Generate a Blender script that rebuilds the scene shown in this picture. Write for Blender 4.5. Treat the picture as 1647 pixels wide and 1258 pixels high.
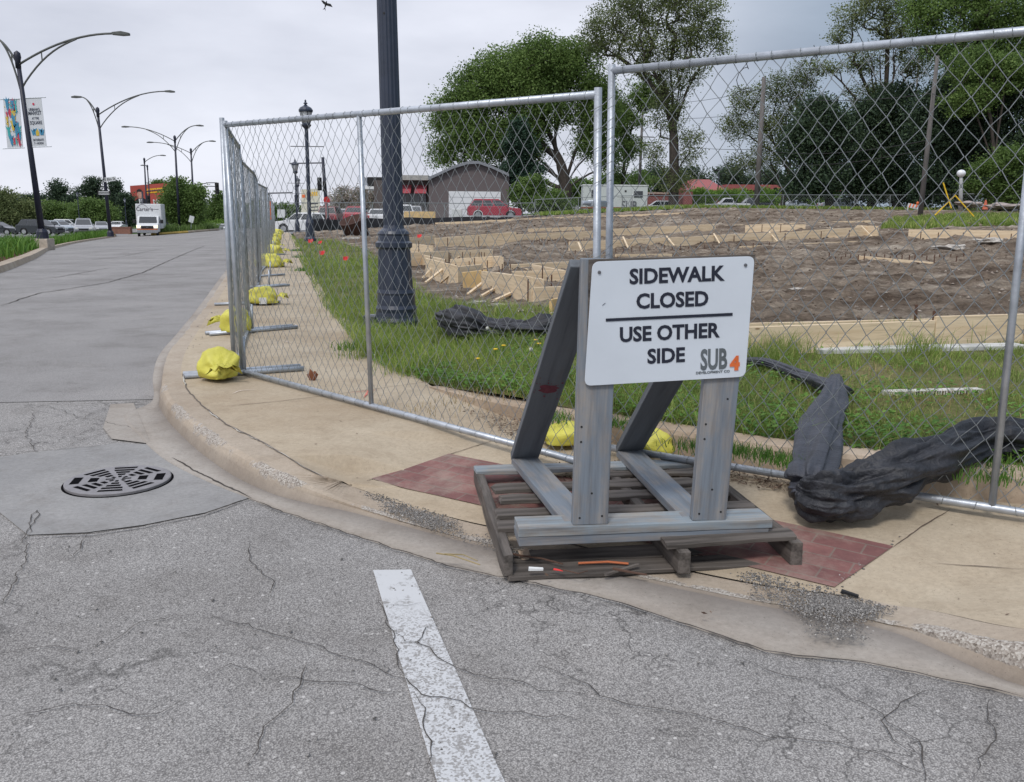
import bpy, bmesh, math, random
import numpy as np
from mathutils import Vector, Matrix, noise
from mathutils.geometry import tessellate_polygon
random.seed(7); rng = np.random.default_rng(7)
R = math.radians
sc = bpy.context.scene
for o in list(bpy.data.objects): bpy.data.objects.remove(o)
COL = sc.collection

# ------------------------------------------------------------------ camera
CH = 1.4; PITCH = R(11.5); ROLL = R(0.6)
cam = bpy.data.cameras.new('camera'); co = bpy.data.objects.new('camera', cam); COL.objects.link(co)
cam.sensor_fit = 'HORIZONTAL'; cam.sensor_width = 36; cam.lens = 36*1400/1647
cam.clip_start = .05; cam.clip_end = 5000
co.matrix_world = Matrix.Translation((0, 0, CH)) @ Matrix.Rotation(R(90)-PITCH, 4, 'X') @ Matrix.Rotation(ROLL, 4, 'Z')
sc.camera = co

# ------------------------------------------------------------------ world (overcast sky) and sun
SUN_EL, SUN_AZ = R(52), R(200)     # azimuth clockwise from +Y
w = bpy.data.worlds.new('World'); sc.world = w; w.use_nodes = True
nt = w.node_tree; nt.nodes.clear(); N = nt.nodes.new; L = nt.links.new
out = N('ShaderNodeOutputWorld'); bg = N('ShaderNodeBackground'); bg.inputs[1].default_value = .1
sky = N('ShaderNodeTexSky'); sky.sky_type = 'NISHITA'; sky.sun_disc = False
sky.sun_elevation = SUN_EL; sky.sun_rotation = SUN_AZ
tc = N('ShaderNodeTexCoord'); sep = N('ShaderNodeSeparateXYZ'); L(tc.outputs['Generated'], sep.inputs[0])
mp = N('ShaderNodeMapping'); mp.inputs['Scale'].default_value = (1, 1, 3.2); L(tc.outputs['Generated'], mp.inputs[0])
n1 = N('ShaderNodeTexNoise'); n1.inputs['Scale'].default_value = 2.6; n1.inputs['Detail'].default_value = 6; n1.inputs['Roughness'].default_value = .52
L(mp.outputs[0], n1.inputs['Vector'])
cr = N('ShaderNodeValToRGB'); e = cr.color_ramp.elements
e[0].position = .3; e[0].color = (.52, .545, .63, 1); e[1].position = .68; e[1].color = (.78, .80, .89, 1)
L(n1.outputs[0], cr.inputs[0])
# darker rain cloud towards the right
azr = N('ShaderNodeMapRange'); azr.interpolation_type = 'SMOOTHSTEP'
azr.inputs[1].default_value = .04; azr.inputs[2].default_value = .38
L(sep.outputs[0], azr.inputs[0])
dk = N('ShaderNodeMix'); dk.data_type = 'RGBA'; dk.blend_type = 'MULTIPLY'
dk.inputs[7].default_value = (.43, .51, .57, 1)
L(azr.outputs[0], dk.inputs[0]); L(cr.outputs[0], dk.inputs[6])
# overcast skies are brighter overhead
zr = N('ShaderNodeMapRange'); zr.inputs[1].default_value = .25; zr.inputs[2].default_value = 1
zr.inputs[3].default_value = 10; zr.inputs[4].default_value = 17; L(sep.outputs[2], zr.inputs[0])
ml = N('ShaderNodeVectorMath'); ml.operation = 'SCALE'; L(dk.outputs[2], ml.inputs[0]); L(zr.outputs[0], ml.inputs['Scale'])
mx = N('ShaderNodeMix'); mx.data_type = 'RGBA'; mx.inputs[0].default_value = .94
L(sky.outputs[0], mx.inputs[6]); L(ml.outputs[0], mx.inputs[7]); L(mx.outputs[2], bg.inputs[0]); L(bg.outputs[0], out.inputs[0])
sl = bpy.data.lights.new('sun', 'SUN'); sl.energy = 1.5; sl.angle = R(11); sl.color = (1, .96, .9)
so = bpy.data.objects.new('sun', sl); COL.objects.link(so)
sd = Vector((math.sin(SUN_AZ)*math.cos(SUN_EL), math.cos(SUN_AZ)*math.cos(SUN_EL), math.sin(SUN_EL)))
so.rotation_euler = sd.to_track_quat('Z', 'Y').to_euler()
sc.view_settings.view_transform = 'Standard'; sc.view_settings.look = 'None'
sc.view_settings.exposure = 0.2; sc.view_settings.gamma = 1

# ------------------------------------------------------------------ pixel <-> world
def ray(px, py):
    u = (px-823.5)/1400; v = -(py-629)/1400
    c, s = math.cos(ROLL), math.sin(ROLL)
    ru = c*u-s*v; rv = s*u+c*v
    cp, sp = math.cos(PITCH), math.sin(PITCH)
    return Vector((ru, cp+rv*sp, -sp+rv*cp))
def sm(a, b, x):
    t = min(1, max(0, (x-a)/(b-a))); return t*t*(3-2*t)
def T(x, y):
    r = math.hypot(x, y)
    return sm(10, 70, r)*(.0115*min(max(y, 0), 100)+.058*max(-57, min(15, x)))
def at(px, py, dz=0.):
    d = ray(px, py); t = .5
    while t < 1500 and CH+d.z*t > T(d.x*t, d.y*t)+dz: t *= 1.004
    lo, hi = t/1.004, t
    for i in range(16):
        m = (lo+hi)/2
        if CH+d.z*m <= T(d.x*m, d.y*m)+dz: hi = m
        else: lo = m
    return Vector((d.x*hi, d.y*hi, T(d.x*hi, d.y*hi)+dz))
def pos(px, D, dz=0.):
    d = ray(px, 355); x = d.x/d.y*D
    return Vector((x, D, T(x, D)+dz))
def ptD(px, py, D):
    d = ray(px, py); return Vector((d.x/d.y*D, D, CH+d.z/d.y*D))
def up(P, px, py): return ptD(px, py, P[1])
def onplane(px, py, P0, dr):
    d = ray(px, py); n = Vector((-dr[1], dr[0], 0)); t = n.dot(Vector(P0)-Vector((0, 0, CH)))/n.dot(d)
    return Vector((0, 0, CH))+d*t

# ------------------------------------------------------------------ materials
MATS = {}
def newmat(name):
    m = bpy.data.materials.new(name); m.use_nodes = True; nt = m.node_tree
    return m, nt, nt.nodes['Principled BSDF']
def noisenode(nt, scale, detail=4, rough=.6, vec=None):
    n = nt.nodes.new('ShaderNodeTexNoise'); n.inputs['Scale'].default_value = scale
    n.inputs['Detail'].default_value = detail; n.inputs['Roughness'].default_value = rough
    if vec is not None: nt.links.new(vec, n.inputs['Vector'])
    return n
def ramp(nt, src, stops):
    r = nt.nodes.new('ShaderNodeValToRGB'); el = r.color_ramp.elements
    while len(el) < len(stops): el.new(.5)
    for q, (p, c) in zip(el, stops): q.position = p; q.color = (*c, 1) if len(c) == 3 else c
    nt.links.new(src, r.inputs[0]); return r
def mixc(nt, fac, a, b, mode='MIX'):
    m = nt.nodes.new('ShaderNodeMix'); m.data_type = 'RGBA'; m.blend_type = mode
    for i, v in ((0, fac), (6, a), (7, b)):
        if isinstance(v, (int, float)): m.inputs[i].default_value = v
        elif isinstance(v, tuple): m.inputs[i].default_value = (*v, 1)
        else: nt.links.new(v, m.inputs[i])
    return m.outputs[2]
def bumpn(nt, h, strength, dist, b, prev=None):
    bu = nt.nodes.new('ShaderNodeBump'); bu.inputs['Strength'].default_value = strength; bu.inputs['Distance'].default_value = dist
    nt.links.new(h, bu.inputs['Height'])
    if prev is not None: nt.links.new(prev, bu.inputs['Normal'])
    nt.links.new(bu.outputs[0], b.inputs['Normal']); return bu.outputs[0]
def objco(nt, scale=(1, 1, 1), rot=(0, 0, 0)):
    t = nt.nodes.new('ShaderNodeTexCoord'); m = nt.nodes.new('ShaderNodeMapping')
    m.inputs['Scale'].default_value = scale; m.inputs['Rotation'].default_value = rot
    nt.links.new(t.outputs['Object'], m.inputs[0]); return m.outputs[0]
def simple(name, col, rough=.7, metal=0, var=.25, ns=6, bs=40, bump=.0, coat=0, stretch=(1, 1, 1), spec=.5):
    if name in MATS: return MATS[name]
    m, nt, b = newmat(name); v = objco(nt, stretch)
    n = noisenode(nt, ns, 5, .6, v)
    lo = tuple(c*(1-var) for c in col); hi = tuple(min(1, c*(1+var)) for c in col)
    r = ramp(nt, n.outputs[0], [(.3, lo), (.7, hi)])
    nt.links.new(r.outputs[0], b.inputs['Base Color'])
    b.inputs['Roughness'].default_value = rough; b.inputs['Metallic'].default_value = metal
    b.inputs['Coat Weight'].default_value = coat; b.inputs['Specular IOR Level'].default_value = spec
    if bump: bumpn(nt, noisenode(nt, bs, 4, .6, v).outputs[0], bump, .01, b)
    MATS[name] = m; return m

def asphalt(name, base, dark, light, crack=True, speck=260):
    m, nt, b = newmat(name); v = objco(nt)
    big = noisenode(nt, .55, 5, .6, v)
    vo = nt.nodes.new('ShaderNodeTexVoronoi'); vo.inputs['Scale'].default_value = speck*.55; nt.links.new(v, vo.inputs['Vector'])
    stone = ramp(nt, vo.outputs['Color'], [(.08, dark), (.45, base), (.93, light)])
    edge = ramp(nt, vo.outputs['Distance'], [(.35, (1, 1, 1)), (.75, (.55, .55, .56))])
    c = mixc(nt, 1., stone.outputs[0], edge.outputs[0], 'MULTIPLY')
    bigr = ramp(nt, big.outputs[0], [(.3, (.78, .77, .76)), (.52, (1., 1., 1.)), (.72, (1.14, 1.13, 1.12))])
    c = mixc(nt, 1., c, bigr.outputs[0], 'MULTIPLY')
    st = ramp(nt, noisenode(nt, 1.7, 6, .7, v).outputs[0], [(.36, (.78, .77, .76)), (.5, (1, 1, 1))])
    c = mixc(nt, .7, c, st.outputs[0], 'MULTIPLY')
    v2_ = nt.nodes.new('ShaderNodeTexVoronoi'); v2_.inputs['Scale'].default_value = 48; nt.links.new(v, v2_.inputs['Vector'])
    bs_ = ramp(nt, v2_.outputs['Color'], [(.80, (0, 0, 0)), (.86, (1, 1, 1))]); bd_ = ramp(nt, v2_.outputs['Distance'], [(.22, (1, 1, 1)), (.34, (0, 0, 0))])
    c = mixc(nt, mixc(nt, 1., bs_.outputs[0], bd_.outputs[0], 'MULTIPLY'), c, tuple(q*1.02 for q in light) if crack else base)
    oil = ramp(nt, noisenode(nt, 2.9, 3, .5, v).outputs[0], [(.66, (1, 1, 1)), (.78, (.72, .71, .70))]); c = mixc(nt, 1., c, oil.outputs[0], 'MULTIPLY')
    if crack:
        dv = noisenode(nt, 1.3, 5, .65, v); ad = nt.nodes.new('ShaderNodeVectorMath'); ad.operation = 'MULTIPLY_ADD'
        nt.links.new(dv.outputs['Color'], ad.inputs[0]); ad.inputs[1].default_value = (.9, .9, .9); nt.links.new(v, ad.inputs[2])
        for sc_, wd, thr in ((.55, .010, .0), (3.1, .022, .50)):
            vc = nt.nodes.new('ShaderNodeTexVoronoi'); vc.feature = 'DISTANCE_TO_EDGE'; vc.inputs['Scale'].default_value = sc_
            nt.links.new(ad.outputs[0], vc.inputs['Vector'])
            k = ramp(nt, vc.outputs['Distance'], [(0, (.0, .0, .0)), (wd*.35, (.15, .15, .15)), (wd, (1, 1, 1))])
            if thr:
                ar = ramp(nt, noisenode(nt, .5, 2, .5, v).outputs[0], [(thr, (0, 0, 0)), (thr+.08, (1, 1, 1))])
                kk = mixc(nt, ar.outputs[0], (1., 1., 1.), k.outputs[0])
            else:
                ar = ramp(nt, noisenode(nt, .9, 3, .5, v).outputs[0], [(.42, (0, 0, 0)), (.6, (.8, .8, .8))])
                kk = mixc(nt, ar.outputs[0], (1., 1., 1.), k.outputs[0])
            c = mixc(nt, .5, c, kk, 'MULTIPLY')
    nt.links.new(c, b.inputs['Base Color']); b.inputs['Roughness'].default_value = .9
    b.inputs['Specular IOR Level'].default_value = .25
    p = bumpn(nt, vo.outputs['Distance'], .35, .004, b)
    bumpn(nt, big.outputs[0], .3, .05, b, p)
    MATS[name] = m; return m
A_OLD = asphalt('asphalt_worn', (.312, .298, .284), (.20, .19, .18), (.47, .452, .43), speck=400)
A_NEW = asphalt('asphalt_smooth', (.315, .303, .292), (.255, .245, .238), (.375, .36, .348), crack=False, speck=420)

def concrete(name, col, stain=(.8, .74, .68), agg=0.):
    m, nt, b = newmat(name); v = objco(nt)
    a = noisenode(nt, .8, 6, .65, v); f = noisenode(nt, 45, 4, .7, v); g = noisenode(nt, 5, 5, .7, v)
    c = mixc(nt, 1., col, ramp(nt, a.outputs[0], [(.3, stain), (.65, (1.08, 1.08, 1.08))]).outputs[0], 'MULTIPLY')
    c = mixc(nt, 1., c, ramp(nt, f.outputs[0], [(.3, (.88, .88, .88)), (.7, (1.1, 1.1, 1.1))]).outputs[0], 'MULTIPLY')
    c = mixc(nt, .8, c, ramp(nt, g.outputs[0], [(.3, (.82, .8, .78)), (.5, (1, 1, 1))]).outputs[0], 'MULTIPLY')
    sp = noisenode(nt, 130, 2, .5, v)
    c = mixc(nt, .8, c, ramp(nt, sp.outputs[0], [(.27, (.5, .48, .46)), (.34, (1, 1, 1))]).outputs[0], 'MULTIPLY')
    h = f.outputs[0]
    if agg:
        vo = nt.nodes.new('ShaderNodeTexVoronoi'); vo.inputs['Scale'].default_value = 150; nt.links.new(v, vo.inputs['Vector'])
        at_ = nt.nodes.new('ShaderNodeAttribute'); at_.attribute_name = 'nose'
        fsum = mixc(nt, .36, noisenode(nt, 1.5, 6, .75, v).outputs['Color'], at_.outputs['Color'])
        pat = ramp(nt, fsum, [(agg, (0, 0, 0)), (agg+.02, (1, 1, 1))])
        sc2 = ramp(nt, vo.outputs['Color'], [(.1, (.17, .145, .12)), (.5, (.34, .30, .26)), (.9, (.5, .47, .42))])
        c = mixc(nt, pat.outputs[0], c, sc2.outputs[0])
        h = mixc(nt, pat.outputs[0], f.outputs[0], vo.outputs['Distance'])
    if name in ('concrete_gutter', 'concrete_kerb'):
        at_ = nt.nodes.new('ShaderNodeAttribute'); at_.attribute_name = 'nose' if 'gutter' in name else 'face_dark'
        fs = mixc(nt, .5, noisenode(nt, 2.2, 5, .7, v).outputs['Color'], at_.outputs['Color'])
        gr = ramp(nt, fs, [(.38, (0, 0, 0)), (.75, (.65, .65, .65))]); c = mixc(nt, gr.outputs[0], c, (.16, .14, .125))
    nt.links.new(c, b.inputs['Base Color']); b.inputs['Roughness'].default_value = .88; b.inputs['Specular IOR Level'].default_value = .3
    bumpn(nt, h, .4, .006, b)
    MATS[name] = m; return m
C_WALK = concrete('concrete_walk', (.435, .368, .275))
C_KERB = concrete('concrete_kerb', (.40, .342, .275), agg=.66)
C_GUT = concrete('concrete_gutter', (.34, .312, .28), (.72, .68, .64))
C_PATCH = concrete('concrete_patch', (.285, .277, .268), (.66, .67, .69))
C_IN = concrete('concrete_lawn_kerb', (.45, .365, .28), (.62, .56, .5))

def brickmat():
    m, nt, b = newmat('brick_paver'); v = objco(nt, (1, 1, 1), (0, 0, -PAV_ROT))
    br = nt.nodes.new('ShaderNodeTexBrick'); nt.links.new(v, br.inputs['Vector'])
    br.inputs['Scale'].default_value = 1; br.inputs['Mortar Size'].default_value = .004; br.inputs['Brick Width'].default_value = .20
    br.inputs['Row Height'].default_value = .10; br.offset = 0.5
    br.inputs['Color1'].default_value = (.225, .10, .088, 1); br.inputs['Color2'].default_value = (.165, .072, .066, 1); br.inputs['Mortar'].default_value = (.19, .14, .115, 1)
    c = mixc(nt, 1., br.outputs[0], ramp(nt, noisenode(nt, 9, 6, .7, v).outputs[0], [(.3, (.7, .7, .72)), (.7, (1.2, 1.2, 1.2))]).outputs[0], 'MULTIPLY')
    dirt = ramp(nt, noisenode(nt, 3.5, 6, .75, v).outputs[0], [(.46, (0, 0, 0)), (.66, (.55, .55, .55))])
    c = mixc(nt, dirt.outputs[0], c, (.33, .27, .22))
    nt.links.new(c, b.inputs['Base Color']); b.inputs['Roughness'].default_value = .85
    bumpn(nt, br.outputs['Fac'], -.5, .006, b); return m

def dirtmat():
    m, nt, b = newmat('bare_dirt'); v = objco(nt)
    a = noisenode(nt, .35, 6, .7, objco(nt, (1, 2.4, 1))); f = noisenode(nt, 4.5, 9, .78, v); g = noisenode(nt, 22, 5, .7, v)
    c = ramp(nt, a.outputs[0], [(.36, (.095, .068, .049)), (.48, (.205, .16, .12)), (.56, (.28, .23, .178)), (.66, (.41, .355, .29))]).outputs[0]
    c = mixc(nt, 1., c, ramp(nt, f.outputs[0], [(.3, (.38, .36, .34)), (.52, (1, 1, 1)), (.75, (1.6, 1.6, 1.6))]).outputs[0], 'MULTIPLY')
    c = mixc(nt, 1., c, ramp(nt, g.outputs[0], [(.3, (.7, .7, .7)), (.7, (1.25, 1.25, 1.25))]).outputs[0], 'MULTIPLY')
    nt.links.new(c, b.inputs['Base Color']); b.inputs['Roughness'].default_value = .95; b.inputs['Specular IOR Level'].default_value = .15
    p = bumpn(nt, f.outputs[0], .9, .12, b); bumpn(nt, g.outputs[0], .6, .02, b, p); return m
DIRT = dirtmat()
def soil(name, c1, c2, c3):
    m, nt, b = newmat(name); v = objco(nt)
    c = ramp(nt, noisenode(nt, 1.2, 7, .7, v).outputs[0], [(.3, c1), (.5, c2), (.72, c3)]).outputs[0]
    c = mixc(nt, 1., c, ramp(nt, noisenode(nt, 30, 5, .7, v).outputs[0], [(.3, (.6, .6, .6)), (.7, (1.3, 1.3, 1.3))]).outputs[0], 'MULTIPLY')
    nt.links.new(c, b.inputs['Base Color']); b.inputs['Roughness'].default_value = .95; b.inputs['Specular IOR Level'].default_value = .1
    bumpn(nt, noisenode(nt, 18, 5, .7, v).outputs[0], .8, .03, b); return m
LAWN = soil('lawn_soil', (.085, .085, .035), (.13, .14, .05), (.21, .17, .095))
FIELD = soil('far_ground', (.045, .08, .025), (.06, .10, .03), (.09, .11, .045))

def leafmat(name, c1, c2, c3, trans=.3, ns=.6):
    m, nt, b = newmat(name); v = objco(nt); g = nt.nodes.new('ShaderNodeNewGeometry')
    r = ramp(nt, g.outputs['Random Per Island'], [(0, c1), (.5, c2), (1, c3)])
    c = mixc(nt, 1., r.outputs[0], ramp(nt, noisenode(nt, ns, 3, .6, v).outputs[0], [(.35, (.72, .75, .7)), (.65, (1.25, 1.2, 1.1))]).outputs[0], 'MULTIPLY')
    nt.links.new(c, b.inputs['Base Color']); b.inputs['Roughness'].default_value = .6; b.inputs['Specular IOR Level'].default_value = .25
    tr = nt.nodes.new('ShaderNodeBsdfTranslucent'); nt.links.new(c, tr.inputs[0]); ms = nt.nodes.new('ShaderNodeMixShader'); ms.inputs[0].default_value = trans
    o = nt.nodes['Material Output']; nt.links.new(b.outputs[0], ms.inputs[1]); nt.links.new(tr.outputs[0], ms.inputs[2]); nt.links.new(ms.outputs[0], o.inputs[0])
    return m
GRASS = leafmat('grass_blades', (.14, .22, .04), (.215, .32, .07), (.40, .42, .17), .4, .9)
CLOVER = leafmat('clover', (.07, .15, .03), (.10, .22, .04), (.15, .28, .05), .3, 2)
STRAW = leafmat('dry_straw', (.30, .23, .12), (.40, .32, .18), (.2, .15, .08), .2, 2)
LF_GREEN = leafmat('leaf_green', (.085, .145, .042), (.135, .215, .062), (.19, .28, .09), .4, .2)  # lighter and greyer green, distance haze mixed into the colour
LF_DARK = leafmat('leaf_dark', (.038, .062, .046), (.058, .095, .06), (.09, .14, .075), .35, .12)  # bluish cast is atmospheric haze put into the leaf colour
LF_OLIVE = leafmat('leaf_olive', (.105, .14, .06), (.16, .20, .085), (.22, .26, .12), .45, .12)
LF_LIGHT = leafmat('leaf_light', (.10, .19, .03), (.15, .26, .05), (.2, .32, .07), .35, .2)
LF_SPRUCE = leafmat('leaf_spruce', (.018, .045, .03), (.035, .075, .05), (.06, .105, .07), .15, .2)
LF_BLOSSOM = leafmat('blossom', (.35, .28, .27), (.5, .43, .42), (.16, .2, .1), .3, .3)
BARK = simple('bark', (.055, .045, .038), .95, var=.4, ns=8, bump=.8, bs=14, stretch=(1, 1, .3))

GALV = simple('galvanised_pipe', (.42, .45, .49), .42, .55, .22, ns=9, bump=.15, bs=60)
WIRE = simple('galvanised_wire', (.28, .30, .31), .5, .45, .25, ns=30)
POLE = simple('navy_pole_paint', (.022, .03, .052), .38, 0, .2, coat=.15)
POLEF = simple('navy_pole_paint_far', (.015, .017, .035), .5)
ARM = simple('grey_arm_paint', (.10, .105, .10), .5)
YEL = simple('yellow_bag', (.58, .54, .085), .55, 0, .2, ns=7, bump=1., bs=16)
WHITE = simple('white_plastic', (.72, .73, .72), .45, var=.04)
BLACKP = simple('black_fabric', (.02, .021, .026), .55, var=.5, ns=8, bump=1., bs=38)
TARPG = simple('grey_woven_fabric', (.04, .043, .055), .55, var=.45, ns=9, bump=.9, bs=45)
BLK = simple('black_matte', (.012, .012, .013), .7)
HOLE = simple('drain_dark', (.004, .004, .005), 1, spec=.05)
IRON = simple('cast_iron', (.23, .22, .225), .55, .2, .15, ns=20, bump=.2)
RUST = simple('rusty_rebar', (.10, .05, .032), .9, var=.4, ns=20)
GLASS = simple('window_glass', (.02, .025, .028), .06, var=.1, spec=.8)
RUBBER = simple('tyre_rubber', (.015, .015, .016), .8)
RIM = simple('alloy_rim', (.4, .41, .42), .35, .6)
CHROME = simple('bumper_grey', (.09, .09, .095), .5)
REDL = simple('red_lens', (.4, .02, .02), .3)
HEADL = simple('clear_lens', (.75, .75, .72), .15)
ORANGE = simple('orange_plastic', (.75, .16, .04), .5)
REDF = simple('red_flag', (.75, .05, .05), .6)
def lit(name, col, s):
    m, nt, b = newmat(name); b.inputs['Base Color'].default_value = (*col, 1); b.inputs['Emission Color'].default_value = (*col, 1); b.inputs['Emission Strength'].default_value = s; return m
LAMPW = lit('lit_headlamp', (1, .72, .4), 2.2); SIGR = lit('lit_signal', (1, .04, .08), 1.6)

def woodmat(name, base, dark, axis=0, gs=1., paint=None, wear=.6, rough=.75):
    m, nt, b = newmat(name)
    s = [26*gs]*3; s[axis] = 1.6*gs
    v = objco(nt, tuple(s))
    n = noisenode(nt, 1.0, 6, .65, v); n2 = noisenode(nt, 3.2, 4, .6, v)
    c = ramp(nt, n.outputs[0], [(.3, dark), (.6, base)]).outputs[0]
    c = mixc(nt, .6, c, ramp(nt, n2.outputs[0], [(.33, (.62, .6, .58)), (.5, (1.05, 1.05, 1.05))]).outputs[0], 'MULTIPLY')
    v2 = objco(nt)
    vo = nt.nodes.new('ShaderNodeTexVoronoi'); vo.inputs['Scale'].default_value = 4; nt.links.new(objco(nt, tuple(.45 if i == axis else 1.3 for i in range(3))), vo.inputs['Vector'])
    c = mixc(nt, .8, c, ramp(nt, vo.outputs['Distance'], [(.03, (.3, .2, .13)), (.06, (1, 1, 1))]).outputs[0], 'MULTIPLY')
    if paint:
        a = noisenode(nt, 3.0, 6, .7, v2); fa = mixc(nt, .45, a.outputs['Color'], n.outputs['Color'])
        f = ramp(nt, fa, [(wear-.07, (0, 0, 0)), (wear+.05, (1, 1, 1))])
        pc = mixc(nt, 1., paint, ramp(nt, n.outputs[0], [(.3, (.68, .68, .68)), (.45, (.92, .92, .92)), (.6, (1.08, 1.08, 1.08))]).outputs[0], 'MULTIPLY')
        c = mixc(nt, f.outputs[0], pc, c)
    nt.links.new(c, b.inputs['Base Color']); b.inputs['Roughness'].default_value = rough; b.inputs['Specular IOR Level'].default_value = .3
    bumpn(nt, n.outputs[0], .5, .004, b)
    return m
W_GREY = woodmat('grey_painted_wood', (.30, .27, .24), (.17, .15, .14), 0, 1, (.185, .212, .245), .545)
W_SHADED = woodmat('shaded_painted_wood', (.15, .145, .14), (.085, .085, .09), 0, 1, (.135, .147, .163), .6)  # darker copy of the stand's grey: underside shade of the braces in the colour
W_OLD = woodmat('weathered_wood', (.14, .122, .108), (.035, .03, .026), 0, 1)
W_OLDTOP = woodmat('weathered_painted_wood', (.33, .30, .26), (.13, .11, .1), 0, 1, (.24, .28, .31), .53)
W_NEW = woodmat('new_pine', (.70, .57, .40), (.58, .44, .28), 0, .5)
W_OSB = simple('plywood_yellow', (.62, .43, .20), .7, var=.22, ns=4)
W_POLE = simple('utility_pole_wood', (.13, .12, .115), .9, var=.3, stretch=(1, 1, .2))

# ------------------------------------------------------------------ mesh helpers
class MB:
    def __init__(s): s.v = []; s.f = []
    def add(s, vs, fs):
        o = len(s.v); s.v += [tuple(p) for p in vs]; s.f += [tuple(i+o for i in f) for f in fs]; return s
    def box(s, c, d, M=None):
        x, y, z = d[0]/2, d[1]/2, d[2]/2
        vs = [Vector((i, j, k)) for i in (-x, x) for j in (-y, y) for k in (-z, z)]
        c = Vector(c); vs = [(M @ p if M else p)+c for p in vs]
        return s.add(vs, [(0, 1, 3, 2), (4, 6, 7, 5), (0, 4, 5, 1), (2, 3, 7, 6), (0, 2, 6, 4), (1, 5, 7, 3)])
    def bar(s, a, b, wdt, th, upv=(0, 0, 1)):
        """board from a to b: wdt across (perpendicular to upv), th along upv"""
        a, b = Vector(a), Vector(b); x = (b-a).normalized(); u = Vector(upv); y = u.cross(x).normalized(); z = x.cross(y)
        M = Matrix((x, y, z)).transposed()
        return s.box((a+b)/2, ((b-a).length, wdt, th), M)
    def tube(s, pts, r, n=8, caps=True):
        pts = [Vector(p) for p in pts]; rr = r if isinstance(r, (list, tuple)) else [r]*len(pts)
        vs = []; fs = []; ref = None
        for i, p in enumerate(pts):
            d = (pts[min(i+1, len(pts)-1)]-pts[max(i-1, 0)]).normalized()
            if ref is None: ref = Vector((0, 0, 1)) if abs(d.z) < .9 else Vector((1, 0, 0))
            y = ref.cross(d)
            if y.length < 1e-4: y = Vector((0, 1, 0)).cross(d)
            y.normalize(); z = d.cross(y); ref = z
            for k in range(n):
                a = 2*math.pi*k/n; vs.append(p+(y*math.cos(a)+z*math.sin(a))*rr[i])
        for i in range(len(pts)-1):
            for k in range(n):
                a = i*n+k; b = i*n+(k+1) % n; fs.append((a, b, b+n, a+n))
        if caps: fs.append(tuple(range(n))[::-1]); fs.append(tuple((len(pts)-1)*n+k for k in range(n)))
        return s.add(vs, fs)
    def lathe(s, prof, c=(0, 0, 0), n=16):
        c = Vector(c); vs = []; fs = []
        for r, z in prof:
            for k in range(n):
                a = 2*math.pi*k/n; vs.append(c+Vector((r*math.cos(a), r*math.sin(a), z)))
        for i in range(len(prof)-1):
            for k in range(n):
                a = i*n+k; b = i*n+(k+1) % n; fs.append((a, b, b+n, a+n))
        fs.append(tuple(range(n))[::-1]); fs.append(tuple((len(prof)-1)*n+k for k in range(n)))
        return s.add(vs, fs)
    def prism(s, poly, M, th):
        """poly 2D (x,y) in matrix M's plane, extruded by th along its z"""
        n = len(poly); vs = [M @ Vector((p[0], p[1], 0)) for p in poly]+[M @ Vector((p[0], p[1], th)) for p in poly]
        fs = [(i, (i+1) % n, (i+1) % n+n, i+n) for i in range(n)]
        tri = tessellate_polygon([[Vector((p[0], p[1], 0)) for p in poly]])
        for t in tri: fs.append(tuple(t)); fs.append(tuple(i+n for i in t))
        return s.add(vs, fs)
    def build(s, name, m, parent=None, smooth=False, bevel=0, loc=None, bseg=2, sub=0):
        me = bpy.data.meshes.new(name); vs = s.v
        if loc is not None: lo = Vector(loc); vs = [tuple(Vector(p)-lo) for p in vs]
        me.from_pydata(vs, [], s.f); me.validate()
        bm = bmesh.new(); bm.from_mesh(me); bmesh.ops.recalc_face_normals(bm, faces=bm.faces); bm.to_mesh(me); bm.free()
        o = bpy.data.objects.new(name, me); COL.objects.link(o)
        if m: me.materials.append(m)
        if loc is not None: o.location = loc
        if parent: o.parent = parent
        if smooth: me.polygons.foreach_set('use_smooth', [True]*len(me.polygons))
        if bevel:
            b = o.modifiers.new('bevel', 'BEVEL'); b.width = bevel; b.segments = bseg; b.limit_method = 'ANGLE'; b.angle_limit = R(40)
        if sub: ss = o.modifiers.new('sub', 'SUBSURF'); ss.levels = sub; ss.render_levels = sub
        return o
def npmesh(name, V, F, m, parent=None, smooth=False):
    """V (n,3); F (k,4) or (k,3) ints"""
    me = bpy.data.meshes.new(name); V = np.asarray(V, np.float32); F = np.asarray(F, np.int32); k, c = F.shape
    me.vertices.add(len(V)); me.vertices.foreach_set('co', V.ravel())
    me.loops.add(k*c); me.loops.foreach_set('vertex_index', F.ravel())
    me.polygons.add(k); me.polygons.foreach_set('loop_start', np.arange(k, dtype=np.int32)*c)
    me.polygons.foreach_set('loop_total', np.full(k, c, np.int32))
    if smooth: me.polygons.foreach_set('use_smooth', np.ones(k, bool))
    me.update(calc_edges=True); me.materials.append(m)
    o = bpy.data.objects.new(name, me); COL.objects.link(o)
    if parent: o.parent = parent
    return o
def tag(o, label, cat, group=None):
    o['label'] = label; o['category'] = cat
    if group: o['group'] = group
    return o
def thing(name, label, cat, loc=(0, 0, 0), rz=0, group=None):
    o = bpy.data.objects.new(name, None); COL.objects.link(o); o.location = loc; o.rotation_euler = (0, 0, rz); o.empty_display_size = .1
    return tag(o, label, cat, group)
def struct(o, kind='structure'): o['kind'] = kind; return o
def dup(root, loc=None, rz=None, label=None):
    r = root.copy(); COL.objects.link(r)
    if loc is not None: r.location = loc
    if rz is not None: r.rotation_euler = (0, 0, rz)
    if label: r['label'] = label
    for ch in list(root.children):
        c = ch.copy(); COL.objects.link(c); c.parent = r
        for g in list(ch.children):
            d = g.copy(); COL.objects.link(d); d.parent = c
    return r
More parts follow.
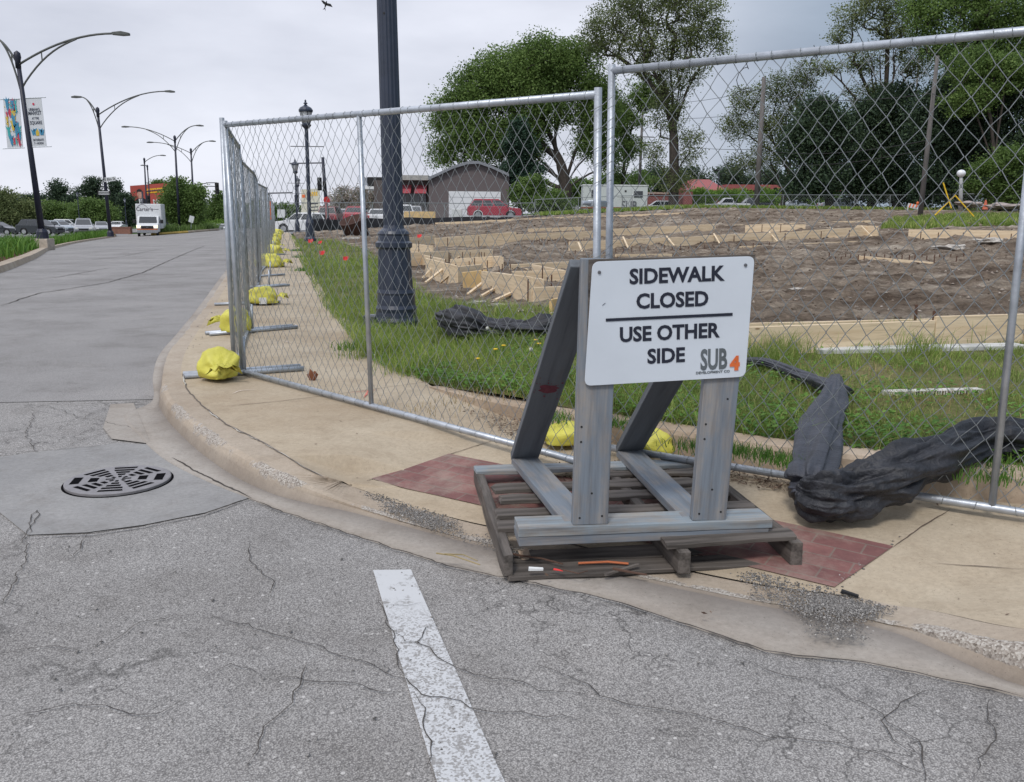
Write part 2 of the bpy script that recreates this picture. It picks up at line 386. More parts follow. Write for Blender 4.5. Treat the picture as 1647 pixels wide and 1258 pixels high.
def sheet(name, poly, zf, m, grid=.25, parent=None, thick=0):
    bm = bmesh.new(); vs = [bm.verts.new((p[0], p[1], 0)) for p in poly]
    for t in tessellate_polygon([[Vector((p[0], p[1], 0)) for p in poly]]):
        try: bm.faces.new([vs[i] for i in t])
        except ValueError: pass
    xs = [p[0] for p in poly]; ys = [p[1] for p in poly]
    for ax, lo, hi in ((0, min(xs), max(xs)), (1, min(ys), max(ys))):
        t = lo+grid; g = grid
        while t < hi:
            bmesh.ops.bisect_plane(bm, geom=bm.verts[:]+bm.edges[:]+bm.faces[:], plane_co=(t, 0, 0) if ax == 0 else (0, t, 0), plane_no=(1, 0, 0) if ax == 0 else (0, 1, 0))
            far = max(1, abs(t)/12) if ax == 1 or abs(t) > 12 else 1
            t += grid*far
    for v in bm.verts: v.co.z = zf(v.co.x, v.co.y)
    bmesh.ops.recalc_face_normals(bm, faces=bm.faces)
    for f in bm.faces:
        if f.normal.z < 0: f.normal_flip()
        f.smooth = True
    me = bpy.data.meshes.new(name); bm.to_mesh(me); bm.free(); me.materials.append(m)
    o = bpy.data.objects.new(name, me); COL.objects.link(o)
    if parent: o.parent = parent
    return o
def inpoly(P, X, Y):
    ins = np.zeros(len(X), bool); n = len(P); j = n-1
    for i in range(n):
        xi, yi, xj, yj = P[i][0], P[i][1], P[j][0], P[j][1]
        c = ((yi > Y) != (yj > Y)) & (X < (xj-xi)*(Y-yi)/(yj-yi+1e-12)+xi); ins ^= c; j = i
    return ins
def text(s, size, m, M, parent, name='lettering', bold=0., xs=1., align='CENTER', ext=.0006):
    cu = bpy.data.curves.new(name, 'FONT'); cu.body = s; cu.size = size; cu.align_x = align; cu.align_y = 'CENTER'; cu.offset = bold; cu.extrude = ext; cu.resolution_u = 3
    t = bpy.data.objects.new('tmp_text', cu); COL.objects.link(t); bpy.context.view_layer.update()
    dg = bpy.context.evaluated_depsgraph_get(); me = bpy.data.meshes.new_from_object(t.evaluated_get(dg)); bpy.data.objects.remove(t); bpy.data.curves.remove(cu)
    me.name = name; me.materials.clear(); me.materials.append(m); me.transform(M @ Matrix.Diagonal((xs, 1, 1, 1)))
    o = bpy.data.objects.new(name, me); COL.objects.link(o)
    if parent: o.parent = parent
    return o
def frame(o, x, y):
    """4x4 with origin o, x axis and y axis given"""
    x = Vector(x).normalized(); z = x.cross(Vector(y)).normalized(); y = z.cross(x)
    M = Matrix((x, y, z)).transposed().to_4x4(); M.translation = Vector(o); return M
def catmull(P, n=6):
    P = [Vector(p) for p in P]; Q = []
    for i in range(len(P)-1):
        a = P[max(i-1, 0)]; b = P[i]; c = P[i+1]; d = P[min(i+2, len(P)-1)]
        for k in range(n):
            t = k/n; Q.append(.5*((2*b)+(c-a)*t+(2*a-5*b+4*c-d)*t*t+(3*b-a-3*c+d)*t**3))
    Q.append(P[-1]); return Q

# ================================================================== SETTING
exec_marks = []
# --- base ground sheet to the horizon
ys = [-60, -30, -15, -8]+list(np.geomspace(1, 1600, 60)); xs_ = sorted([-x for x in np.geomspace(2, 1600, 34)]+[0]+list(np.geomspace(2, 1600, 34)))
V = [(x, y, T(x, y)-.05) for y in ys for x in xs_]; nx = len(xs_)
F = [(j*nx+i, j*nx+i+1, (j+1)*nx+i+1, (j+1)*nx+i) for j in range(len(ys)-1) for i in range(nx-1)]
struct(npmesh('ground', V, F, FIELD, smooth=True))

KT = [(448, 374), (430, 385), (405, 402), (385, 418), (366, 440), (335, 485), (300, 530), (272, 565), (262, 597), (263, 621), (275, 645), (302, 670), (339, 699), (388, 730), (445, 760), (500, 784), (560, 808), (650, 838), (760, 868), (870, 890), (1000, 920), (1200, 962), (1430, 1002), (1650, 1042), (1900, 1088)]
KG = [(446, 374), (427, 385), (401, 402), (380, 418), (359, 441), (325, 487), (288, 533), (257, 570), (246, 606), (245, 645), (200, 668), (225, 702), (265, 738), (330, 772), (400, 800), (470, 826), (560, 855), (640, 882), (740, 912), (860, 936), (1000, 966), (1230, 1044), (1388, 1062), (1650, 1119), (1900, 1172)]
KB = [(451, 374), (434, 385), (411, 402), (393, 418), (377, 440), (349, 485), (320, 530), (299, 565), (291, 597), (297, 622), (325, 650), (364, 680), (428, 712), (480, 744), (522, 765), (545, 773), (564, 782), (650, 812), (760, 842), (870, 864), (1000, 896), (1200, 938), (1440, 974), (1650, 1012), (1900, 1058)]
KH = [.12]*13+[.118, .10, .07, .035, .012, .005, .004, .004, .004, .012, .11, .12]
kt = [at(p[0], p[1], h) for p, h in zip(KT, KH)]; kb = [at(p[0], p[1], h) for p, h in zip(KB, KH)]; kg = [at(p[0], p[1], .008) for p in KG]
def dens(P, n=5):
    Q = []
    for i in range(len(P)-1):
        a = P[max(i-1, 0)]; b = P[i]; c = P[i+1]; d = P[min(i+2, len(P)-1)]
        for k in range(n):
            t = k/n
            q = .5*((2*b)+(c-a)*t+(2*a-5*b+4*c-d)*t*t+(3*b-a-3*c+d)*t**3)
            q.z = b.z+(c.z-b.z)*t; Q.append(q)
    Q.append(P[-1].copy()); return Q
ktd, kbd, kgd = dens(kt, 8), dens(kb, 8), dens(kg, 8)
def near(P, x, y, ret=False):
    best = 1e9; bz = 0
    for i in range(len(P)-1):
        a, b = P[i], P[i+1]; dx, dy = b.x-a.x, b.y-a.y
        t = max(0, min(1, ((x-a.x)*dx+(y-a.y)*dy)/(dx*dx+dy*dy+1e-12)))
        d = (x-a.x-dx*t)**2+(y-a.y-dy*t)**2
        if d < best: best = d; bz = a.z+(b.z-a.z)*t
    return math.sqrt(best), bz
def HS(x, y):
    """sidewalk surface height"""
    if y > 12: return T(x, y)+.12
    d, z = near(kb, x, y); return max(z, min(.12+T(x, y), .01+.085*d))
# --- roads
oa = sheet('asphalt_road', [(-16, -9), (14, -9), (14, 6), tuple(at(560, 840)[:2]), tuple(at(300, 680)[:2]), tuple(at(275, 610)[:2]), tuple(at(270, 600)[:2]), (-7, 8.5), (-16, 7.5)], lambda x, y: 0.012*noise.noise((x*.5, y*.5, 3))-.006 if y < 2 else 0, A_OLD, 1.)
struct(oa)
nr = [at(-400, 652), at(0, 648), at(252, 643), at(268, 590), at(310, 530), at(345, 485), at(374, 440), at(390, 418), at(410, 402), at(436, 385), at(452, 374), pos(425, 140), pos(330, 170), pos(150, 170), at(180, 379.5), at(90, 395), at(40, 416), at(-40, 440), at(-260, 500)]
struct(sheet('side_road', [tuple(p[:2]) for p in nr], lambda x, y: T(x, y)+.004, A_NEW, 1.2))
pk = [pos(-160, 60), pos(205, 72), pos(205, 175), pos(-160, 175)]
struct(sheet('parking_lot', [tuple(p[:2]) for p in pk], lambda x, y: T(x, y)-.02, simple('parking_asphalt', (.2, .2, .205), .9), 4))
lot2 = [pos(455, 64), pos(640, 74), pos(900, 84), pos(1400, 88), pos(1400, 135), pos(440, 135)]
struct(sheet('far_parking_lot', [tuple(p[:2]) for p in lot2], lambda x, y: T(x, y)+.004, MATS['parking_asphalt'], 4))

# gutter, kerb
m = MB(); n = len(ktd); vs = []; prev = 0
def low(p, h): return Vector((p.x, p.y, T(p.x, p.y)+h))
for i in range(n):
    t, g = ktd[i], kgd[i]; d = Vector((g.x-t.x, g.y-t.y, 0)); ln = max(d.length, 1e-3); u = d/ln
    f = low(t+u*min(.05, ln*.4), .006); mid = low(t+u*min(ln*.55, .3), .004); gg = low(g, .01)
    vs += [f, mid, gg, low(g, -.06)]
m.add(vs, [(i*4+k, i*4+k+1, i*4+k+5, i*4+k+4) for i in range(n-1) for k in range(3)])
gut = struct(m.build('gutter', C_GUT, smooth=True))
ca = gut.data.color_attributes.new('nose', 'FLOAT_COLOR', 'POINT')
for i in range(len(gut.data.vertices)):
    k = (1, .25, 0, 0)[i % 4]; ca.data[i].color = (k, k, k, 1)
m = MB(); vs = []
for i in range(n):
    t, g, b = ktd[i], kgd[i], kbd[i]; d = Vector((g.x-t.x, g.y-t.y, 0)); ln = max(d.length, 1e-3); u = d/ln; hh = t.z-T(t.x, t.y)
    w = noise.noise((t.x*6, t.y*6, 1))*.008*min(1, hh*10)
    vs += [low(t+u*min(.052, ln*.42), .0), low(t+u*(.03*hh/.12+w), hh*.55), t+u*(.008+w)-Vector((0, 0, hh*.14)), t-u*.022+Vector((0, 0, 0)), b, b-Vector((0, 0, .08))]
m.add(vs, [(i*6+k, i*6+k+1, i*6+k+7, i*6+k+6) for i in range(n-1) for k in range(5)])
kerb = struct(m.build('kerb', C_KERB))
ca = kerb.data.color_attributes.new('nose', 'FLOAT_COLOR', 'POINT')
for i in range(len(kerb.data.vertices)):
    k = (0, .9, 1, 1, 0, 0)[i % 6]; ca.data[i].color = (k, k, k, 1)
cg = kerb.data.color_attributes.new('face_dark', 'FLOAT_COLOR', 'POINT')  # kerb colour darkens down the face towards its foot
for i in range(len(kerb.data.vertices)):
    k = (1, .62, .1, .05, 0, 0)[i % 6]; cg.data[i].color = (k, k, k, 1)
# broken slab left of gutter
struct(sheet('concrete_slab', [tuple(at(*p)[:2]) for p in [(178, 652), (215, 650), (243, 716), (180, 708), (166, 690)]], lambda x, y: .009, C_GUT, .5))
struct(sheet('utility_slab', [tuple(at(*p)[:2]) for p in [(-60, 745), (60, 728), (185, 714), (250, 716), (275, 735), (335, 768), (404, 801), (330, 826), (230, 846), (140, 858), (45, 862), (0, 826), (-60, 790)]], lambda x, y: .005, C_PATCH, .5))

# sidewalk
IK = [(690, 623), (760, 651), (838, 678), (930, 701), (1090, 733), (1250, 760), (1420, 781), (1560, 799), (1700, 817), (1900, 842)]
IH = [.005, .06, .11, .13, .14, .14, .14, .14, .14, .14]
ik = [at(p[0], p[1], .12) for p in IK]
GE = [(640, 601), (600, 584), (572, 556), (545, 520), (515, 487), (500, 455), (484, 425), (476, 402), (470, 386), (462, 374)]
ge = [at(p[0], p[1], .12) for p in GE]
def ccat(P, n=4): return dens(P, n)
ikd = ccat(ik); ged = ccat(ge)
wk = [tuple(p[:2]) for p in kbd]+[tuple((p+Vector((0, .08, 0)))[:2]) for p in reversed(ikd)]+[tuple((p+Vector((.15, 0, 0)))[:2]) for p in ged]
struct(sheet('sidewalk', wk, HS, C_WALK, .3))
# brick pavers
def atS(px, py, dz=0):
    p = at(px, py, .1)
    for _ in range(5): p = at(px, py, HS(p.x, p.y)-T(p.x, p.y)+dz)
    return p
a, b = at(597, 770), at(1340, 947); PAV_ROT = math.atan2(b.y-a.y, b.x-a.x)
pv = [atS(597, 771), atS(722, 731), atS(1437, 880), atS(1342, 946)]
struct(sheet('brick_paving', [tuple(p[:2]) for p in pv], lambda x, y: HS(x, y)+.005, brickmat(), .2))
# inner kerb
m = MB(); vs = []; ihd = []
for i in range(len(IH)-1):
    for k in range(4): ihd.append(IH[i]+(IH[i+1]-IH[i])*k/4)
ihd.append(IH[-1])
for i, p in enumerate(ikd):
    q = ikd[min(i+1, len(ikd)-1)]-ikd[max(i-1, 0)]; nrm = Vector((-q.y, q.x, 0)).normalized(); h = ihd[i]; z0 = Vector((p.x, p.y, .08)); ww = noise.noise((p.x*5, p.y*5, 0))*.004
    vs += [z0, z0+Vector((0, 0, .04+h*.8)), z0+nrm*(.012+ww)+Vector((0, 0, .04+h*.96)), z0+nrm*.03+Vector((0, 0, .04+h)), z0+nrm*.14+Vector((0, 0, .043+h)), z0+nrm*.15+Vector((0, 0, 0))]
m.add(vs, [(i*6+k, i*6+k+1, i*6+k+7, i*6+k+6) for i in range(len(ikd)-1) for k in range(5)])
struct(m.build('lawn_kerb', C_IN))
def LH(x, y): return T(x, y)+.115+.135*sm(-.75, .15, x)
# lawn ground
DB = [(476, 382), (530, 384), (590, 398), (640, 430), (665, 455), (700, 478), (790, 503), (900, 515), (1000, 540), (1205, 566), (1300, 566), (1647, 560), (2000, 545), (2300, 540)]
db = [at(p[0], p[1], .2) for p in DB]
lw = [tuple((p+Vector((.0, .13, 0)))[:2]) for p in ikd]+[tuple(p[:2]) for p in reversed([q+Vector((0, .5, 0)) for q in db])]+[tuple(p[:2]) for p in reversed(ged)]
struct(sheet('lawn', lw, LH, LAWN, .35))
# dirt site
far = [pos(2300, 80), pos(1650, 80), pos(1400, 79), pos(940, 76), pos(700, 70), pos(470, 60)]
site = [tuple(p[:2]) for p in db]+[tuple(p[:2]) for p in far]
dbv = db
def ZD(x, y):
    d, _ = near(dbv, x, y); a = sm(0, 1.2, d)
    n1 = noise.fractal((x*.45, y*.45, 2), 1., 2.1, 5)*.10+abs(noise.noise((x*1.3, y*1.1, 5)))*.10+noise.noise((x*5, y*5, 1))*.05+max(0, noise.noise((x*2.4, y*2.4, 9)))*.09
    return LH(x, y)+.012+a*(n1*1.15-.02)+a*.05*max(0, math.sin((y*.9+.35*x+1.5*noise.noise((x*.2, y*.2, 8)))*2.2))**3*(1 if noise.noise((x*.15, y*.15, 3)) > -.1 else 0)
struct(sheet('dirt_site', site, ZD, DIRT, .11))
# grassy mound at the right back
mb = [at(1415, 372, .2), at(1500, 371, .2), at(1647, 366, .2), at(1900, 366, .2), at(1900, 352, .2), at(1560, 350, .2), at(1440, 358, .2)]
# grass strip on the far side
fs_ = [pos(860, 72), pos(1000, 72.5), pos(1450, 74), pos(1900, 74), pos(1900, 84), pos(860, 82)]
struct(sheet('far_grass', [tuple(p[:2]) for p in fs_], lambda x, y: LH(x, y)+.09, FIELD, 3))
# median
MK = [(-160, 470), (-60, 443), (0, 428), (40, 414), (62, 405), (90, 395), (130, 387), (186, 379)]
mk = dens([at(p[0], p[1], .15) for p in MK], 5); m = MB(); vs = []
for i, p in enumerate(mk):
    q = mk[min(i+1, len(mk)-1)]-mk[max(i-1, 0)]; nrm = Vector((-q.y, q.x, 0)).normalized(); g = low(p-nrm*.05, .0)
    if nrm.x > 0: nrm = -nrm
    vs += [low(p-nrm*.05, 0), low(p, .15), low(p+nrm*.3, .15), low(p+nrm*.3, 0)]
m.add(vs, [(i*4+k, i*4+k+1, i*4+k+5, i*4+k+4) for i in range(len(mk)-1) for k in range(3)])
struct(m.build('median_kerb', C_KERB))
med = [tuple(p[:2]) for p in mk]+[tuple(pos(186, 112)[:2]), tuple(pos(60, 82)[:2]), tuple(pos(-60, 62)[:2]), tuple(pos(-300, 50)[:2])]
struct(sheet('median', med, lambda x, y: T(x, y)+.12, soil('mulch', (.06, .035, .02), (.1, .06, .035), (.13, .09, .05)), 1.5))
# far island with yellow kerb
isl = [pos(243, 88), pos(300, 93), pos(350, 104), pos(350, 120), pos(250, 112)]
struct(sheet('traffic_island', [tuple(p[:2]) for p in isl], lambda x, y: T(x, y)+.17, FIELD, 2))
m = MB(); pp = [isl[0], isl[1]]; m.tube([p+Vector((0, 0, .1)) for p in pp], .16, 6); k1 = m.build('island_kerb', simple('yellow_kerb_paint', (.5, .34, .08), .8)); struct(k1)
m = MB(); m.tube([p+Vector((0, 0, .1)) for p in (isl[1], isl[2])], .16, 6); struct(m.build('island_kerb', C_KERB))

# cracks and joints (thin strips on the surfaces)
def atZ(px, py, zf):
    p = at(px, py, 0)
    for _ in range(4): p = at(px, py, zf(p.x, p.y)-T(p.x, p.y))
    return p
CRK = simple('crack_dark', (.075, .068, .062), 1, spec=.05); JNT = simple('joint_dark', (.13, .10, .08), 1, spec=.05)
def strip(lines, name, m_, wd, zf, parent, jit=.5, step=.03):
    m = MB()
    for ln in lines:
        w_ = wd; P = [atZ(p[0], p[1], zf) for p in ln]; Q = []
        for i in range(len(P)-1):
            k = max(2, int((P[i+1]-P[i]).length/step))
            for j in range(k): Q.append(P[i].lerp(P[i+1], j/k))
        Q.append(P[-1]); vs = []
        for i, p in enumerate(Q):
            d = Q[min(i+1, len(Q)-1)]-Q[max(i-1, 0)]; nn = Vector((-d.y, d.x, 0)).normalized()
            o = nn*(noise.noise(p*9)*.02*jit*2+noise.noise(p*40)*.012*jit*2)
            ww = w_*(.55+.9*abs(noise.noise(p*14+Vector((5, 5, 5)))))*(min(1, i/4+.1))*(min(1, (len(Q)-1-i)/4+.1))
            for sgn in (-1, 1):
                q = p+o+nn*sgn*ww/2; vs.append((q.x, q.y, zf(q.x, q.y)))
        m.add(vs, [(2*i, 2*i+1, 2*i+3, 2*i+2) for i in range(len(Q)-1)])
    return m.build(name, m_, parent)
cr1 = [[(395, 870), (405, 905), (440, 935), (425, 965)], [(0, 1048), (90, 1040), (150, 1050)], [(330, 985), (420, 1012), (520, 1040), (560, 1060), (610, 1072), (650, 1092), (680, 1115), (740, 1128), (800, 1143), (880, 1150), (960, 1160)],
       [(430, 1085), (520, 1095), (600, 1103), (665, 1112)], [(640, 1010), (655, 1030), (690, 1042), (720, 1070), (780, 1085), (870, 1105), (960, 1118)], [(860, 1068), (930, 1095), (1000, 1130), (1110, 1145), (1240, 1185), (1330, 1190), (1420, 1215), (1500, 1258)],
       [(500, 1060), (470, 1130), (420, 1180), (395, 1240)], [(1340, 1100), (1400, 1140), (1480, 1190), (1480, 1258)], [(1500, 1100), (1450, 1130), (1420, 1150), (1440, 1190), (1500, 1230)], [(0, 975), (40, 900), (45, 862)], [(120, 900), (140, 858)],
       [(610, 960), (625, 1000), (640, 1030), (636, 1060), (650, 1090)], [(615, 972), (640, 975), (680, 968)], [(636, 1030), (680, 1040), (690, 1010), (720, 1000)], [(665, 1112), (690, 1180), (690, 1240)], [(0, 1160), (120, 1130), (260, 1150), (300, 1120)], [(150, 1050), (230, 1000), (330, 985)],
       [(30, 880), (60, 820), (45, 862)], [(250, 643), (180, 648), (90, 650), (0, 650)], [(300, 1100), (370, 1070), (430, 1085)], [(1590, 1120), (1600, 1180), (1570, 1258)], [(1180, 1055), (1260, 1085), (1340, 1100)]]
strip(cr1, 'crack', CRK, .0048, lambda x, y: .0095 if y > 2 else .0095+.004, oa, .6)
cr2 = [[(0, 665), (70, 652), (130, 670), (220, 690)], [(0, 700), (90, 690), (160, 660)], [(100, 720), (180, 690)], [(60, 728), (40, 700), (55, 660)], [(0, 728), (60, 726), (185, 713)]]
strip(cr2, 'crack', CRK, .005, lambda x, y: .0095, oa, .7)
sw = bpy.data.objects['sidewalk']
hz = lambda x, y: HS(x, y)+.004
jt = [[(365, 653), (450, 645), (555, 632), (700, 612)], [(522, 773), (597, 771), (722, 731), (800, 706)], [(1437, 880), (1480, 848), (1530, 818)], [(1500, 905), (1560, 910), (1647, 915)]]
strip(jt, 'joint', JNT, .007, hz, sw, .12)
lj = [[(293, 600), (300, 625), (325, 652), (364, 682), (428, 714), (480, 746), (522, 767)]]
strip(lj, 'joint', simple('joint_grit', (.13, .11, .09), 1), .013, hz, sw, .2)
strip([[(294, 603), (297, 620)], [(335, 661), (352, 674)], [(372, 687), (390, 696)], [(398, 700), (415, 708)], [(425, 713), (440, 721)], [(448, 726), (466, 737)], [(474, 742), (492, 752)], [(502, 757), (520, 766)]], 'joint_filler', simple('joint_filler', (.47, .44, .39), .8), .014, lambda x, y: HS(x, y)+.008, sw, .25)
strip([[(402, 800), (330, 826), (230, 846), (140, 859), (45, 863)], [(404, 801), (335, 768), (275, 735)]], 'crack', CRK, .012, lambda x, y: .0125, oa, .3)
strip([[(395, 800), (470, 828), (560, 857), (640, 884), (740, 914), (860, 938), (1000, 968), (1230, 1046), (1388, 1064), (1650, 1121)]], 'crack', CRK, .009, lambda x, y: .0135, oa, .3)
strip([[(0, 492), (60, 472), (170, 455), (230, 438), (330, 395)], [(20, 450), (90, 446), (180, 430)], [(130, 420), (200, 412), (260, 400)]], 'crack', CRK, .03, lambda x, y: T(x, y)+.012, bpy.data.objects['side_road'], .8, .2)
# old faint lane dashes on the side road
m = MB()
for a_, b_ in (((70, 440), (120, 430)), ((160, 417), (205, 412)), ((140, 396), (190, 393)), ((215, 388), (245, 386))):
    p, q = at(*a_), at(*b_); m.bar(p+Vector((0, 0, .012)), q+Vector((0, 0, .012)), .12, .004)
# white stop stripe
def stripemat():
    m, nt, b = newmat('worn_white_paint'); v = objco(nt)
    vo = nt.nodes.new('ShaderNodeTexVoronoi'); vo.inputs['Scale'].default_value = 150; nt.links.new(v, vo.inputs['Vector'])
    f = ramp(nt, vo.outputs['Color'], [(.28, (.1, .1, .1)), (.50, (1, 1, 1))])
    yy = nt.nodes.new('ShaderNodeSeparateXYZ'); nt.links.new(v, yy.inputs[0])
    mr = nt.nodes.new('ShaderNodeMapRange'); mr.inputs[1].default_value = 2.75; mr.inputs[2].default_value = 3.0; nt.links.new(yy.outputs[1], mr.inputs[0])
    f2 = mixc(nt, mr.outputs[0], f.outputs[0], (1., 1., 1.))
    wn = ramp(nt, noisenode(nt, 14, 6, .8, v).outputs[0], [(.36, (0, 0, 0)), (.45, (1, 1, 1))])
    f3 = mixc(nt, 1., f2, wn.outputs[0], 'MULTIPLY')
    c = mixc(nt, f3, (.25, .24, .23), (.52, .525, .53))
    nt.links.new(c, b.inputs['Base Color']); b.inputs['Roughness'].default_value = .7; return m
struct(sheet('road_marking', [tuple(at(*p)[:2]) for p in [(600, 919), (661, 918), (735, 1085), (812, 1262), (880, 1420), (772, 1420), (703, 1262), (648, 1080)]], lambda x, y: .0055 if y > 2 else .0085, stripemat(), .4))

# ================================================================== DRAIN COVER
c = at(191, 776); rx = .258
t = thing('drain_cover', 'round cast iron drain grate set in the patched concrete', 'drain cover', (c.x, c.y, .006), R(8))
m = MB(); m.lathe([(rx, 0), (rx, .012), (rx-.006, .014), (0.001, .014)], n=64); m.build('grate', IRON, t)
m = MB(); m.lathe([(rx+.012, -.004), (rx+.012, .0005), (rx, .0005)], n=64); m.build('gap', HOLE, t)
m = MB()
for k in range(8):      # eight wedges of parallel slots, tangential
    a0 = k*math.pi/4+R(5)
    for j, rr in enumerate((.04, .08, .12, .16, .203)):
        hw = rr*math.tan(R(22.5))-.014; hw = max(.008, hw)
        if rr > .18: hw *= .86
        Mx = Matrix.Rotation(a0, 3, 'Z'); u = Mx @ Vector((1, 0, 0)); v_ = Mx @ Vector((0, 1, 0))
        if k % 4 == 0 and j in (1, 3): continue
        hl = .012 if k % 4 else .022
        P = [u*(rr-hl)-v_*(hw*.92), u*(rr+hl)-v_*hw, u*(rr+hl)+v_*hw, u*(rr-hl)+v_*(hw*.92)]
        m.add([(p.x, p.y, .0152) for p in P], [(0, 1, 2, 3)])
m.build('slots', HOLE, t)

# ================================================================== FENCES
def chain(bl, br, tr, tl, d=.085, r=.0018, sag=0):
    """chain-link fabric as real zigzag wires between four corners; bilinear"""
    bl, br, tr, tl = map(lambda p: np.array(p, float), (bl, br, tr, tl))
    W = np.linalg.norm(br-bl); H = np.linalg.norm(tl-bl); nw = int(W/(d/2)); nk = int(H/(d*.64))
    nrm = np.cross(br-bl, tl-bl); nrm /= np.linalg.norm(nrm); Vs = []; Fs = []; base = 0
    for j in range(nw):
        k = np.arange(nk+1); x = (j+((k+j) % 2))/nw*1.0; x = np.clip(x, 0, 1); z = k/nk
        bul = .004*np.sin(j*.9+k*.13)+np.sin(x*3.1)*np.sin(z*3.1)*sag
        xx = x+.0022*np.sin(k*1.7+j*.6)
        P = (bl[None]*(1-xx)[:, None]+br[None]*xx[:, None])*(1-z)[:, None]+(tl[None]*(1-xx)[:, None]+tr[None]*xx[:, None])*z[:, None]
        P = P+nrm[None]*(((k % 2)*2-1)*r*1.1+bul)[:, None]
        D = np.gradient(P, axis=0); D /= np.linalg.norm(D, axis=1)[:, None]
        # cross-section: nrm and D x nrm using vertical average direction
        upv = (tl-bl)/H; s_ = np.cross(upv, nrm); A = nrm[None]*r; B = s_[None]*r*1.25
        ring = np.stack([P+A, P+B, P-A, P-B], 1).reshape(-1, 3); Vs.append(ring)
        n_ = nk; i = np.arange(n_)[:, None]*4; q = np.arange(4)[None]
        f = np.stack([i+q, i+(q+1) % 4, i+4+(q+1) % 4, i+4+q], -1).reshape(-1, 4)+base; Fs.append(f); base += (nk+1)*4
    return np.concatenate(Vs), np.concatenate(Fs)
def ties(a, b, n, r, wr=.0018):
    m = MB(); a, b = Vector(a), Vector(b); d = (b-a).normalized(); y = Vector((0, 0, 1)).cross(d).normalized(); z = d.cross(y)
    for i in range(n):
        p = a.lerp(b, (i+.5)/n+random.uniform(-.2, .2)/n); tw = random.uniform(-.03, .03)
        m.tube([p+d*tw*k/8+(y*math.cos(k*.9)+z*math.sin(k*.9))*(r+wr) for k in range(8)], wr, 4, False)
    return m
def panel(name, label, bl, br, tr, tl, midf=.5, ext=.02, d=.085, rp=.019):
    """frame pipes, mid post, fabric"""
    bl, br, tr, tl = map(Vector, (bl, br, tr, tl)); t = thing(name, label, 'fence', bl, 0, 'temporary chain link fence panels'); inv = -bl
    m = MB(); s = lambda p: p+inv
    m.tube([s(bl), s(tl+(tl-bl).normalized()*ext)], rp, 10); m.build('end_post', GALV, t, True)
    m = MB(); m.tube([s(br), s(tr+(tr-br).normalized()*ext)], rp, 10); m.build('end_post', GALV, t, True)
    m = MB(); m.tube([s(tl), s(tr)], rp, 10); m.build('top_rail', GALV, t, True)
    m = MB(); m.tube([s(bl), s(br)], rp, 10); m.build('bottom_rail', GALV, t, True)
    if midf:
        m = MB(); m.tube([s(bl.lerp(br, midf)), s(tl.lerp(tr, midf))], rp*.85, 10); m.build('mid_post', GALV, t, True)
    V, F = chain(s(bl), s(br), s(tr), s(tl), d); npmesh('chain_link_mesh', V, F, WIRE, t)
    mm = ties(s(bl), s(br), int((br-bl).length/.13), rp); m2 = ties(s(tl), s(tr), int((br-bl).length/.095), rp)
    mm.add(m2.v, m2.f); mm.build('wire_ties', WIRE, t)
    return t
A0 = at(390, 597, .15); A1 = at(957, 749, .15); A0t = up(A0, 362, 201); A1t = up(A1, 962, 152)
panel('chain_link_fence', 'chain link fence panel between the street corner post and the paired posts behind the sign', A0, A1, A1t, A0t, .475, .03, .088)
B0 = at(975, 719, .15); B1 = at(1592, 816, .15); B0t = up(B0, 984, 114)
Bd = B1-B0; B2 = B0+Bd*1.95; hB = 1.89; B2.z = .15; B0.z = .15
# right end top from the rail line
dirB = Vector((Bd.x, Bd.y, 0)).normalized(); B1t = onplane(1640, 51, B0, dirB); k_ = (B1t-B0t); B2t = B0t+k_*(Vector((B2.x-B0.x, B2.y-B0.y)).length/Vector((k_.x, k_.y)).length)
B2t.z = B0t.z+(B1t.z-B0t.z)*(Vector((B2.x-B0.x, B2.y-B0.y)).length/Vector((k_.x, k_.y)).length)
panel('chain_link_fence', 'rightmost chain link fence panel with black fabric under its bottom rail', B0, B2, B2t, B0t, .515, .03, .092)
# clamps joining the two posts
m = MB(); pc = up(A1, 966, 327); m.bar(pc+Vector((-.05, 0, 0)), pc+Vector((.045, .25, 0)), .03, .03); m.tube([pc+Vector((-.05, 0, 0)), pc+Vector((-.09, -.02, 0))], .012, 8)
tag(m.build('pipe_clamp', GALV, None, bevel=.004), 'small galvanised clamp joining the two fence posts above the sign', 'clamp')
m = MB()
for yy in (180, 215, 245, 270, 300, 420, 470, 520):
    a_ = up(A1, 958+(yy-180)*-.015, yy); b_ = up(B0, 985-(yy-100)*.03, yy-8)
    m.tube([a_+Vector((-.025, -.02, 0)), a_+Vector((.03, -.03, .03)), b_+Vector((.02, -.02, .06)), b_+Vector((.03, .03, .02)), a_+Vector((0, .03, -.02))], .0016, 4)
tag(m.build('tie_wire', WIRE), 'thin tie wires wound around the paired fence posts', 'wire')
m = MB()
for (px, py, s_) in ((1195, 105, 1.), (1308, 88, .6)):
    p = onplane(px, py, B0, dirB); q = [p+Vector((math.cos(k*.8)*.022*(1+.1*k)*s_, -.02, -.02-.012*k*s_+math.sin(k*.8)*.028)) for k in range(14)]
    m.tube([p+Vector((0, 0, .04))]+q, .0018, 5)
tag(m.build('loose_wire', BLK), 'dark loose wire curls hanging from the top rail of the right fence panel', 'wire')
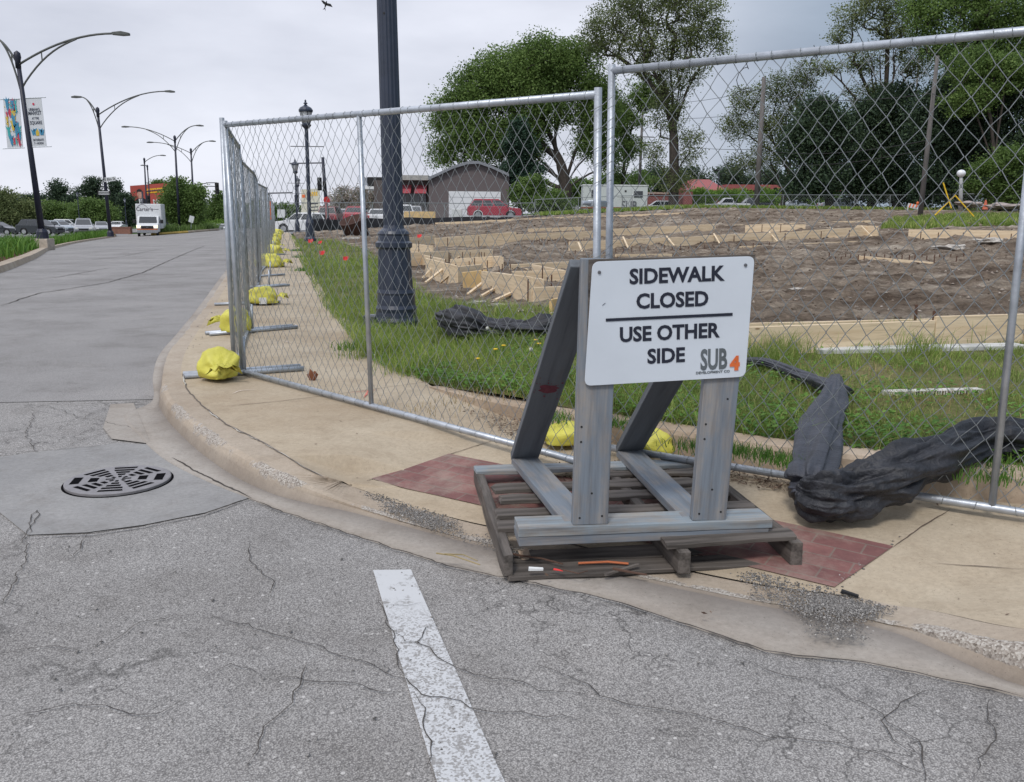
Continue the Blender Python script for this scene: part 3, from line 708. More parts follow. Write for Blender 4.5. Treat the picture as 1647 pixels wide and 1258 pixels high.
# run along the street
F0 = at(386, 597, .12); Fe = at(448, 377, .12); dn = (Fe-F0); dn.z = 0; dn.normalize()
NP = 15; proto = None
pts = [at(*q, .12) for q in ((386, 598), (399, 534), (400, 486), (416, 458), (420, 438))]
cur = pts[-1].copy()
for i in range(NP-4):
    dd = at(440, 376, .12)-cur; dd.z = 0; dd.normalize(); s_ = (-1)**i*.02
    cur = cur+dd*3.66+Vector((s_*dd.y*4, -s_*dd.x*4, 0)); cur.z = T(cur.x, cur.y)+.12; pts.append(cur.copy())
dn = pts[8]-pts[6]; dn.normalize()
HF = [1.93, 1.86]
for i in range(NP):
    a_, b_ = pts[i], pts[i+1]; z = Vector((0, 0, .03)); off = Vector((-.045, 0, 0)) if i == 0 else Vector()
    if i < 4:
        t = panel('chain_link_fence', ('nearest street side chain link panel, seen edge on from the corner', 'second chain link panel along the kerb, leaning at its near end', 'third street side chain link panel, beside the domed sandbag', 'fourth street side chain link panel, just past the domed sandbag')[i], a_+z+off, b_+z, b_+Vector((0, 0, 1.93)), (up(a_+off, 357, 196) if i == 0 else up(a_, 383, 246) if i == 1 else a_+Vector((0, 0, 1.95))), .5, .03, .09)
    else:
        if proto is None:
            V0 = Vector((0, 0, .03)); X = Vector((3.64, 0, .03))
            proto = panel('chain_link_fence', 'chain link panel in the long street side run receding beside the sidewalk', V0, X, Vector((3.64, 0, 1.86)), Vector((0, 0, 1.86)), .5, .03, .1)
            o_ = proto
        else: o_ = dup(proto)
        o_['label'] = 'chain link panel in the long street side run receding beside the sidewalk'; o_['group'] = 'far street side fence panels'
        dd = b_-a_; o_.location = a_+Vector((0, 0, .03)); o_.rotation_euler = (0, -math.atan2(dd.z, math.hypot(dd.x, dd.y)), math.atan2(dd.y, dd.x)+(.02 if i % 2 else -.02))
# orange sign on the run
m = MB(); a_ = pts[7]; m.box(a_+Vector((.03, .2, 1.35)), (.03, .6, .6), Matrix.Rotation(math.atan2(dn.y, dn.x)-R(90), 3, 'Z'))
tag(m.build('warning_sign', ORANGE, loc=a_), 'orange rectangular sign tied on the long street side fence', 'sign')

# stands (two pipes with uprights) and sand bags
def stand(a, b, label, two=True):
    a, b = Vector(a), Vector(b); c = (a+b)/2; t = thing('fence_stand', label, 'fence stand', c, 0, 'pipe stands under the street side fence')
    d = (b-a).normalized(); nn = Vector((-d.y, d.x, 0))
    for s_ in ((-.05, .05) if two else (0,)):
        m = MB(); m.tube([a-c+nn*s_+Vector((0, 0, .022)), b-c+nn*s_*1.2+Vector((0, 0, .022))], .021, 10); m.build('pipe', GALV, t, True)
    m = MB(); m.tube([Vector((0, 0, .02)), Vector((0, 0, .3))], .015, 8); m.build('upright', GALV, t, True)
    return t
stand(at(296, 608, .12), at(486, 595, .12), 'nearest pipe stand, held down by the big yellow sandbag')
stand(at(334, 540, .12), at(474, 528, .12), 'second pipe stand from the corner, with a sandbag on its street end')
stand(at(345, 492, .12), at(451, 488, .12), 'third pipe stand from the corner, under the domed sandbag', False)
for (x1, y1, x2, y2) in ((404, 464, 462, 460), (412, 446, 458, 443), (415, 431, 458, 429), (420, 411, 459, 410), (424, 402, 455, 401)):
    stand(at(x1, y1, .12), at(x2, y2, .12), 'thin pipe stand farther along the sidewalk under the fence', y1 > 450)
def sandbag(P, sx, sy, sz, rz, label, ears=1, flap=False, seed=0):
    t = thing('sandbag', label, 'sandbag', P, rz, 'yellow sandbags on the fence stands'); bm = bmesh.new()
    bmesh.ops.create_icosphere(bm, subdivisions=4, radius=1)
    for v in bm.verts:
        x, y, z = v.co
        x = math.copysign(abs(x)**.75, x); y = math.copysign(abs(y)**.8, y); z = math.copysign(abs(z)**.8, z)
        n_ = noise.noise((x*1.4+seed, y*1.4, z*1.4))*.24+noise.noise((x*4+seed, y*4, z*4))*.045
        th = math.atan2(y, z); xx = max(0, x)
        rg = (.5+.5*math.cos(th*9+noise.noise((x*2, th, seed))*5))*.13*xx**1.5+abs(noise.noise((th*1.6, x*1.6, seed+3)))*.10
        k = 1+n_-rg; z = max(z*k, -.55)
        g = 1-.62*xx**3.2
        v.co = (x*k*sx, y*k*g*sy, (z+.55)*g*sz/1.5)
    me = bpy.data.meshes.new('bag'); bm.to_mesh(me); bm.free(); me.materials.append(YEL); me.polygons.foreach_set('use_smooth', [True]*len(me.polygons))
    o = bpy.data.objects.new('bag', me); COL.objects.link(o); o.parent = t
    if ears:
        m = MB(); n_ = 10; vs = []
        for i in range(n_+1):
            a = -1.1+2.2*i/n_
            vs += [(sx*.86, math.sin(a)*sy*.12, sz*.40), (sx*(1.16+.06*math.sin(i*2.3)), math.sin(a)*sy*.55, sz*(.30+.25*math.cos(a)+.10*math.sin(i*2.9))), (sx*(1.42+.08*math.cos(i*1.9)), math.sin(a)*sy*1.0, sz*(.08+.42*math.cos(a)+.10*math.sin(i*3.7)))]
        m.add(vs, [(3*i+k, 3*i+k+1, 3*i+k+4, 3*i+k+3) for i in range(n_) for k in (0, 1)]); oo = m.build('tied_neck', YEL, t, True)
        so_ = oo.modifiers.new('s', 'SOLIDIFY'); so_.thickness = .003
    if flap:
        m = MB(); m.box((sx*.1, -sy*1.0, sz*.18), (.10, .006, .09), Matrix.Rotation(.15, 3, 'X')); m.build('label_flap', WHITE, t)
    return t
p = at(349, 612, .13); sandbag(p+Vector((0, .06, .02)), .145, .15, .21, R(-62), 'large yellow sandbag with tied neck beside the corner fence post', 1, False, 1)
p = at(378, 535, .13); sandbag(p+Vector((.0, 0, .02)), .17, .15, .25, R(160), 'yellow sandbag with white flap lying street side of the fence', 1, True, 2)
p = at(424, 489, .13); sandbag(p+Vector((0, 0, .02)), .22, .16, .22, R(5), 'domed yellow sandbag with white flap just inside the fence', 1, True, 3)
lab = ['single yellow sandbag lying flat across a stand, fourth back along the fence', 'small flat yellow sandbag, fifth back along the fence', 'yellow sandbag in the far cluster beside the fence', 'yellow sandbag in the far cluster beside the fence', 'yellow sandbag in the far cluster beside the fence', 'yellow sandbag in the far cluster beside the fence', 'yellow sandbag in the far cluster beside the fence']
for i, (px, py, s_) in enumerate(((435, 429, 1.25), (441, 409, 1.2), (438, 400, 1.2), (441, 393, 1.2), (443, 386, 1.3), (443, 381, 1.3), (446, 377, 1.4))):
    p = at(px, py, .13); o_ = sandbag(p, .26*s_, .2*s_, .24*s_, R(30*i), lab[i], 1, False, 5+i)
    if i > 1: o_['group'] = 'far sandbag cluster'
p = at(905, 712, .13); sandbag(p+Vector((0, .02, 0)), .13, .11, .11, R(170), 'flattened yellow sandbag between fence and lawn kerb, left behind the sign', 1, False, 21)
p = at(1050, 728, .13); sandbag(p+Vector((0, .04, 0)), .16, .10, .11, R(15), 'flattened yellow sandbag between fence and lawn kerb, seen between the sign legs', 0, False, 22)

# ================================================================== PALLET
ct = Vector((.49, 3.82, .008)); PR = R(8); PW, PD = 1.21, 1.18
t = thing('pallet', 'weathered broken wooden pallet under the sign stand', 'pallet', ct, PR)
def board(p, name, a, b, wd, th, m_, seed=0, rag=.012, parent=None, upv=(0, 0, 1)):
    """rough board with ragged ends; own object frame along x so grain follows it"""
    a, b = Vector(a), Vector(b); L_ = (b-a).length; n_ = max(3, int(L_/.09)); vs = []
    for i in range(n_+1):
        x = -L_/2+L_*i/n_
        for (yy, zz) in ((-wd/2, -th/2), (wd/2, -th/2), (wd/2, th/2), (0.0, th/2+.001), (-wd/2, th/2)):
            ex = 0
            if i in (0, n_): ex = rag*noise.noise((yy*30, zz*40, seed+i))
            w_ = rag*.35*noise.noise((x*7, yy*9, seed)); vs.append((x+ex, yy+w_, zz+w_*.5))
    fs = [(i*5+k, i*5+(k+1) % 5, (i+1)*5+(k+1) % 5, (i+1)*5+k) for i in range(n_) for k in range(5)]+[(4, 3, 2, 1, 0), tuple(n_*5+k for k in range(5))]
    m = MB(); m.add(vs, fs); o = m.build(name, m_, p, False, .0025, bseg=1)
    x = (b-a).normalized(); y = Vector(upv).cross(x).normalized(); z = x.cross(y)
    Mx = Matrix((x, y, z)).transposed().to_4x4(); Mx.translation = (a+b)/2; o.matrix_local = Mx; return o
hx, hy = PW/2, PD/2
board(t, 'deck_board', (-hx, hy-.06, .11), (hx, hy-.045, .11), .11, .022, W_OLDTOP, 1)
board(t, 'deck_board', (-hx+.06, hy-.36, .11), (hx-.16, hy-.36, .108), .10, .02, W_OLD, 2, .03)
board(t, 'deck_board', (-hx+.07, hy-.53, .11), (hx-.05, hy-.52, .108), .09, .02, W_OLD, 3, .03)
board(t, 'deck_board', (-hx+.01, -hy+.30, .111), (hx-.05, -hy+.30, .111), .1, .02, W_OLD, 4)
board(t, 'deck_board', (.04, -hy+.02, .122), (hx-.02, -hy+.05, .124), .10, .02, W_OLD, 5, .02)
board(t, 'deck_board', (-hx+.02, -hy+.45, .112), (hx-.02, -hy+.44, .112), .09, .02, W_OLD, 7, .02)
board(t, 'deck_board', (-hx+.5, hy-.2, .107), (hx-.02, hy-.18, .105), .08, .018, W_OLD, 6, .04)
for i, yy in enumerate((-hy+.05, -hy+.19, .0, hy-.06)): board(t, 'bottom_board', (-hx+.02, yy, .012), (hx, yy+.01, .012), .12, .018, W_OLD, 10+i, .02)
board(t, 'stringer', (-hx+.02, -hy, .062), (-hx+.02, hy, .062), .042, .088, W_OLD, 20, .02)
board(t, 'stringer', (.10, -hy-.06, .066), (.08, hy, .062), .05, .09, W_OLD, 21, .01)
board(t, 'stringer', (hx-.03, -hy-.03, .068), (hx-.03, hy, .062), .048, .10, W_OLD, 22, .02)

# ================================================================== SIGN STAND
t = thing('sign_stand', 'grey painted timber stand leaning braces on the pallet, holding the sidewalk closed sign', 'sign stand', (0, 0, 0))
zT = .195
p1, p2_ = at(835, 851, zT), at(1243, 836, zT); dx = (p2_-p1); dx.z = 0; dx.normalize(); dy = Vector((-dx.y, dx.x, 0))
Lb = (p2_-p1).length
for k, (z, yo) in enumerate(((.178, .07), (.140, .073))):
    o = p1+dy*yo; board(t, 'base_beam', Vector((o.x, o.y, z)), Vector((o.x, o.y, z))+dx*Lb*(1 if k == 0 else .99), .14, .0375, W_GREY if k else W_OLDTOP, 30+k, .006)
LP = at(949, 843, zT); LP2 = at(1138, 835, zT)
P0 = Vector((LP.x, LP.y, 0))
fy = dy*.02
legs = []
for i, (px, py, tx, ty, wd) in enumerate(((948, 845, 964, 416, .142), (1138, 836, 1180, 414, .142))):
    bpt = onplane(px, py, P0+fy*.3, dx); bpt.z = .197; tp = onplane(tx if i == 0 else 1176, ty, P0+fy*.3+dy*(-.0), dx)
    o_ = board(t, 'leg', bpt, tp, .142, .038, W_GREY, 40+i, .004, upv=tuple(-dy)); legs.append((bpt, tp))
# base rails running back, braces
for i, (bx, by, lx, ly) in enumerate(((843, 741, 913, 832), (1011, 729, 1104, 826))):
    pb = at(bx, by, .14); pf = legs[i][0]+dy*.03+dx*(-.03); pf.z = .178+.02; pb2 = Vector((pb.x, pb.y, .142))
    board(t, 'base_rail', pb2, Vector((pf.x, pf.y, .180)), .135, .038, W_GREY, 50+i, .003)
    tp = legs[i][1].copy(); top = tp+dy*.03; top.z = tp.z-(.02 if i == 0 else .05)
    if i == 0: top -= dx*.035
    d_ = (top-pb2).normalized(); side = dx
    board(t, 'brace', pb2+Vector((0, 0, .02))+dy*.0, top, .038, .142, W_SHADED, 60+i, .003, upv=tuple(dx))
mb_ = [o for o in t.children if o.name.startswith('brace')][0]; Mi = mb_.matrix_local
bm_ = MB(); rd = random.Random(3); yl = .0206; L0 = max(v.co.x for v in mb_.data.vertices)
def splat(cx, cz, rx, rz, n=16):
    P = [(cx+rx*math.cos(6.283*k/n)*rd.uniform(.65, 1.25), cz+rz*math.sin(6.283*k/n)*rd.uniform(.65, 1.25)) for k in range(n)]
    P = [(x, max(-.07, min(.07, z))) for x, z in P]; bm_.add([(cx, yl, cz)]+[(x, yl, z) for x, z in P], [(0, k+1, (k+1) % n+1) for k in range(n)])
splat(-.08, .0, .035, .05); 
for k in range(26): splat(-.08+rd.gauss(0, .045), rd.uniform(-.065, .065), rd.uniform(.002, .007), rd.uniform(.002, .006), 7)
bm_.build('paint_splash', simple('dull_red_spray', (.15, .035, .05), .8, var=.3, ns=40), mb_)
# backing plywood
TL, TR, BR_, BL = [onplane(px, py, P0-dy*.028, dx) for px, py in ((953, 421), (1214, 412), (1199, 606), (940, 621))]
mxp = lambda u, v: (TL.lerp(TR, u)).lerp(BL.lerp(BR_, u), v)
def quadboard(mb, C, th, nrm, rad=.0, n_=5):
    """rounded quad plate from corners TL,TR,BR,BL"""
    TL_, TR_, BRr, BLl = C; c = (TL_+TR_+BRr+BLl)/4; P = []
    for i, p in enumerate(C):
        a = C[i-1]; b = C[(i+1) % 4]
        if rad:
            e1 = (a-p).normalized()*rad; e2 = (b-p).normalized()*rad
            for k in range(n_+1):
                s_ = k/n_; q = p+e1*(1-s_)**2+e2*s_**2; P.append(q)
        else: P.append(p)
    n__ = len(P); mb.add([p for p in P]+[p+nrm*th for p in P], [tuple(range(n__))[::-1], tuple(range(n__, 2*n__))]+[(i, (i+1) % n__, (i+1) % n__+n__, i+n__) for i in range(n__)])
m = MB(); g = .004; C0 = [TL+Vector((-.012, 0, .008)), TR+Vector((.004, 0, .006)), BR_+Vector((0.0, 0, .01)), BL+Vector((.01, 0, .02))]
quadboard(m, [p+dy*.0045 for p in C0], .011, dy); m.build('backing_board', W_OLD, t, bevel=.001)
s = thing('sign', 'white sidewalk closed sign screwed on the grey timber stand', 'sign', (0, 0, 0))
m = MB(); quadboard(m, [TL, TR, BR_, BL], .003, dy, .028); m.build('sign_plate', simple('sign_white', (.60, .645, .70), .42, var=.05, ns=3, coat=.1), s, bevel=.0008)
INK = simple('sign_ink', (.012, .015, .03), .5, var=.1)
def signM(u, v, off=-.0012):
    o = mxp(u, v)-Vector(dy)*(.0+.0015); xx = (mxp(min(u+.05, 1), v)-mxp(u-.05, v)); yy = (mxp(u, v-.05)-mxp(u, v+.05)); return frame(o, xx, yy)
Hs = (TL-BL).length; Wd = (TR-TL).length
fsz = Hs*.165
text('SIDEWALK', fsz, INK, signM(.52, .135), s, bold=.0024, xs=.98)
text('CLOSED', fsz, INK, signM(.505, .335), s, bold=.0024, xs=.98)
text('USE OTHER', fsz, INK, signM(.50, .60), s, bold=.0024, xs=.97)
text('SIDE', fsz, INK, signM(.49, .79), s, bold=.0024, xs=.98)
m = MB(); m.prism([(-.395*Wd, -.0055), (.395*Wd, -.0055), (.395*Wd, .0055), (-.395*Wd, .0055)], signM(.495, .468), .0012); m.build('rule', INK, s)
text('SUB', fsz*1.42, simple('logo_grey', (.10, .115, .125), .5), signM(.79, .845), s, 'logo', bold=.0035, xs=.56)
text('4', fsz*.9, simple('logo_orange', (.75, .16, .04), .5), signM(.925, .885) @ Matrix.Translation((0, 0, .0012)), s, 'logo', bold=.005, xs=.95)
text('DEVELOPMENT CO', fsz*.17, MATS['logo_grey'], signM(.79, .945), s, 'lettering', bold=.0002, xs=1.2)
for (u, v) in ((.045, .085), (.945, .07)):
    m = MB(); Mx = signM(u, v); m.v = []; m.lathe([(.0001, -.001), (.0065, -.001), (.006, .003), (.0001, .004)], n=12); m.v = [tuple(Mx @ Vector(q)) for q in m.v]; m.build('bolt', simple('bolt_steel', (.16, .16, .17), .4, .6), s)
m = MB(); Mx = signM(.085, .34); m.prism([(-.006, -.004), (-.005, -.005), (.006, .004), (.005, .005)], Mx, .001); m.build('scratch', INK, s)
# nail heads in the legs, red spray paint on the left brace
m = MB()
for i, (bpt, tp) in enumerate(legs):
    for (u, v) in ((-.045, .03), (.045, .035), (0, .13), (.03, .62 if i == 0 else .5), (-.05, .4), (-.05, .34)):
        q = bpt+dx*u+(tp-bpt).normalized()*v-dy*.0195; Mx = frame(q, dx, (0, 0, 1)); mm = MB(); mm.lathe([(.0001, 0), (.0045, 0), (.0045, .0012), (.0001, .0015)], n=8); m.add([Mx @ Vector(z) for z in mm.v], mm.f)
m.build('nails', BLK, t)

# ================================================================== GRASS AND LITTER (stuff)
def blades(name, P, h, lean, wd, mat_, seg=2):
    """P (n,3) roots; h,lean,wd arrays"""
    n = len(P); a = rng.uniform(0, 2*np.pi, n); la = rng.uniform(0, 2*np.pi, n)
    side = np.stack([np.cos(a), np.sin(a), np.zeros(n)], 1)*wd[:, None]/2; ld = np.stack([np.cos(la), np.sin(la), np.zeros(n)], 1)
    up_ = np.array([0, 0, 1.])
    m1 = P+up_*h[:, None]*.55+ld*(lean*h*.3)[:, None]; tp = P+up_*(h*(1-.25*lean))[:, None]+ld*(lean*h)[:, None]
    V = np.stack([P-side, P+side, m1-side*.8, m1+side*.8, tp-side*.12, tp+side*.12], 1).reshape(-1, 3)
    i = np.arange(n)[:, None]*6; F = np.concatenate([i+np.array([[0, 1, 3, 2]]), i+np.array([[2, 3, 5, 4]])])
    return npmesh(name, V, F, mat_)
lwv = [Vector((p[0], p[1], 0)) for p in lw]
def scatter(poly, n, box=None):
    xs = [p[0] for p in poly]; ys = [p[1] for p in poly]; x0, x1, y0, y1 = box or (min(xs), max(xs), min(ys), max(ys))
    X = rng.uniform(x0, x1, n); Y = rng.uniform(y0, y1, n); k = inpoly(poly, X, Y); return X[k], Y[k]
def zarr(f, X, Y): return np.array([f(x, y) for x, y in zip(X, Y)])
nzv = np.vectorize(lambda x, y, s: noise.noise((x*s, y*s, 4.)))
Xs = []; Ys = []
for (bx, n) in (((-2.2, 7, 3.9, 7), 60000), ((-2.6, 7.5, 7, 9.5), 52000), ((-5, 3, 9, 13), 30000), ((-9, 0, 13, 24), 26000), ((-16, 0, 24, 50), 16000)):
    X, Y = scatter(lw, n, bx); Xs.append(X); Ys.append(Y)
X = np.concatenate(Xs); Y = np.concatenate(Ys)
nn_ = nzv(X, Y, 1.1); keep = (nn_ > -.45) | (rng.random(len(X)) < .3)
# thin worn lawn towards the right
worn = np.clip((X-1.4)/1.2, 0, 1)*.8; keep &= rng.random(len(X)) > worn*(nzv(X, Y, 2.4) > -.1)
X, Y = X[keep], Y[keep]; r_ = np.hypot(X, Y)
hgt = (.055+.10*rng.random(len(X))**1.6)*(1+.7*np.clip(nzv(X, Y, .8), -.6, .8))*np.clip(1.15-.5*np.clip((X-1.4)/1.0, 0, 1), .5, 2)
wd = (.0032+.0025*rng.random(len(X)))*np.clip(r_/7, 1, 5)
g1 = blades('grass', np.stack([X, Y, zarr(LH, X, Y)-.004], 1), hgt, .3+.8*rng.random(len(X)), wd, GRASS); struct(g1, 'stuff')
# taller tufts by the formwork, the lamp base and dry straw
def tufts(lst, n, hh, mat_, name, sp=.12, wdt=.005):
    P = []; H = []
    for (px, py) in lst:
        c = at(px, py, .2); q = c+Vector((0, 0, 0))
        for _ in range(n):
            x = q.x+random.gauss(0, sp); y = q.y+random.gauss(0, sp*.8); P.append((x, y, LH(x, y))); H.append(hh*random.uniform(.5, 1.15))
    return struct(blades(name, np.array(P), np.array(H), rng.uniform(.1, .7, len(P)), np.full(len(P), wdt), mat_), 'stuff')
tufts([(1240, 575), (1260, 585), (1225, 600), (1290, 570), (1460, 560), (1530, 560), (1410, 565), (1480, 580), (640, 560), (610, 560), (660, 585), (700, 520), (740, 500), (560, 500), (590, 560), (960, 540), (1000, 550), (1160, 570), (1185, 590)], 200, .24, GRASS, 'grass_tufts')
tufts([(1330, 640), (1420, 650), (1380, 680), (1460, 660), (1500, 650), (1230, 650), (1560, 640), (720, 640), (820, 640), (1540, 690), (1300, 600), (1450, 610), (1250, 690), (1180, 660)], 130, .05, STRAW, 'dry_grass', .22, .004)
tufts([(1120, 738), (1180, 745), (1240, 755), (1270, 765), (1000, 700), (890, 690), (1590, 790), (1610, 770)], 170, .06, CLOVER, 'weeds', .07, .005)
# broad clover / dandelion leaves near the kerb
X, Y = scatter(lw, 60000, (-1.8, 3.2, 4.0, 8)); dk_ = np.array([near(ikd, x, y)[0] for x, y in zip(X, Y)]); k = (rng.random(len(X)) < np.exp(-dk_*1.1)*.9) & (nzv(X, Y, 1.7) > -.25); X, Y = X[k], Y[k]; n = len(X)
a = rng.uniform(0, 6.28, n); ln = rng.uniform(.018, .04, n); hz_ = zarr(LH, X, Y)+rng.uniform(.015, .085, n)
d1 = np.stack([np.cos(a), np.sin(a), rng.uniform(-.5, .6, n)], 1)*ln[:, None]; d2 = np.stack([-np.sin(a), np.cos(a), rng.uniform(-.3, .3, n)], 1)*(ln*.38)[:, None]; P = np.stack([X, Y, hz_], 1)
V = np.stack([P-d1*.5, P-d1*.05+d2, P+d1*.6, P-d1*.05-d2], 1).reshape(-1, 3); struct(npmesh('clover', V, np.arange(n*4).reshape(-1, 4), CLOVER), 'stuff')
# far weeds at the sidewalk edge
tufts([(478, 400), (486, 430), (482, 410), (575, 548)], 130, .10, CLOVER, 'weeds', .12, .012)
# grassy mound and median grass
def patch(name, poly, n, zf, h0, h1, wd_, mat_):
    X, Y = scatter([tuple(p[:2]) for p in poly], n); return struct(blades(name, np.stack([X, Y, zarr(zf, X, Y)], 1), rng.uniform(h0, h1, len(X)), rng.uniform(.2, .9, len(X)), np.full(len(X), wd_), mat_), 'stuff')
patch('mound_grass', mb, 26000, lambda x, y: LH(x, y)+.02, .12, .4, .05, GRASS)
patch('far_grass_blades', fs_, 22000, lambda x, y: LH(x, y)+.09, .12, .35, .09, GRASS)
hedge_poly = [Vector((*p[:2], 0)) for p in [tuple((q+Vector((-.55, .3, 0)))[:2]) for q in mk]]+[pos(184, 112), pos(140, 96), pos(60, 66), pos(-60, 56), pos(-300, 45)]
patch('ornamental_grass', hedge_poly, 95000, lambda x, y: T(x, y)+.1, .35, .85, .05, leafmat('ornamental_grass', (.05, .13, .02), (.09, .2, .03), (.14, .26, .05), .3, .3))
patch('island_planting', isl, 7000, lambda x, y: T(x, y)+.1, .3, 1.1, .10, LF_GREEN)
# stones in the gravel patches
def stones(name, polys, n, r0, r1, mat_, zf):
    Vs = []; Fs = []; b = 0; base = np.array([(1, 0, 0), (0, 1, 0), (-1, 0, 0), (0, -1, 0), (0, 0, .7), (0, 0, -.5)]); bf = np.array([(0, 1, 4), (1, 2, 4), (2, 3, 4), (3, 0, 4), (1, 0, 5), (2, 1, 5), (3, 2, 5), (0, 3, 5)])
    for poly in polys:
        X, Y = scatter([tuple(p[:2]) for p in poly], n); kk = rng.random(len(X)) < np.clip((nzv(X, Y, 3.1)+.42)*2.2, .0, 1); X, Y = X[kk], Y[kk]
        ed = np.array([near(list(poly)+[poly[0]], x, y)[0] for x, y in zip(X, Y)]); kk = rng.random(len(X)) < np.clip(ed/.09, .06, 1); X, Y = X[kk], Y[kk]
        for x, y in zip(X, Y):
            s_ = rng.uniform(r0, r1, 3)*(1+(rng.random() < .06)*.8); a = rng.uniform(0, 3.14); q = base*s_; q = np.stack([q[:, 0]*np.cos(a)-q[:, 1]*np.sin(a), q[:, 0]*np.sin(a)+q[:, 1]*np.cos(a), q[:, 2]+rng.normal(0, r0*.3, 6)], 1)
            Vs.append(q+(x, y, zf(x, y)+r0*.3)); Fs.append(bf+b); b += 6
    return struct(npmesh(name, np.concatenate(Vs), np.concatenate(Fs), mat_), 'stuff')
def islmat(name, stops, rough=.9):
    m, nt, b = newmat(name); g = nt.nodes.new('ShaderNodeNewGeometry'); r = ramp(nt, g.outputs['Random Per Island'], stops)
    nt.links.new(r.outputs[0], b.inputs['Base Color']); b.inputs['Roughness'].default_value = rough; b.inputs['Specular IOR Level'].default_value = .2; return m
GRAV = islmat('gravel', [(0, (.10, .095, .09)), (.5, (.20, .19, .18)), (.88, (.28, .265, .25)), (1, (.48, .46, .43))])
hzs = lambda x, y: max(HS(x, y), .008)+.002
gp = [[at(*p) for p in q] for q in (
    [(560, 790), (640, 808), (730, 835), (775, 850), (850, 905), (830, 915), (760, 890), (700, 868), (620, 835)],
    [(1120, 930), (1210, 925), (1330, 950), (1450, 985), (1430, 1010), (1390, 1055), (1330, 1052), (1290, 1040), (1280, 1010), (1250, 985), (1190, 965)])]
stones('gravel', gp, 30000, .002, .0048, GRAV, hzs)
stones('loose_grit', [[at(*p) for p in q] for q in ([(1330, 945), (1440, 882), (1450, 890), (1345, 960)], [(300, 560), (345, 490), (375, 445), (400, 445), (350, 530), (330, 570), (290, 640), (284, 600)])], 2600, .003, .008, GRAV, hzs)
stones('road_grit', [[at(*p) for p in ((0, 860), (700, 900), (1647, 1130), (1647, 1258), (0, 1258))]], 900, .002, .005, GRAV, lambda x, y: .006)
# leaf litter and bark bits along the lawn kerb
LIT = islmat('leaf_litter', [(0, (.05, .03, .022)), (.5, (.13, .085, .06)), (.9, (.24, .17, .12)), (1, (.4, .33, .25))])
def litter(name, polys, n, s0, s1, zf, mat_=LIT, hmax=.02):
    Vs = []; k = 0
    for poly, nn2 in zip(polys, n):
        X, Y = scatter([tuple(p[:2]) for p in poly], nn2); m_ = len(X)
        ed = np.array([near(list(poly)+[poly[0]], x, y)[0] for x, y in zip(X, Y)]); kk = rng.random(m_) < np.clip(ed/.08, .08, 1); X, Y = X[kk], Y[kk]; m_ = len(X)
        a = rng.uniform(0, 6.28, m_); l1 = rng.uniform(s0, s1, m_); d1 = np.stack([np.cos(a), np.sin(a), rng.uniform(-.4, .4, m_)], 1)*l1[:, None]; d2 = np.stack([-np.sin(a), np.cos(a), rng.uniform(-.5, .5, m_)], 1)*(l1*rng.uniform(.1, .4, m_))[:, None]
        P = np.stack([X, Y, zarr(zf, X, Y)+rng.uniform(.003, hmax, m_)], 1); Vs.append(np.stack([P-d1, P+d2, P+d1, P-d2], 1).reshape(-1, 3))
    V = np.concatenate(Vs); return struct(npmesh(name, V, np.arange(len(V)).reshape(-1, 4), mat_), 'stuff')
litter('leaf_litter', [[atS(*p) for p in q] for q in ([(738, 655), (838, 675), (905, 690), (920, 722), (850, 716), (800, 700), (750, 668)], [(1100, 745), (1250, 768), (1290, 790), (1270, 800), (1180, 780), (1120, 765)], [(1380, 795), (1580, 820), (1640, 830), (1600, 822), (1480, 812)], [(880, 740), (1100, 745), (1100, 790), (900, 800)])], [3000, 2200, 900, 1500], .006, .018, lambda x, y: HS(x, y))
litter('lawn_edge_litter', [[at(px, py, .2) for px, py in ((640, 590), (700, 615), (850, 650), (920, 665), (1100, 695), (1280, 725), (1280, 700), (1100, 675), (850, 625), (690, 590), (640, 575))]], [5000], .006, .02, LH, LIT)
litter('sidewalk_specks', [[atS(*p) for p in q] for q in ([(300, 620), (700, 620), (800, 740), (560, 780)], [(440, 470), (560, 560), (680, 620), (420, 600)], [(1240, 790), (1640, 830), (1640, 1000), (1440, 960)], [(560, 860), (860, 900), (1270, 1010), (1250, 1040), (640, 870)])], [60, 160, 50, 90], .003, .012, lambda x, y: max(HS(x, y), .01), LIT, .006)
# twigs, straw, plastic bits by the pallet
def twig(pp, r, name, m_, label, cat='twig', group=None, zf=hzs, dz=.008):
    P = [at(*p) for p in pp]; P = [Vector((p.x, p.y, zf(p.x, p.y)+dz+random.uniform(0, .008))) for p in P]; c = P[0]
    m = MB(); m.tube([p-c for p in P], [r*(1-.5*i/len(P)) for i in range(len(P))], 5); o = m.build(name, m_); o.location = c; return tag(o, label, cat, group)
TW = simple('twig_bark', (.09, .05, .035), .9); 
twig([(800, 908), (840, 912), (870, 918), (905, 925)], .005, 'twig', TW, 'long brown twig lying under the pallet front corner')
twig([(985, 932), (1010, 936), (1040, 940)], .006, 'twig', TW, 'short thick twig in front of the pallet bottom board')
twig([(900, 938), (930, 945), (945, 937)], .003, 'twig', TW, 'thin reddish twig beside the red scrap at the pallet')
twig([(702, 915), (730, 920), (772, 935)], .0035, 'straw', STRAW, 'pale dry straw stalk on the asphalt left of the pallet', 'straw')
twig([(715, 918), (745, 918), (768, 928)], .003, 'straw', STRAW, 'pale dry straw stalk crossing another on the asphalt', 'straw')
twig([(1352, 962), (1380, 968)], .009, 'stick', BLK, 'short black stick on the gravel by the brick paving', 'stick')
twig([(850, 939), (873, 938)], .009, 'chalk_stick', WHITE, 'small white stick lying on the gutter before the pallet', 'stick')
twig([(890, 937), (905, 939)], .004, 'plastic_scrap', REDF, 'tiny red plastic scrap beside the white stick', 'scrap')
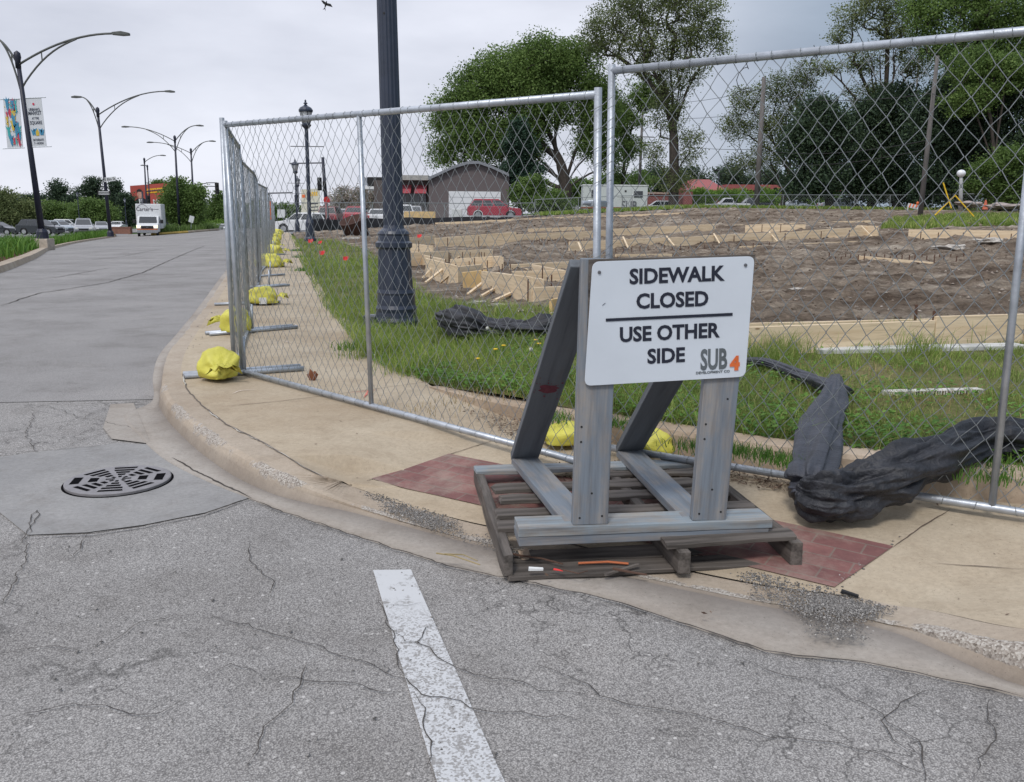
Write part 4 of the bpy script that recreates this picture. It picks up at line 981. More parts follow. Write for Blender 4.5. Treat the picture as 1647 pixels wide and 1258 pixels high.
def lump(name, p, s, m_, label, cat, seed=0, sub=2):
    bm = bmesh.new(); bmesh.ops.create_icosphere(bm, subdivisions=sub, radius=1)
    for v in bm.verts:
        k = 1+noise.noise(v.co*1.7+Vector((seed, 0, 0)))*.6; v.co = Vector((v.co.x*s[0]*k, v.co.y*s[1]*k, (v.co.z*.6+.5)*s[2]*k))
    me = bpy.data.meshes.new(name); bm.to_mesh(me); bm.free(); me.materials.append(m_); o = bpy.data.objects.new(name, me); COL.objects.link(o); o.location = p; return tag(o, label, cat)
lump('crumpled_leaf', at(843, 905, .01), (.028, .02, .05), simple('pale_leaf', (.42, .32, .24), .9, bump=.6), 'pale crumpled dry leaf standing at the pallet front corner', 'leaf', 3)
lump('crumpled_leaf', atS(503, 612), (.035, .012, .07), simple('brown_leaf', (.20, .075, .035), .9), 'rust brown curled leaf caught on the bottom rail of the left front panel', 'leaf', 5)
lump('crumpled_leaf', at(1030, 700, .27), (.03, .02, .03), MATS['brown_leaf'], 'brown dry leaf on the lawn kerb between the sign legs', 'leaf', 8)
# orange stick pieces on the pallet
m = MB(); m.tube([Vector((0, 0, 0)), Vector((.12, .01, .003)), Vector((.2, .0, 0))], .005, 6); o = m.build('orange_splinter', simple('orange_wood', (.45, .13, .05), .8), loc=None); o.location = at(930, 906, .04); tag(o, 'orange wood splinter lying on the pallet bottom boards', 'stick')
m = MB(); m.bar((0, 0, 0), (.14, .06, .02), .012, .008); o = m.build('dark_splinter', W_OLD); o.location = at(972, 925, .03); tag(o, 'dark broken splinter leaning across the pallet bottom board', 'stick')
# spray paint marks
strip([[(372, 633), (388, 628), (412, 627)], [(318, 614), (330, 612)]], 'paint_mark', simple('pale_spray_paint', (.7, .6, .52), .8), .02, lambda x, y: HS(x, y)+.006, sw, .4)
strip([[(560, 632), (610, 626)], [(585, 640), (600, 618)]], 'paint_mark', simple('pink_spray_paint', (.55, .16, .12), .8), .015, lambda x, y: HS(x, y)+.006, sw, .4)
strip([[(560, 560), (580, 556)], [(455, 548), (470, 552)], [(470, 520), (480, 524)]], 'paint_mark', MATS['pale_spray_paint'], .02, lambda x, y: HS(x, y)+.006, sw, .4)
# dandelions
def dandelion(px, py, yellow, label):
    pr = at(px, py+26, .22); tp = up(pr, px, py); t = thing('dandelion', label, 'dandelion', (pr.x, pr.y, LH(pr.x, pr.y)), 0, 'dandelions in the lawn')
    h = tp.z-LH(pr.x, pr.y); tx = tp.x-pr.x
    m = MB(); m.tube([(0, 0, 0), (tx*.4, .01, h*.6), (tx, 0, h)], .0022, 5); m.build('stem', CLOVER, t)
    m = MB()
    if yellow: m.lathe([(.0001, -.008), (.010, -.004), (.019, .002), (.017, .006), (.0001, .008)], (tx, 0, h), 12); m.build('flower', simple('dandelion_yellow', (.75, .50, .02), .7), t)
    else: m.lathe([(.0001, -.017), (.012, -.012), (.017, 0), (.012, .012), (.0001, .017)], (tx, 0, h), 12); m.build('seed_head', simple('seed_head_grey', (.5, .5, .46), .9), t)
for (x, y, f, l) in ((784, 528, 0, 'white dandelion seed head before the black fabric bundle'), (854, 562, 0, 'lower white dandelion seed head right of the yellow ones'), (768, 577, 1, 'yellow dandelion flower, lowest on the left side'), (797, 562, 1, 'yellow dandelion flower, left of a close pair'), (810, 556, 1, 'yellow dandelion flower, right of a close pair'), (862, 547, 1, 'yellow dandelion near the black bundle right end'), (867, 553, 1, 'yellow dandelion near the black bundle right end'), (1215, 551, 1, 'yellow dandelion just right of the sign')):
    dandelion(x, y, f, l)
# marker flags in the grass
def flag(px, py, s, label, m_=REDF):
    pr = at(px, py+16, .13); pr.z = LH(pr.x, pr.y); tp = up(pr, px, py); t = thing('marker_flag', label, 'marker flag', pr, 0, 'red marker flags'); h = tp.z-pr.z
    m = MB(); m.tube([(0, 0, 0), (0, 0, h+s*.4)], .004, 5); m.build('wire_stem', GALV, t)
    m = MB(); m.add([(0, 0, h-s*.3), (s*.6, .02, h-s*.35), (s*1.1, -.02, h+s*.1), (s*1.0, 0, h+s*.5), (s*.4, .03, h+s*.35), (0, 0, h+s*.4)], [(0, 1, 4, 5), (1, 2, 3, 4)]); o = m.build('flag', m_, t); z = o.modifiers.new('s', 'SOLIDIFY'); z.thickness = .002
flag(514, 407, .14, 'large red marker flag in the middle of the narrow grass strip'); flag(496, 388, .16, 'red marker flag at the foot of the near acorn lamp'); flag(512, 390, .12, 'small red marker flag just right of the lamp foot'); flag(552, 416, .12, 'red marker flag on the right edge of the grass strip')
flag(671, 380, .16, 'red marker flag in the dirt right of the big pole'); flag(1189, 656, .035, 'small pink marker flag in the lawn right of the sign leg')

# ================================================================== BLACK FABRICS
def loft(path, ra, rb, n=28, sub=8, amp=.25, seed=0, ridges=7, twist=0):
    n = n*2
    P = catmull(path, sub); k = len(P); A = np.interp(np.linspace(0, 1, k), np.linspace(0, 1, len(ra)), ra); B = np.interp(np.linspace(0, 1, k), np.linspace(0, 1, len(rb)), rb)
    vs = []
    for i, p in enumerate(P):
        d = (P[min(i+1, k-1)]-P[max(i-1, 0)]).normalized(); s_ = d.cross(Vector((0, 0, 1)))
        if s_.length < .3: s_ = d.cross(Vector((0, 1, 0)))
        s_.normalize(); u = s_.cross(d)
        for j in range(n):
            a = 2*math.pi*j/n
            rg = noise.noise((a*1.9+i*.035, i*.05, seed+2)); rg2 = noise.noise((a*5+i*.06, i*.07, seed+5))
            f = 1+amp*(noise.noise((math.cos(a)*1.1+seed, math.sin(a)*1.1, i*.10))*.8-abs(rg)*1.5+.35-abs(rg2)*.8+.25*noise.noise((i*.5, a*2, seed)))
            vs.append(p+s_*math.cos(a)*A[i]*f+u*math.sin(a)*B[i]*f)
    fs = [(i*n+j, i*n+(j+1) % n, (i+1)*n+(j+1) % n, (i+1)*n+j) for i in range(k-1) for j in range(n)]+[tuple(range(n))[::-1], tuple((k-1)*n+j for j in range(n))]
    m = MB(); m.add(vs, fs); return m
def g3(px, py, h): p = at(px, py, .26); return Vector((p.x, p.y, LH(p.x, p.y)+h))
t = thing('silt_fence_fabric', 'twisted black fabric draped over the lawn kerb and under the right fence rail', 'fabric', at(1300, 800, .12))
o0 = Vector(t.location)
def fb(m, nm, mt): m.v = [tuple(Vector(q)-o0) for q in m.v]; return m.build(nm, mt, t, True, sub=1)
w1 = [g3(1195, 590, .05), g3(1235, 598, .07), g3(1290, 618, .07), g3(1338, 640, .08), g3(1365, 640, .04)]
fb(loft(w1, [.03, .04, .06, .07, .04], [.03, .035, .035, .05, .02], amp=.5, seed=1), 'thin_roll', TARPG)
b0 = at(1302, 800, .14)
w2 = [g3(1342, 628, .10), g3(1334, 665, .08), g3(1322, 705, .07), at(1306, 745, .27), at(1300, 775, .24), b0]
fb(loft(w2, [.04, .09, .11, .10, .10, .08], [.03, .035, .04, .05, .06, .05], amp=.45, seed=3, ridges=6), 'folded_strip', TARPG)
w3 = [at(1292, 792, .2), at(1318, 800, .20), at(1370, 790, .22), at(1430, 768, .27), at(1500, 740, .32), at(1570, 712, .34), at(1650, 706, .34), at(1760, 700, .32)]
fb(loft(w3, [.05, .09, .11, .12, .11, .10, .10, .1], [.07, .11, .11, .11, .11, .10, .10, .1], n=40, sub=14, amp=.45, seed=6, ridges=10), 'bunched_sheet', BLACKP)
w4 = [at(716, 512, .30), at(745, 520, .33), at(790, 530, .29), at(835, 535, .29), at(868, 533, .32), at(884, 540, .25)]
m = loft(w4, [.10, .20, .19, .2, .22, .1], [.08, .16, .10, .11, .16, .06], n=36, sub=12, amp=.6, seed=12, ridges=9); o = m.build('fabric_bundle', BLACKP, None, True, sub=1); tag(o, 'crumpled black plastic bundle lying in the grass left of the sign', 'fabric')
m = loft([at(805, 560, .2), at(845, 552, .22), at(880, 556, .2)], [.03, .1, .03], [.02, .05, .02], amp=.8, seed=15); tag(m.build('plastic_sheet', TARPG, None, True), 'small grey plastic sheet end below the black bundle', 'fabric')

# ================================================================== FORMWORK
def fboard(x1, y1, x2, y2, h, label, th=.04, m_=None, hm=None):
    a, b = at(x1, y1, .22), at(x2, y2, .22); a.z = LH(a.x, a.y)+.06; b.z = LH(b.x, b.y)+.06
    H1 = hm or max(.1, up(a, x1, y1-h).z-a.z)
    if h <= 3: H1 = .02; a.z = ZD(a.x, a.y)+.02; b.z = ZD(b.x, b.y)+.02
    c = (a+b)/2; t = MB()
    t.bar(a-c+Vector((0, 0, H1/2-.04)), b-c+Vector((0, 0, H1/2-.04)), th, H1+.14)
    n = max(1, int((b-a).length/2.4)); o = t.build('formwork_board', m_ or W_NEW, None, bevel=.004)
    # own frame: x along the board so that the grain runs along it
    d = (b-a); rz = math.atan2(d.y, d.x); M_ = Matrix.Rotation(rz, 4, 'Z'); o.data.transform(M_.inverted()); o.matrix_world = Matrix.Translation(c) @ M_
    tag(o, label, 'board', 'formwork boards'); return a, b, H1
FB_EXTRA = 2.5
def stake(px, py, h, kind='steel'):
    p = at(px, py, .22); p.z = ZD(p.x, p.y)-.05; H = up(p, px, py-h).z-p.z
    o = stake0.copy() if stake0 else None
    return p, H
sm_ = MB(); sm_.tube([(0, 0, 0), (0, 0, 1)], .011, 6); STK = sm_.build('stake', RUST); STK_used = [False]
def stake(px, py, h, rad=1., label='rusty steel stake holding a formwork board', group='steel stakes along the formwork'):
    p = at(px, py, .22); p.z = ZD(p.x, p.y)-.05; H = max(.12, up(p, px, py-h).z-p.z)
    if STK_used[0]: o = STK.copy(); COL.objects.link(o)
    else: o = STK; STK_used[0] = True
    o.location = p; o.scale = (rad, rad, H); return tag(o, label, 'stake', group)
def brace(x1, y1, x2, y2, hz, label='short pine brace propping a formwork board'):
    b = at(x2, y2, .22); b.z = ZD(b.x, b.y)+.02; a = at(x1, y1+hz, .22); a = up(a, x1, y1); c = (a+b)/2; m = MB(); m.bar(a-c, b-c, .05, .03); o = m.build('brace_board', W_NEW); o.location = c
    return tag(o, label, 'board', 'pine braces of the formwork')
Z = lambda x, y: (x/5.147+640, y/5.147+380)
# near long board at the right
fboard(1190, 578, 1497, 563, 46, 'long pine form board, nearest one right of the sign, left length'); fboard(1499, 563, 1640, 557, 49, 'long pine form board, nearest one at the right fence post'); fboard(1644, 557, 1800, 552, 50, 'pine form board running out of view on the right', .04)
fboard(1200, 558, 1640, 544, 30, 'inner twin of the near long form board, its top edge showing behind')
brace(1306, 527, 1334, 567, 40, 'pine brace nailed to the nearest long form board'); stake(1497, 562, 62, 1.5, 'rusty stake at the joint of the nearest long board'); stake(1468, 552, 62, 1.2, 'rusty stake behind the nearest long board')
# concrete footing strip under the near board
m = MB(); a, b = at(1310, 573, .22), at(1640, 565, .22); m.bar(Vector((a.x, a.y, LH(a.x, a.y)+.01)), Vector((b.x, b.y, LH(b.x, b.y)+.01)), .16, .06); tag(m.build('concrete_strip', simple('fresh_concrete', (.5, .5, .48), .9), bevel=.01), 'pale concrete strip at the foot of the nearest long board', 'concrete')
# zigzag footing forms, left
G = 'pine form board of the zigzag footing, '
fl = [((858, 494), (930, 490), 28, 'front face of its nearest box'), ((776, 463), (857, 493), 24, 'long left side of its nearest box'), ((800, 459), (873, 480), 18, 'inner rail of its nearest box'), ((823, 459), (912, 459), 20, 'back inside face of its nearest box'), ((856, 446), (931, 463), 18, 'right side of its nearest box'),
      ((820, 444), (916, 440), 16, 'rear face of its nearest box'), ((735, 452), (776, 448), 20, 'front face of its middle box'), ((686, 437), (735, 452), 19, 'long left side of its middle box'), ((745, 458), (784, 457), 17, 'low yellow inner step'), ((725, 430), (807, 430), 11, 'back face of its middle box'), ((787, 428), (808, 436), 14, 'right side of its middle box'),
      ((659, 422), (735, 418), 14, 'front face of its far box'), ((735, 414), (792, 412), 9, 'rear face behind the middle box'), ((655, 405), (696, 410), 12, 'left end by the big pole'), ((668, 418), (716, 430), 9, 'left slanting side'), ((885, 512), (925, 504), 26, 'short yellow step at the sign brace')]
for (p, q, h, l) in fl: fboard(*p, *q, h, G+l, .05 if h < 18 else .04, W_OSB if 'yellow' in l else None)
for (x1, y1, x2, y2) in ((755, 345, 580, 440), (885, 385, 690, 480), (1020, 435, 805, 545), (310, 235, 205, 310), (385, 262, 230, 350), (470, 285, 355, 345), (505, 170, 440, 225), (1075, 275, 1015, 320)):
    a, b = Z(x1, y1), Z(x2, y2); brace(*a, *b, 14)
for (x, y, h) in ((788, 420, 120), (697, 425, 150), (905, 480, 155), (1075, 580, 225), (1268, 568, 250), (1195, 415, 180), (1235, 430, 90), (1060, 350, 60), (930, 340, 110), (863, 330, 100), (838, 320, 70), (740, 310, 110), (635, 310, 130), (590, 260, 55), (510, 250, 80), (478, 345, 115), (395, 305, 115), (330, 300, 70), (273, 290, 140), (173, 160, 120), (97, 225, 130), (715, 255, 120), (598, 200, 70), (535, 200, 70), (692, 190, 60), (672, 190, 60), (438, 200, 60), (423, 200, 70), (350, 200, 50), (1100, 280, 50), (1030, 290, 60), (1335, 280, 60), (1230, 290, 50)):
    a = Z(x, y); stake(*a, h/5.147)
brace(940, 500, 882, 520, 12)
# far long boards
fb_ = [((700, 397), (830, 392), 10, 'long far board across the middle, left length'), ((830, 392), (985, 384), 11, 'long far board across the middle, right length'), ((985, 382), (1150, 373), 10, 'long thin board behind the braced ones'), ((915, 406), (1000, 402), 13, 'braced far board, first at the fence posts'), ((1000, 402), (1130, 396), 13, 'braced far board above the sign left half'), ((1130, 396), (1290, 388), 13, 'braced far board above the sign right half'), ((1290, 388), (1405, 380), 13, 'braced far board right of the sign'), ((1375, 380), (1412, 382), 14, 'end piece of the braced far boards'),
       ((1198, 375), (1295, 374), 9, 'short far board behind the braced ones'), ((1460, 387), (1560, 388), 14, 'far right board, left length'), ((1560, 388), (1650, 390), 14, 'far right board, right length'), ((1650, 390), (1760, 393), 14, 'far right board running out of view'), ((940, 352), (1100, 346), 3, 'very far thin board near the silt fence'), ((700, 361), (940, 350), 3, 'very far thin board lying left of the fence posts'), ((1190, 402), (1380, 393), 3, 'plank lying flat in the mud'), ((1300, 384), (1350, 386), 3, 'short plank flat beside the braced boards')]
for (p, q, h, l) in fb_: fboard(*p, *q, h+(2.5 if h > 5 else 0), l, .05)
for (p, q, h, l) in (((990, 418), (1080, 414), 3, 'thin plank lying in the mud above the sign left end'), ((1380, 420), (1500, 428), 3, 'thin plank lying across the middle of the mud'), ((1160, 366), (1400, 360), 3, 'pale thin board line far behind the braced boards'), ((640, 392), (700, 388), 8, 'far left board just right of the big pole'), ((850, 376), (940, 372), 5, 'thin far board left of the paired fence posts')): fboard(*p, *q, h, l, .05)
for (x1, y1, x2, y2) in ((1002, 384, 1010, 400), (1072, 383, 1084, 397), (1148, 379, 1157, 393), (1236, 375, 1250, 388), (1335, 368, 1350, 380), (1385, 366, 1405, 381), (930, 393, 937, 406)): brace(x1, y1-3, x2, y2+4, y2-y1+5)
for i in range(26): stake(925+i*13, 411-i*.45+random.uniform(-1, 1), random.uniform(8, 14), 1.2, 'short rusty rebar dowel standing in the mud', 'rebar dowels in the mud')
for i in range(24): stake(1330+i*10+random.uniform(-3, 3), 421-random.uniform(-1, 3), random.uniform(8, 14), 1.2, 'short rusty rebar dowel standing in the mud', 'rebar dowels in the mud')
for i in range(24): stake(855+i*4.2, 392+random.uniform(-1, 5), random.uniform(7, 12), 1.1, 'short rusty rebar dowel standing in the mud', 'rebar dowels in the mud')
for x, y in ((1020, 398), (1065, 397), (1110, 396), (1180, 393), (1262, 389), (1320, 386), (1365, 384), (1480, 387), (1508, 388), (1548, 388), (1590, 389), (1625, 390), (720, 396), (770, 394), (1225, 375), (1255, 375)): stake(x, y+1, 15, 1.4)
# mud debris
for i, (x, y, s_, l) in enumerate(((1530, 405, .5, 'pale clod of earth on the right of the mud'), (1590, 398, .45, 'pale clod of earth below the far right boards'), (1280, 468, .14, 'pale stone in the mud right of the sign'), (720, 436, .25, 'broken concrete lump before the zigzag boards'), (770, 478, .16, 'broken concrete lump by the zigzag braces'), (800, 488, .14, 'small concrete lump by the zigzag braces'), (565, 383, .35, 'white broken concrete pile left of the rusty drum'), (1560, 365, .5, 'white plastic debris on the dark earth at right'), (1460, 440, .2, 'dark clod in the middle of the mud'))):
    p = at(x, y, .25); p.z = ZD(p.x, p.y)-.02; lump('earth_clod' if 'clod' in l else 'debris_lump', p, (s_, s_*.5, s_*.3), simple('pale_debris', (.42, .39, .35), .95, bump=.8, bs=9) if 'dark' not in l else DIRT, l, 'debris', i*3, 3)
litter('mud_debris', [[at(px, py, .22) for px, py in q] for q in ([(660, 440), (760, 480), (860, 520), (930, 520), (850, 500), (700, 455)], [(1210, 430), (1640, 430), (1640, 550), (1215, 555)], [(700, 400), (1400, 400), (1640, 420), (1000, 440)])], [2500, 900, 1500], .012, .05, lambda x, y: ZD(x, y), islmat('mud_bits', [(0, (.1, .08, .06)), (.6, (.26, .22, .18)), (1, (.5, .46, .42))]), .03)
CL = islmat('clod_soil', [(0, (.07, .05, .036)), (.5, (.15, .115, .088)), (.85, (.24, .195, .16)), (1, (.4, .36, .31))])
def clods(name, q, n, r0, r1): return stones(name, [[at(px, py, .22) for px, py in q]], n, r0, r1, CL, lambda x, y: ZD(x, y)-r0*.3)
clods('mud_clods', [(650, 430), (780, 500), (900, 512), (1000, 535), (1200, 560), (1650, 553), (1650, 480), (1200, 460), (900, 430), (700, 400)], 6500, .008, .03)
clods('mud_clods', [(700, 400), (900, 430), (1200, 460), (1650, 480), (1650, 400), (1000, 385)], 4500, .015, .05)
clods('mud_clods', [(640, 395), (1000, 385), (1650, 400), (1900, 380), (1420, 346), (950, 352), (700, 362), (560, 376)], 2500, .03, .09)
# rusty drum
p = pos(575, 46, .12); t = thing('rusty_drum', 'rusty open half drum tilted beside the far acorn lamp', 'drum', p, .3); m = MB(); m.lathe([(.62, 0), (.66, .9), (.72, .95), (.66, .97), (.56, .1), (.001, .08)], n=20); o = m.build('drum', simple('rusty_iron', (.07, .035, .027), .85, bump=.5), t, True); o.rotation_euler = (.25, -.35, 0); m = MB(); m.bar((-.8, .6, .04), (1.2, -.4, .1), .2, .05); m.build('foot_plank', W_OLD, t)
# white plank with worn marks in the lawn
a, b = at(1421, 633, .26), at(1578, 629, .26); c = (a+b)/2; t = thing('marked_plank', 'old white plank with worn dark marks half hidden in the grass', 'plank', (c.x, c.y, LH(c.x, c.y)-.008), math.atan2(b.y-a.y, b.x-a.x)); L_ = (b-a).length
m = MB(); m.box((0, 0, .02), (L_, .07, .035)); m.build('plank', simple('old_white_paint', (.55, .53, .5), .8, var=.3, ns=20), t, bevel=.003)
m = MB()
for i in range(22): m.box((-L_*.2+i*L_*.03+random.uniform(-.005, .005), -.0355, .02), (.005+.008*random.random(), .002, .02+.01*random.random()))
m.build('worn_marks', BLK, t)

# ================================================================== LAMPS, POLES, SIGNALS
def frustum_pole(t, h, r0, r1, m_, name='pole', n=10, lean=(0, 0)):
    m = MB(); m.tube([(0, 0, 0), (lean[0], lean[1], h)], [r0, r1], n); return m.build(name, m_, t, True)
def streetlamp(px, D, top, tipL, tipR, label, r=.11, base=.0, single=False, group='tall street lamps along the median'):
    P = pos(px, D); P.z += base; t = thing('street_lamp', label, 'street lamp', P, 0, group); tp = up(P, *top)-P
    tp.y = 0; frustum_pole(t, tp.z, r*1.25, r*.75, POLEF, lean=(tp.x, 0))
    m = MB(); m.lathe([(.001, .3), (r*1.1, .2), (r*1.3, 0), (r*1.0, -.15), (r*1.0, -.5)], (tp.x, 0, tp.z), 10); m.build('finial', POLEF, t, True)
    m = MB(); m.lathe([(r*2.3, 0), (r*2.1, .35), (r*1.5, .5)], n=12); m.build('base_cover', POLEF, t)
    for tip in (tipL, tipR):
        if not tip: continue
        q = up(P, *tip)-P; a0 = tp+Vector((0, 0, -.35)); ln = q.x-a0.x; sg = 1 if ln > 0 else -1
        def cur(s0, rise, k=.55): return [Vector((s0.x+(q.x-s0.x)*u, 0, s0.z+(q.z-s0.z)*(1-(1-u)**1.9))) for u in [i/12 for i in range(13)]]
        m = MB(); m.tube(cur(a0, 0), .05, 6); m.build('arm', ARM, t, True)
        if not single:
            s1 = tp+Vector((0, 0, -1.5)); e1 = a0.lerp(q, .62); e1.z = a0.z+(q.z-a0.z)*(1-(1-.62)**1.9)-.03
            m = MB(); m.tube([Vector((s1.x+(e1.x-s1.x)*u, 0, s1.z+(e1.z-s1.z)*(u**.85+.12*math.sin(u*3.14)))) for u in [i/10 for i in range(11)]], .042, 6); m.build('lower_arm', ARM, t, True)
            u = .25; zt = a0.z+(q.z-a0.z)*(1-(1-u)**1.9); x_ = a0.x+(q.x-a0.x)*u; v_ = (x_-s1.x)/(e1.x-s1.x+1e-6); zb = s1.z+(e1.z-s1.z)*(v_**.85+.12*math.sin(v_*3.14)); m = MB(); m.tube([(x_, 0, zt), (x_, 0, zb)], .03, 5); m.build('strut', ARM, t)
        m = MB(); hl = .38; vs = [(-.05*sg, -.08, .06), (-.05*sg, .08, .06), (-.05*sg, .08, -.06), (-.05*sg, -.08, -.06), (hl*sg*1.1, -.17, .09), (hl*sg*1.1, .17, .09), (hl*sg*1.1, .17, -.09), (hl*sg*1.1, -.17, -.09), (hl*2*sg, -.1, .03), (hl*2*sg, .1, .03), (hl*2*sg, .1, -.08), (hl*2*sg, -.1, -.08)]
        m.add([Vector(v)+q for v in vs], [(0, 1, 2, 3), (8, 9, 10, 11)]+[(i+k, (i+1) % 4+k, (i+1) % 4+4+k, i+4+k) for k in (0, 4) for i in range(4)]); m.build('lamp_head', ARM, t, bevel=.02)
    return t, P, tp
t1, P1, tp1 = streetlamp(66, 43, (28, 92), (-12, 60), (182, 54), 'nearest tall double arm street lamp, carrying two banners, at far left', .125, .55)
t2, P2, tp2 = streetlamp(176, 74, (157, 178), (130, 156), (266, 147), 'second tall double arm street lamp, carrying two street name signs', .12, .3)
streetlamp(288, 98, (281, 222), (207, 204), (316, 202), 'third double arm street lamp, rising before the island tree', .12, .2)
streetlamp(313, 112, (307, 242), (246, 229), (337, 227), 'fourth double arm street lamp, rising behind the island tree', .12, .2)
streetlamp(237, 128, (232, 257), None, (258, 250), 'single arm street lamp before the red billboard', .12, .2, True)
streetlamp(243, 140, (237, 268), (234, 266), None, 'farthest slim street lamp right behind the single arm one', .11, .2, True)
# concrete plinth for lamp 1
m = MB(); m.prism([(-.42, -.4), (.42, -.4), (.36, .4), (-.36, .4)], Matrix.Identity(4), .75); o = m.build('lamp_plinth', simple('plinth_concrete', (.42, .36, .30), .9), bevel=.02); o.location = P1-Vector((0, 0, .72)); tag(o, 'tan concrete plinth in the median under the nearest tall street lamp', 'plinth')
# banners
def banner(P, px0, px1, side, label, kind):
    D = P.y; tl, tr, br, bl = [up(P, *q) for q in px0]; t = thing('banner', label, 'banner', (tl+br)/2, 0, 'banners on the nearest street lamp'); c = Vector(t.location)
    q4 = [p-c for p in (tl, tr, br, bl)]; m = MB(); quadboard(m, q4, .02, Vector((0, 1, 0))); m.build('cloth', simple('banner_white', (.62, .64, .68), .7, var=.03), t)
    W_ = (tr-tl).length; H_ = (tl-bl).length; M_ = frame(Vector((0, -.012, 0)), (q4[1]-q4[0]), (q4[0]-q4[3]))
    for (za, zb) in ((q4[0], q4[1]), (q4[3], q4[2])):
        m = MB(); d = (zb-za)*.1; m.tube([za-d*(1+2*(side > 0)), zb+d*(1+2*(side < 0))], .022, 6); m.build('bracket', GALV, t)
    if kind == 'art':
        for nm_, col in (('teal_motif', (.05, .38, .38)), ('red_motif', (.55, .04, .09)), ('yellow_motif', (.62, .45, .06)), ('blue_motif', (.05, .25, .42))):
            m = MB(); rd = random.Random(nm_)
            for k in range(7 if nm_ != 'yellow_motif' else 3):
                x, y = rd.uniform(-.36, .36)*W_, rd.uniform(-.42, .42)*H_; hh = rd.uniform(.08, .17)*H_; ww = rd.uniform(.04, .09)*W_
                m.prism([(x, y-hh), (x+ww, y-hh*.4), (x+ww*1.1, y+hh*.5), (x+ww*2.3, y+hh*1.0), (x+ww*.6, y+hh*.7), (x, y+hh*1.15), (x-ww*.6, y+hh*.7), (x-ww*2.2, y+hh*.95), (x-ww, y+hh*.4), (x-ww*.9, y-hh*.4)], M_, .004)
            for k in range(10):
                x, y = rd.uniform(-.42, .42)*W_, rd.uniform(-.45, .45)*H_; m.prism([(x, y), (x+.03, y), (x+.03, y+.05), (x, y+.05)], M_, .004)
            m.v = [(a, b-.003*'trybl'.index(nm_[0]), c_) for a, b, c_ in m.v]; m.build(nm_, simple(nm_, col, .7, var=.1), t)
    else:
        inkm = simple('banner_ink', (.06, .07, .10), .7); T_ = lambda x, y: M_ @ Matrix.Translation((x*W_, y*H_, .004))
        for s_, y, sz, xs in (("URBANA'S", .265, .075, .85), ('MARKET', .19, .105, .9), ('AT THE', .085, .065, .85), ('SQUARE', -.005, .10, .88), ('SATURDAYS', -.355, .062, .85), ('7 - NOON', -.425, .062, .9)):
            text(s_, sz*H_, inkm, T_(0, y), t, 'lettering', bold=.004, xs=xs*.78)
        m = MB(); n_ = 12; m.prism([(math.cos(k*6.283/n_)*.07*W_, .375*H_+math.sin(k*6.283/n_)*.025*H_) for k in range(n_)], M_, .005); m.build('emblem', simple('red_motif', (.55, .04, .09), .7), t)
        m = MB()
        for dx_, hgt_, c_ in ((-.28, .07, 0), (-.14, .09, 0), (.22, .08, 0), (.33, .06, 0)): m.prism([(dx_*W_-.03, -.26*H_), (dx_*W_+.03, -.26*H_), (dx_*W_+.1, (-.2+hgt_)*H_), (dx_*W_, (-.23+hgt_)*H_), (dx_*W_-.08, (-.2+hgt_)*H_)], M_, .005)
        m.build('leaf_motif', simple('blue_motif', (.05, .25, .42), .7), t)
        m = MB(); m.prism([(-.1*W_, -.27*H_), (.08*W_, -.27*H_), (.12*W_, -.2*H_), (.02*W_, -.13*H_), (-.1*W_, -.19*H_)], M_, .006); m.build('fruit_motif', simple('yellow_motif', (.62, .45, .06), .7), t)
banner(P1, [(5, 160), (31, 159), (37, 238), (12, 239)], None, 1, 'colourful patterned banner on the left side of the nearest tall lamp', 'art')
banner(P1, [(41, 158), (66, 157), (75, 236), (49, 237)], None, -1, 'white market banner with lettering on the right side of the nearest tall lamp', 'text')
def plate(P, q, text_, m_, inkc, label, name='street_sign', cat='street sign', bars=0, group=None):
    C4 = [up(P, *k) for k in q]; c = sum(C4, Vector())/4; c.y -= .15; t = thing(name, label, cat, c, 0, group); q4 = [p-c-Vector((0, .15, 0)) for p in C4]
    m = MB(); quadboard(m, q4, .03, Vector((0, 1, 0))); m.build('plate', m_, t); W_ = (q4[1]-q4[0]).length; H_ = (q4[0]-q4[3]).length; M_ = frame(Vector((0, -.155+.15, 0)), q4[1]-q4[0], q4[0]-q4[3])
    if text_: text(text_, H_*.85, inkc, M_ @ Matrix.Translation((0, 0, .004)), t, bold=.006, xs=.9)
    if bars:
        m = MB(); rd = random.Random(label)
        for r_ in range(bars):
            x = -.4*W_
            while x < .38*W_:
                w_ = rd.uniform(.03, .09)*W_; y = H_*(.5-(r_+.5)/bars); hh = H_/bars*.28; m.prism([(x, y-hh), (x+w_*.7, y-hh), (x+w_*.7, y+hh), (x, y+hh)], M_, .004); x += w_
        m.build('worn_lettering', inkc, t)
    return t, W_, H_, M_
WSIGN = simple('sign_plate_white', (.6, .62, .63), .5, var=.05); INK2 = simple('sign_ink_dark', (.03, .03, .035), .6)
plate(P2, [(169, 286), (187, 284), (187, 291), (169, 293)], 'E Elm St', WSIGN, INK2, 'white street name sign on the second tall lamp')
plate(P2, [(158, 307), (179, 307), (179, 314), (158, 314)], None, BLK, WSIGN, 'black name plate lower on the second tall lamp', bars=2)
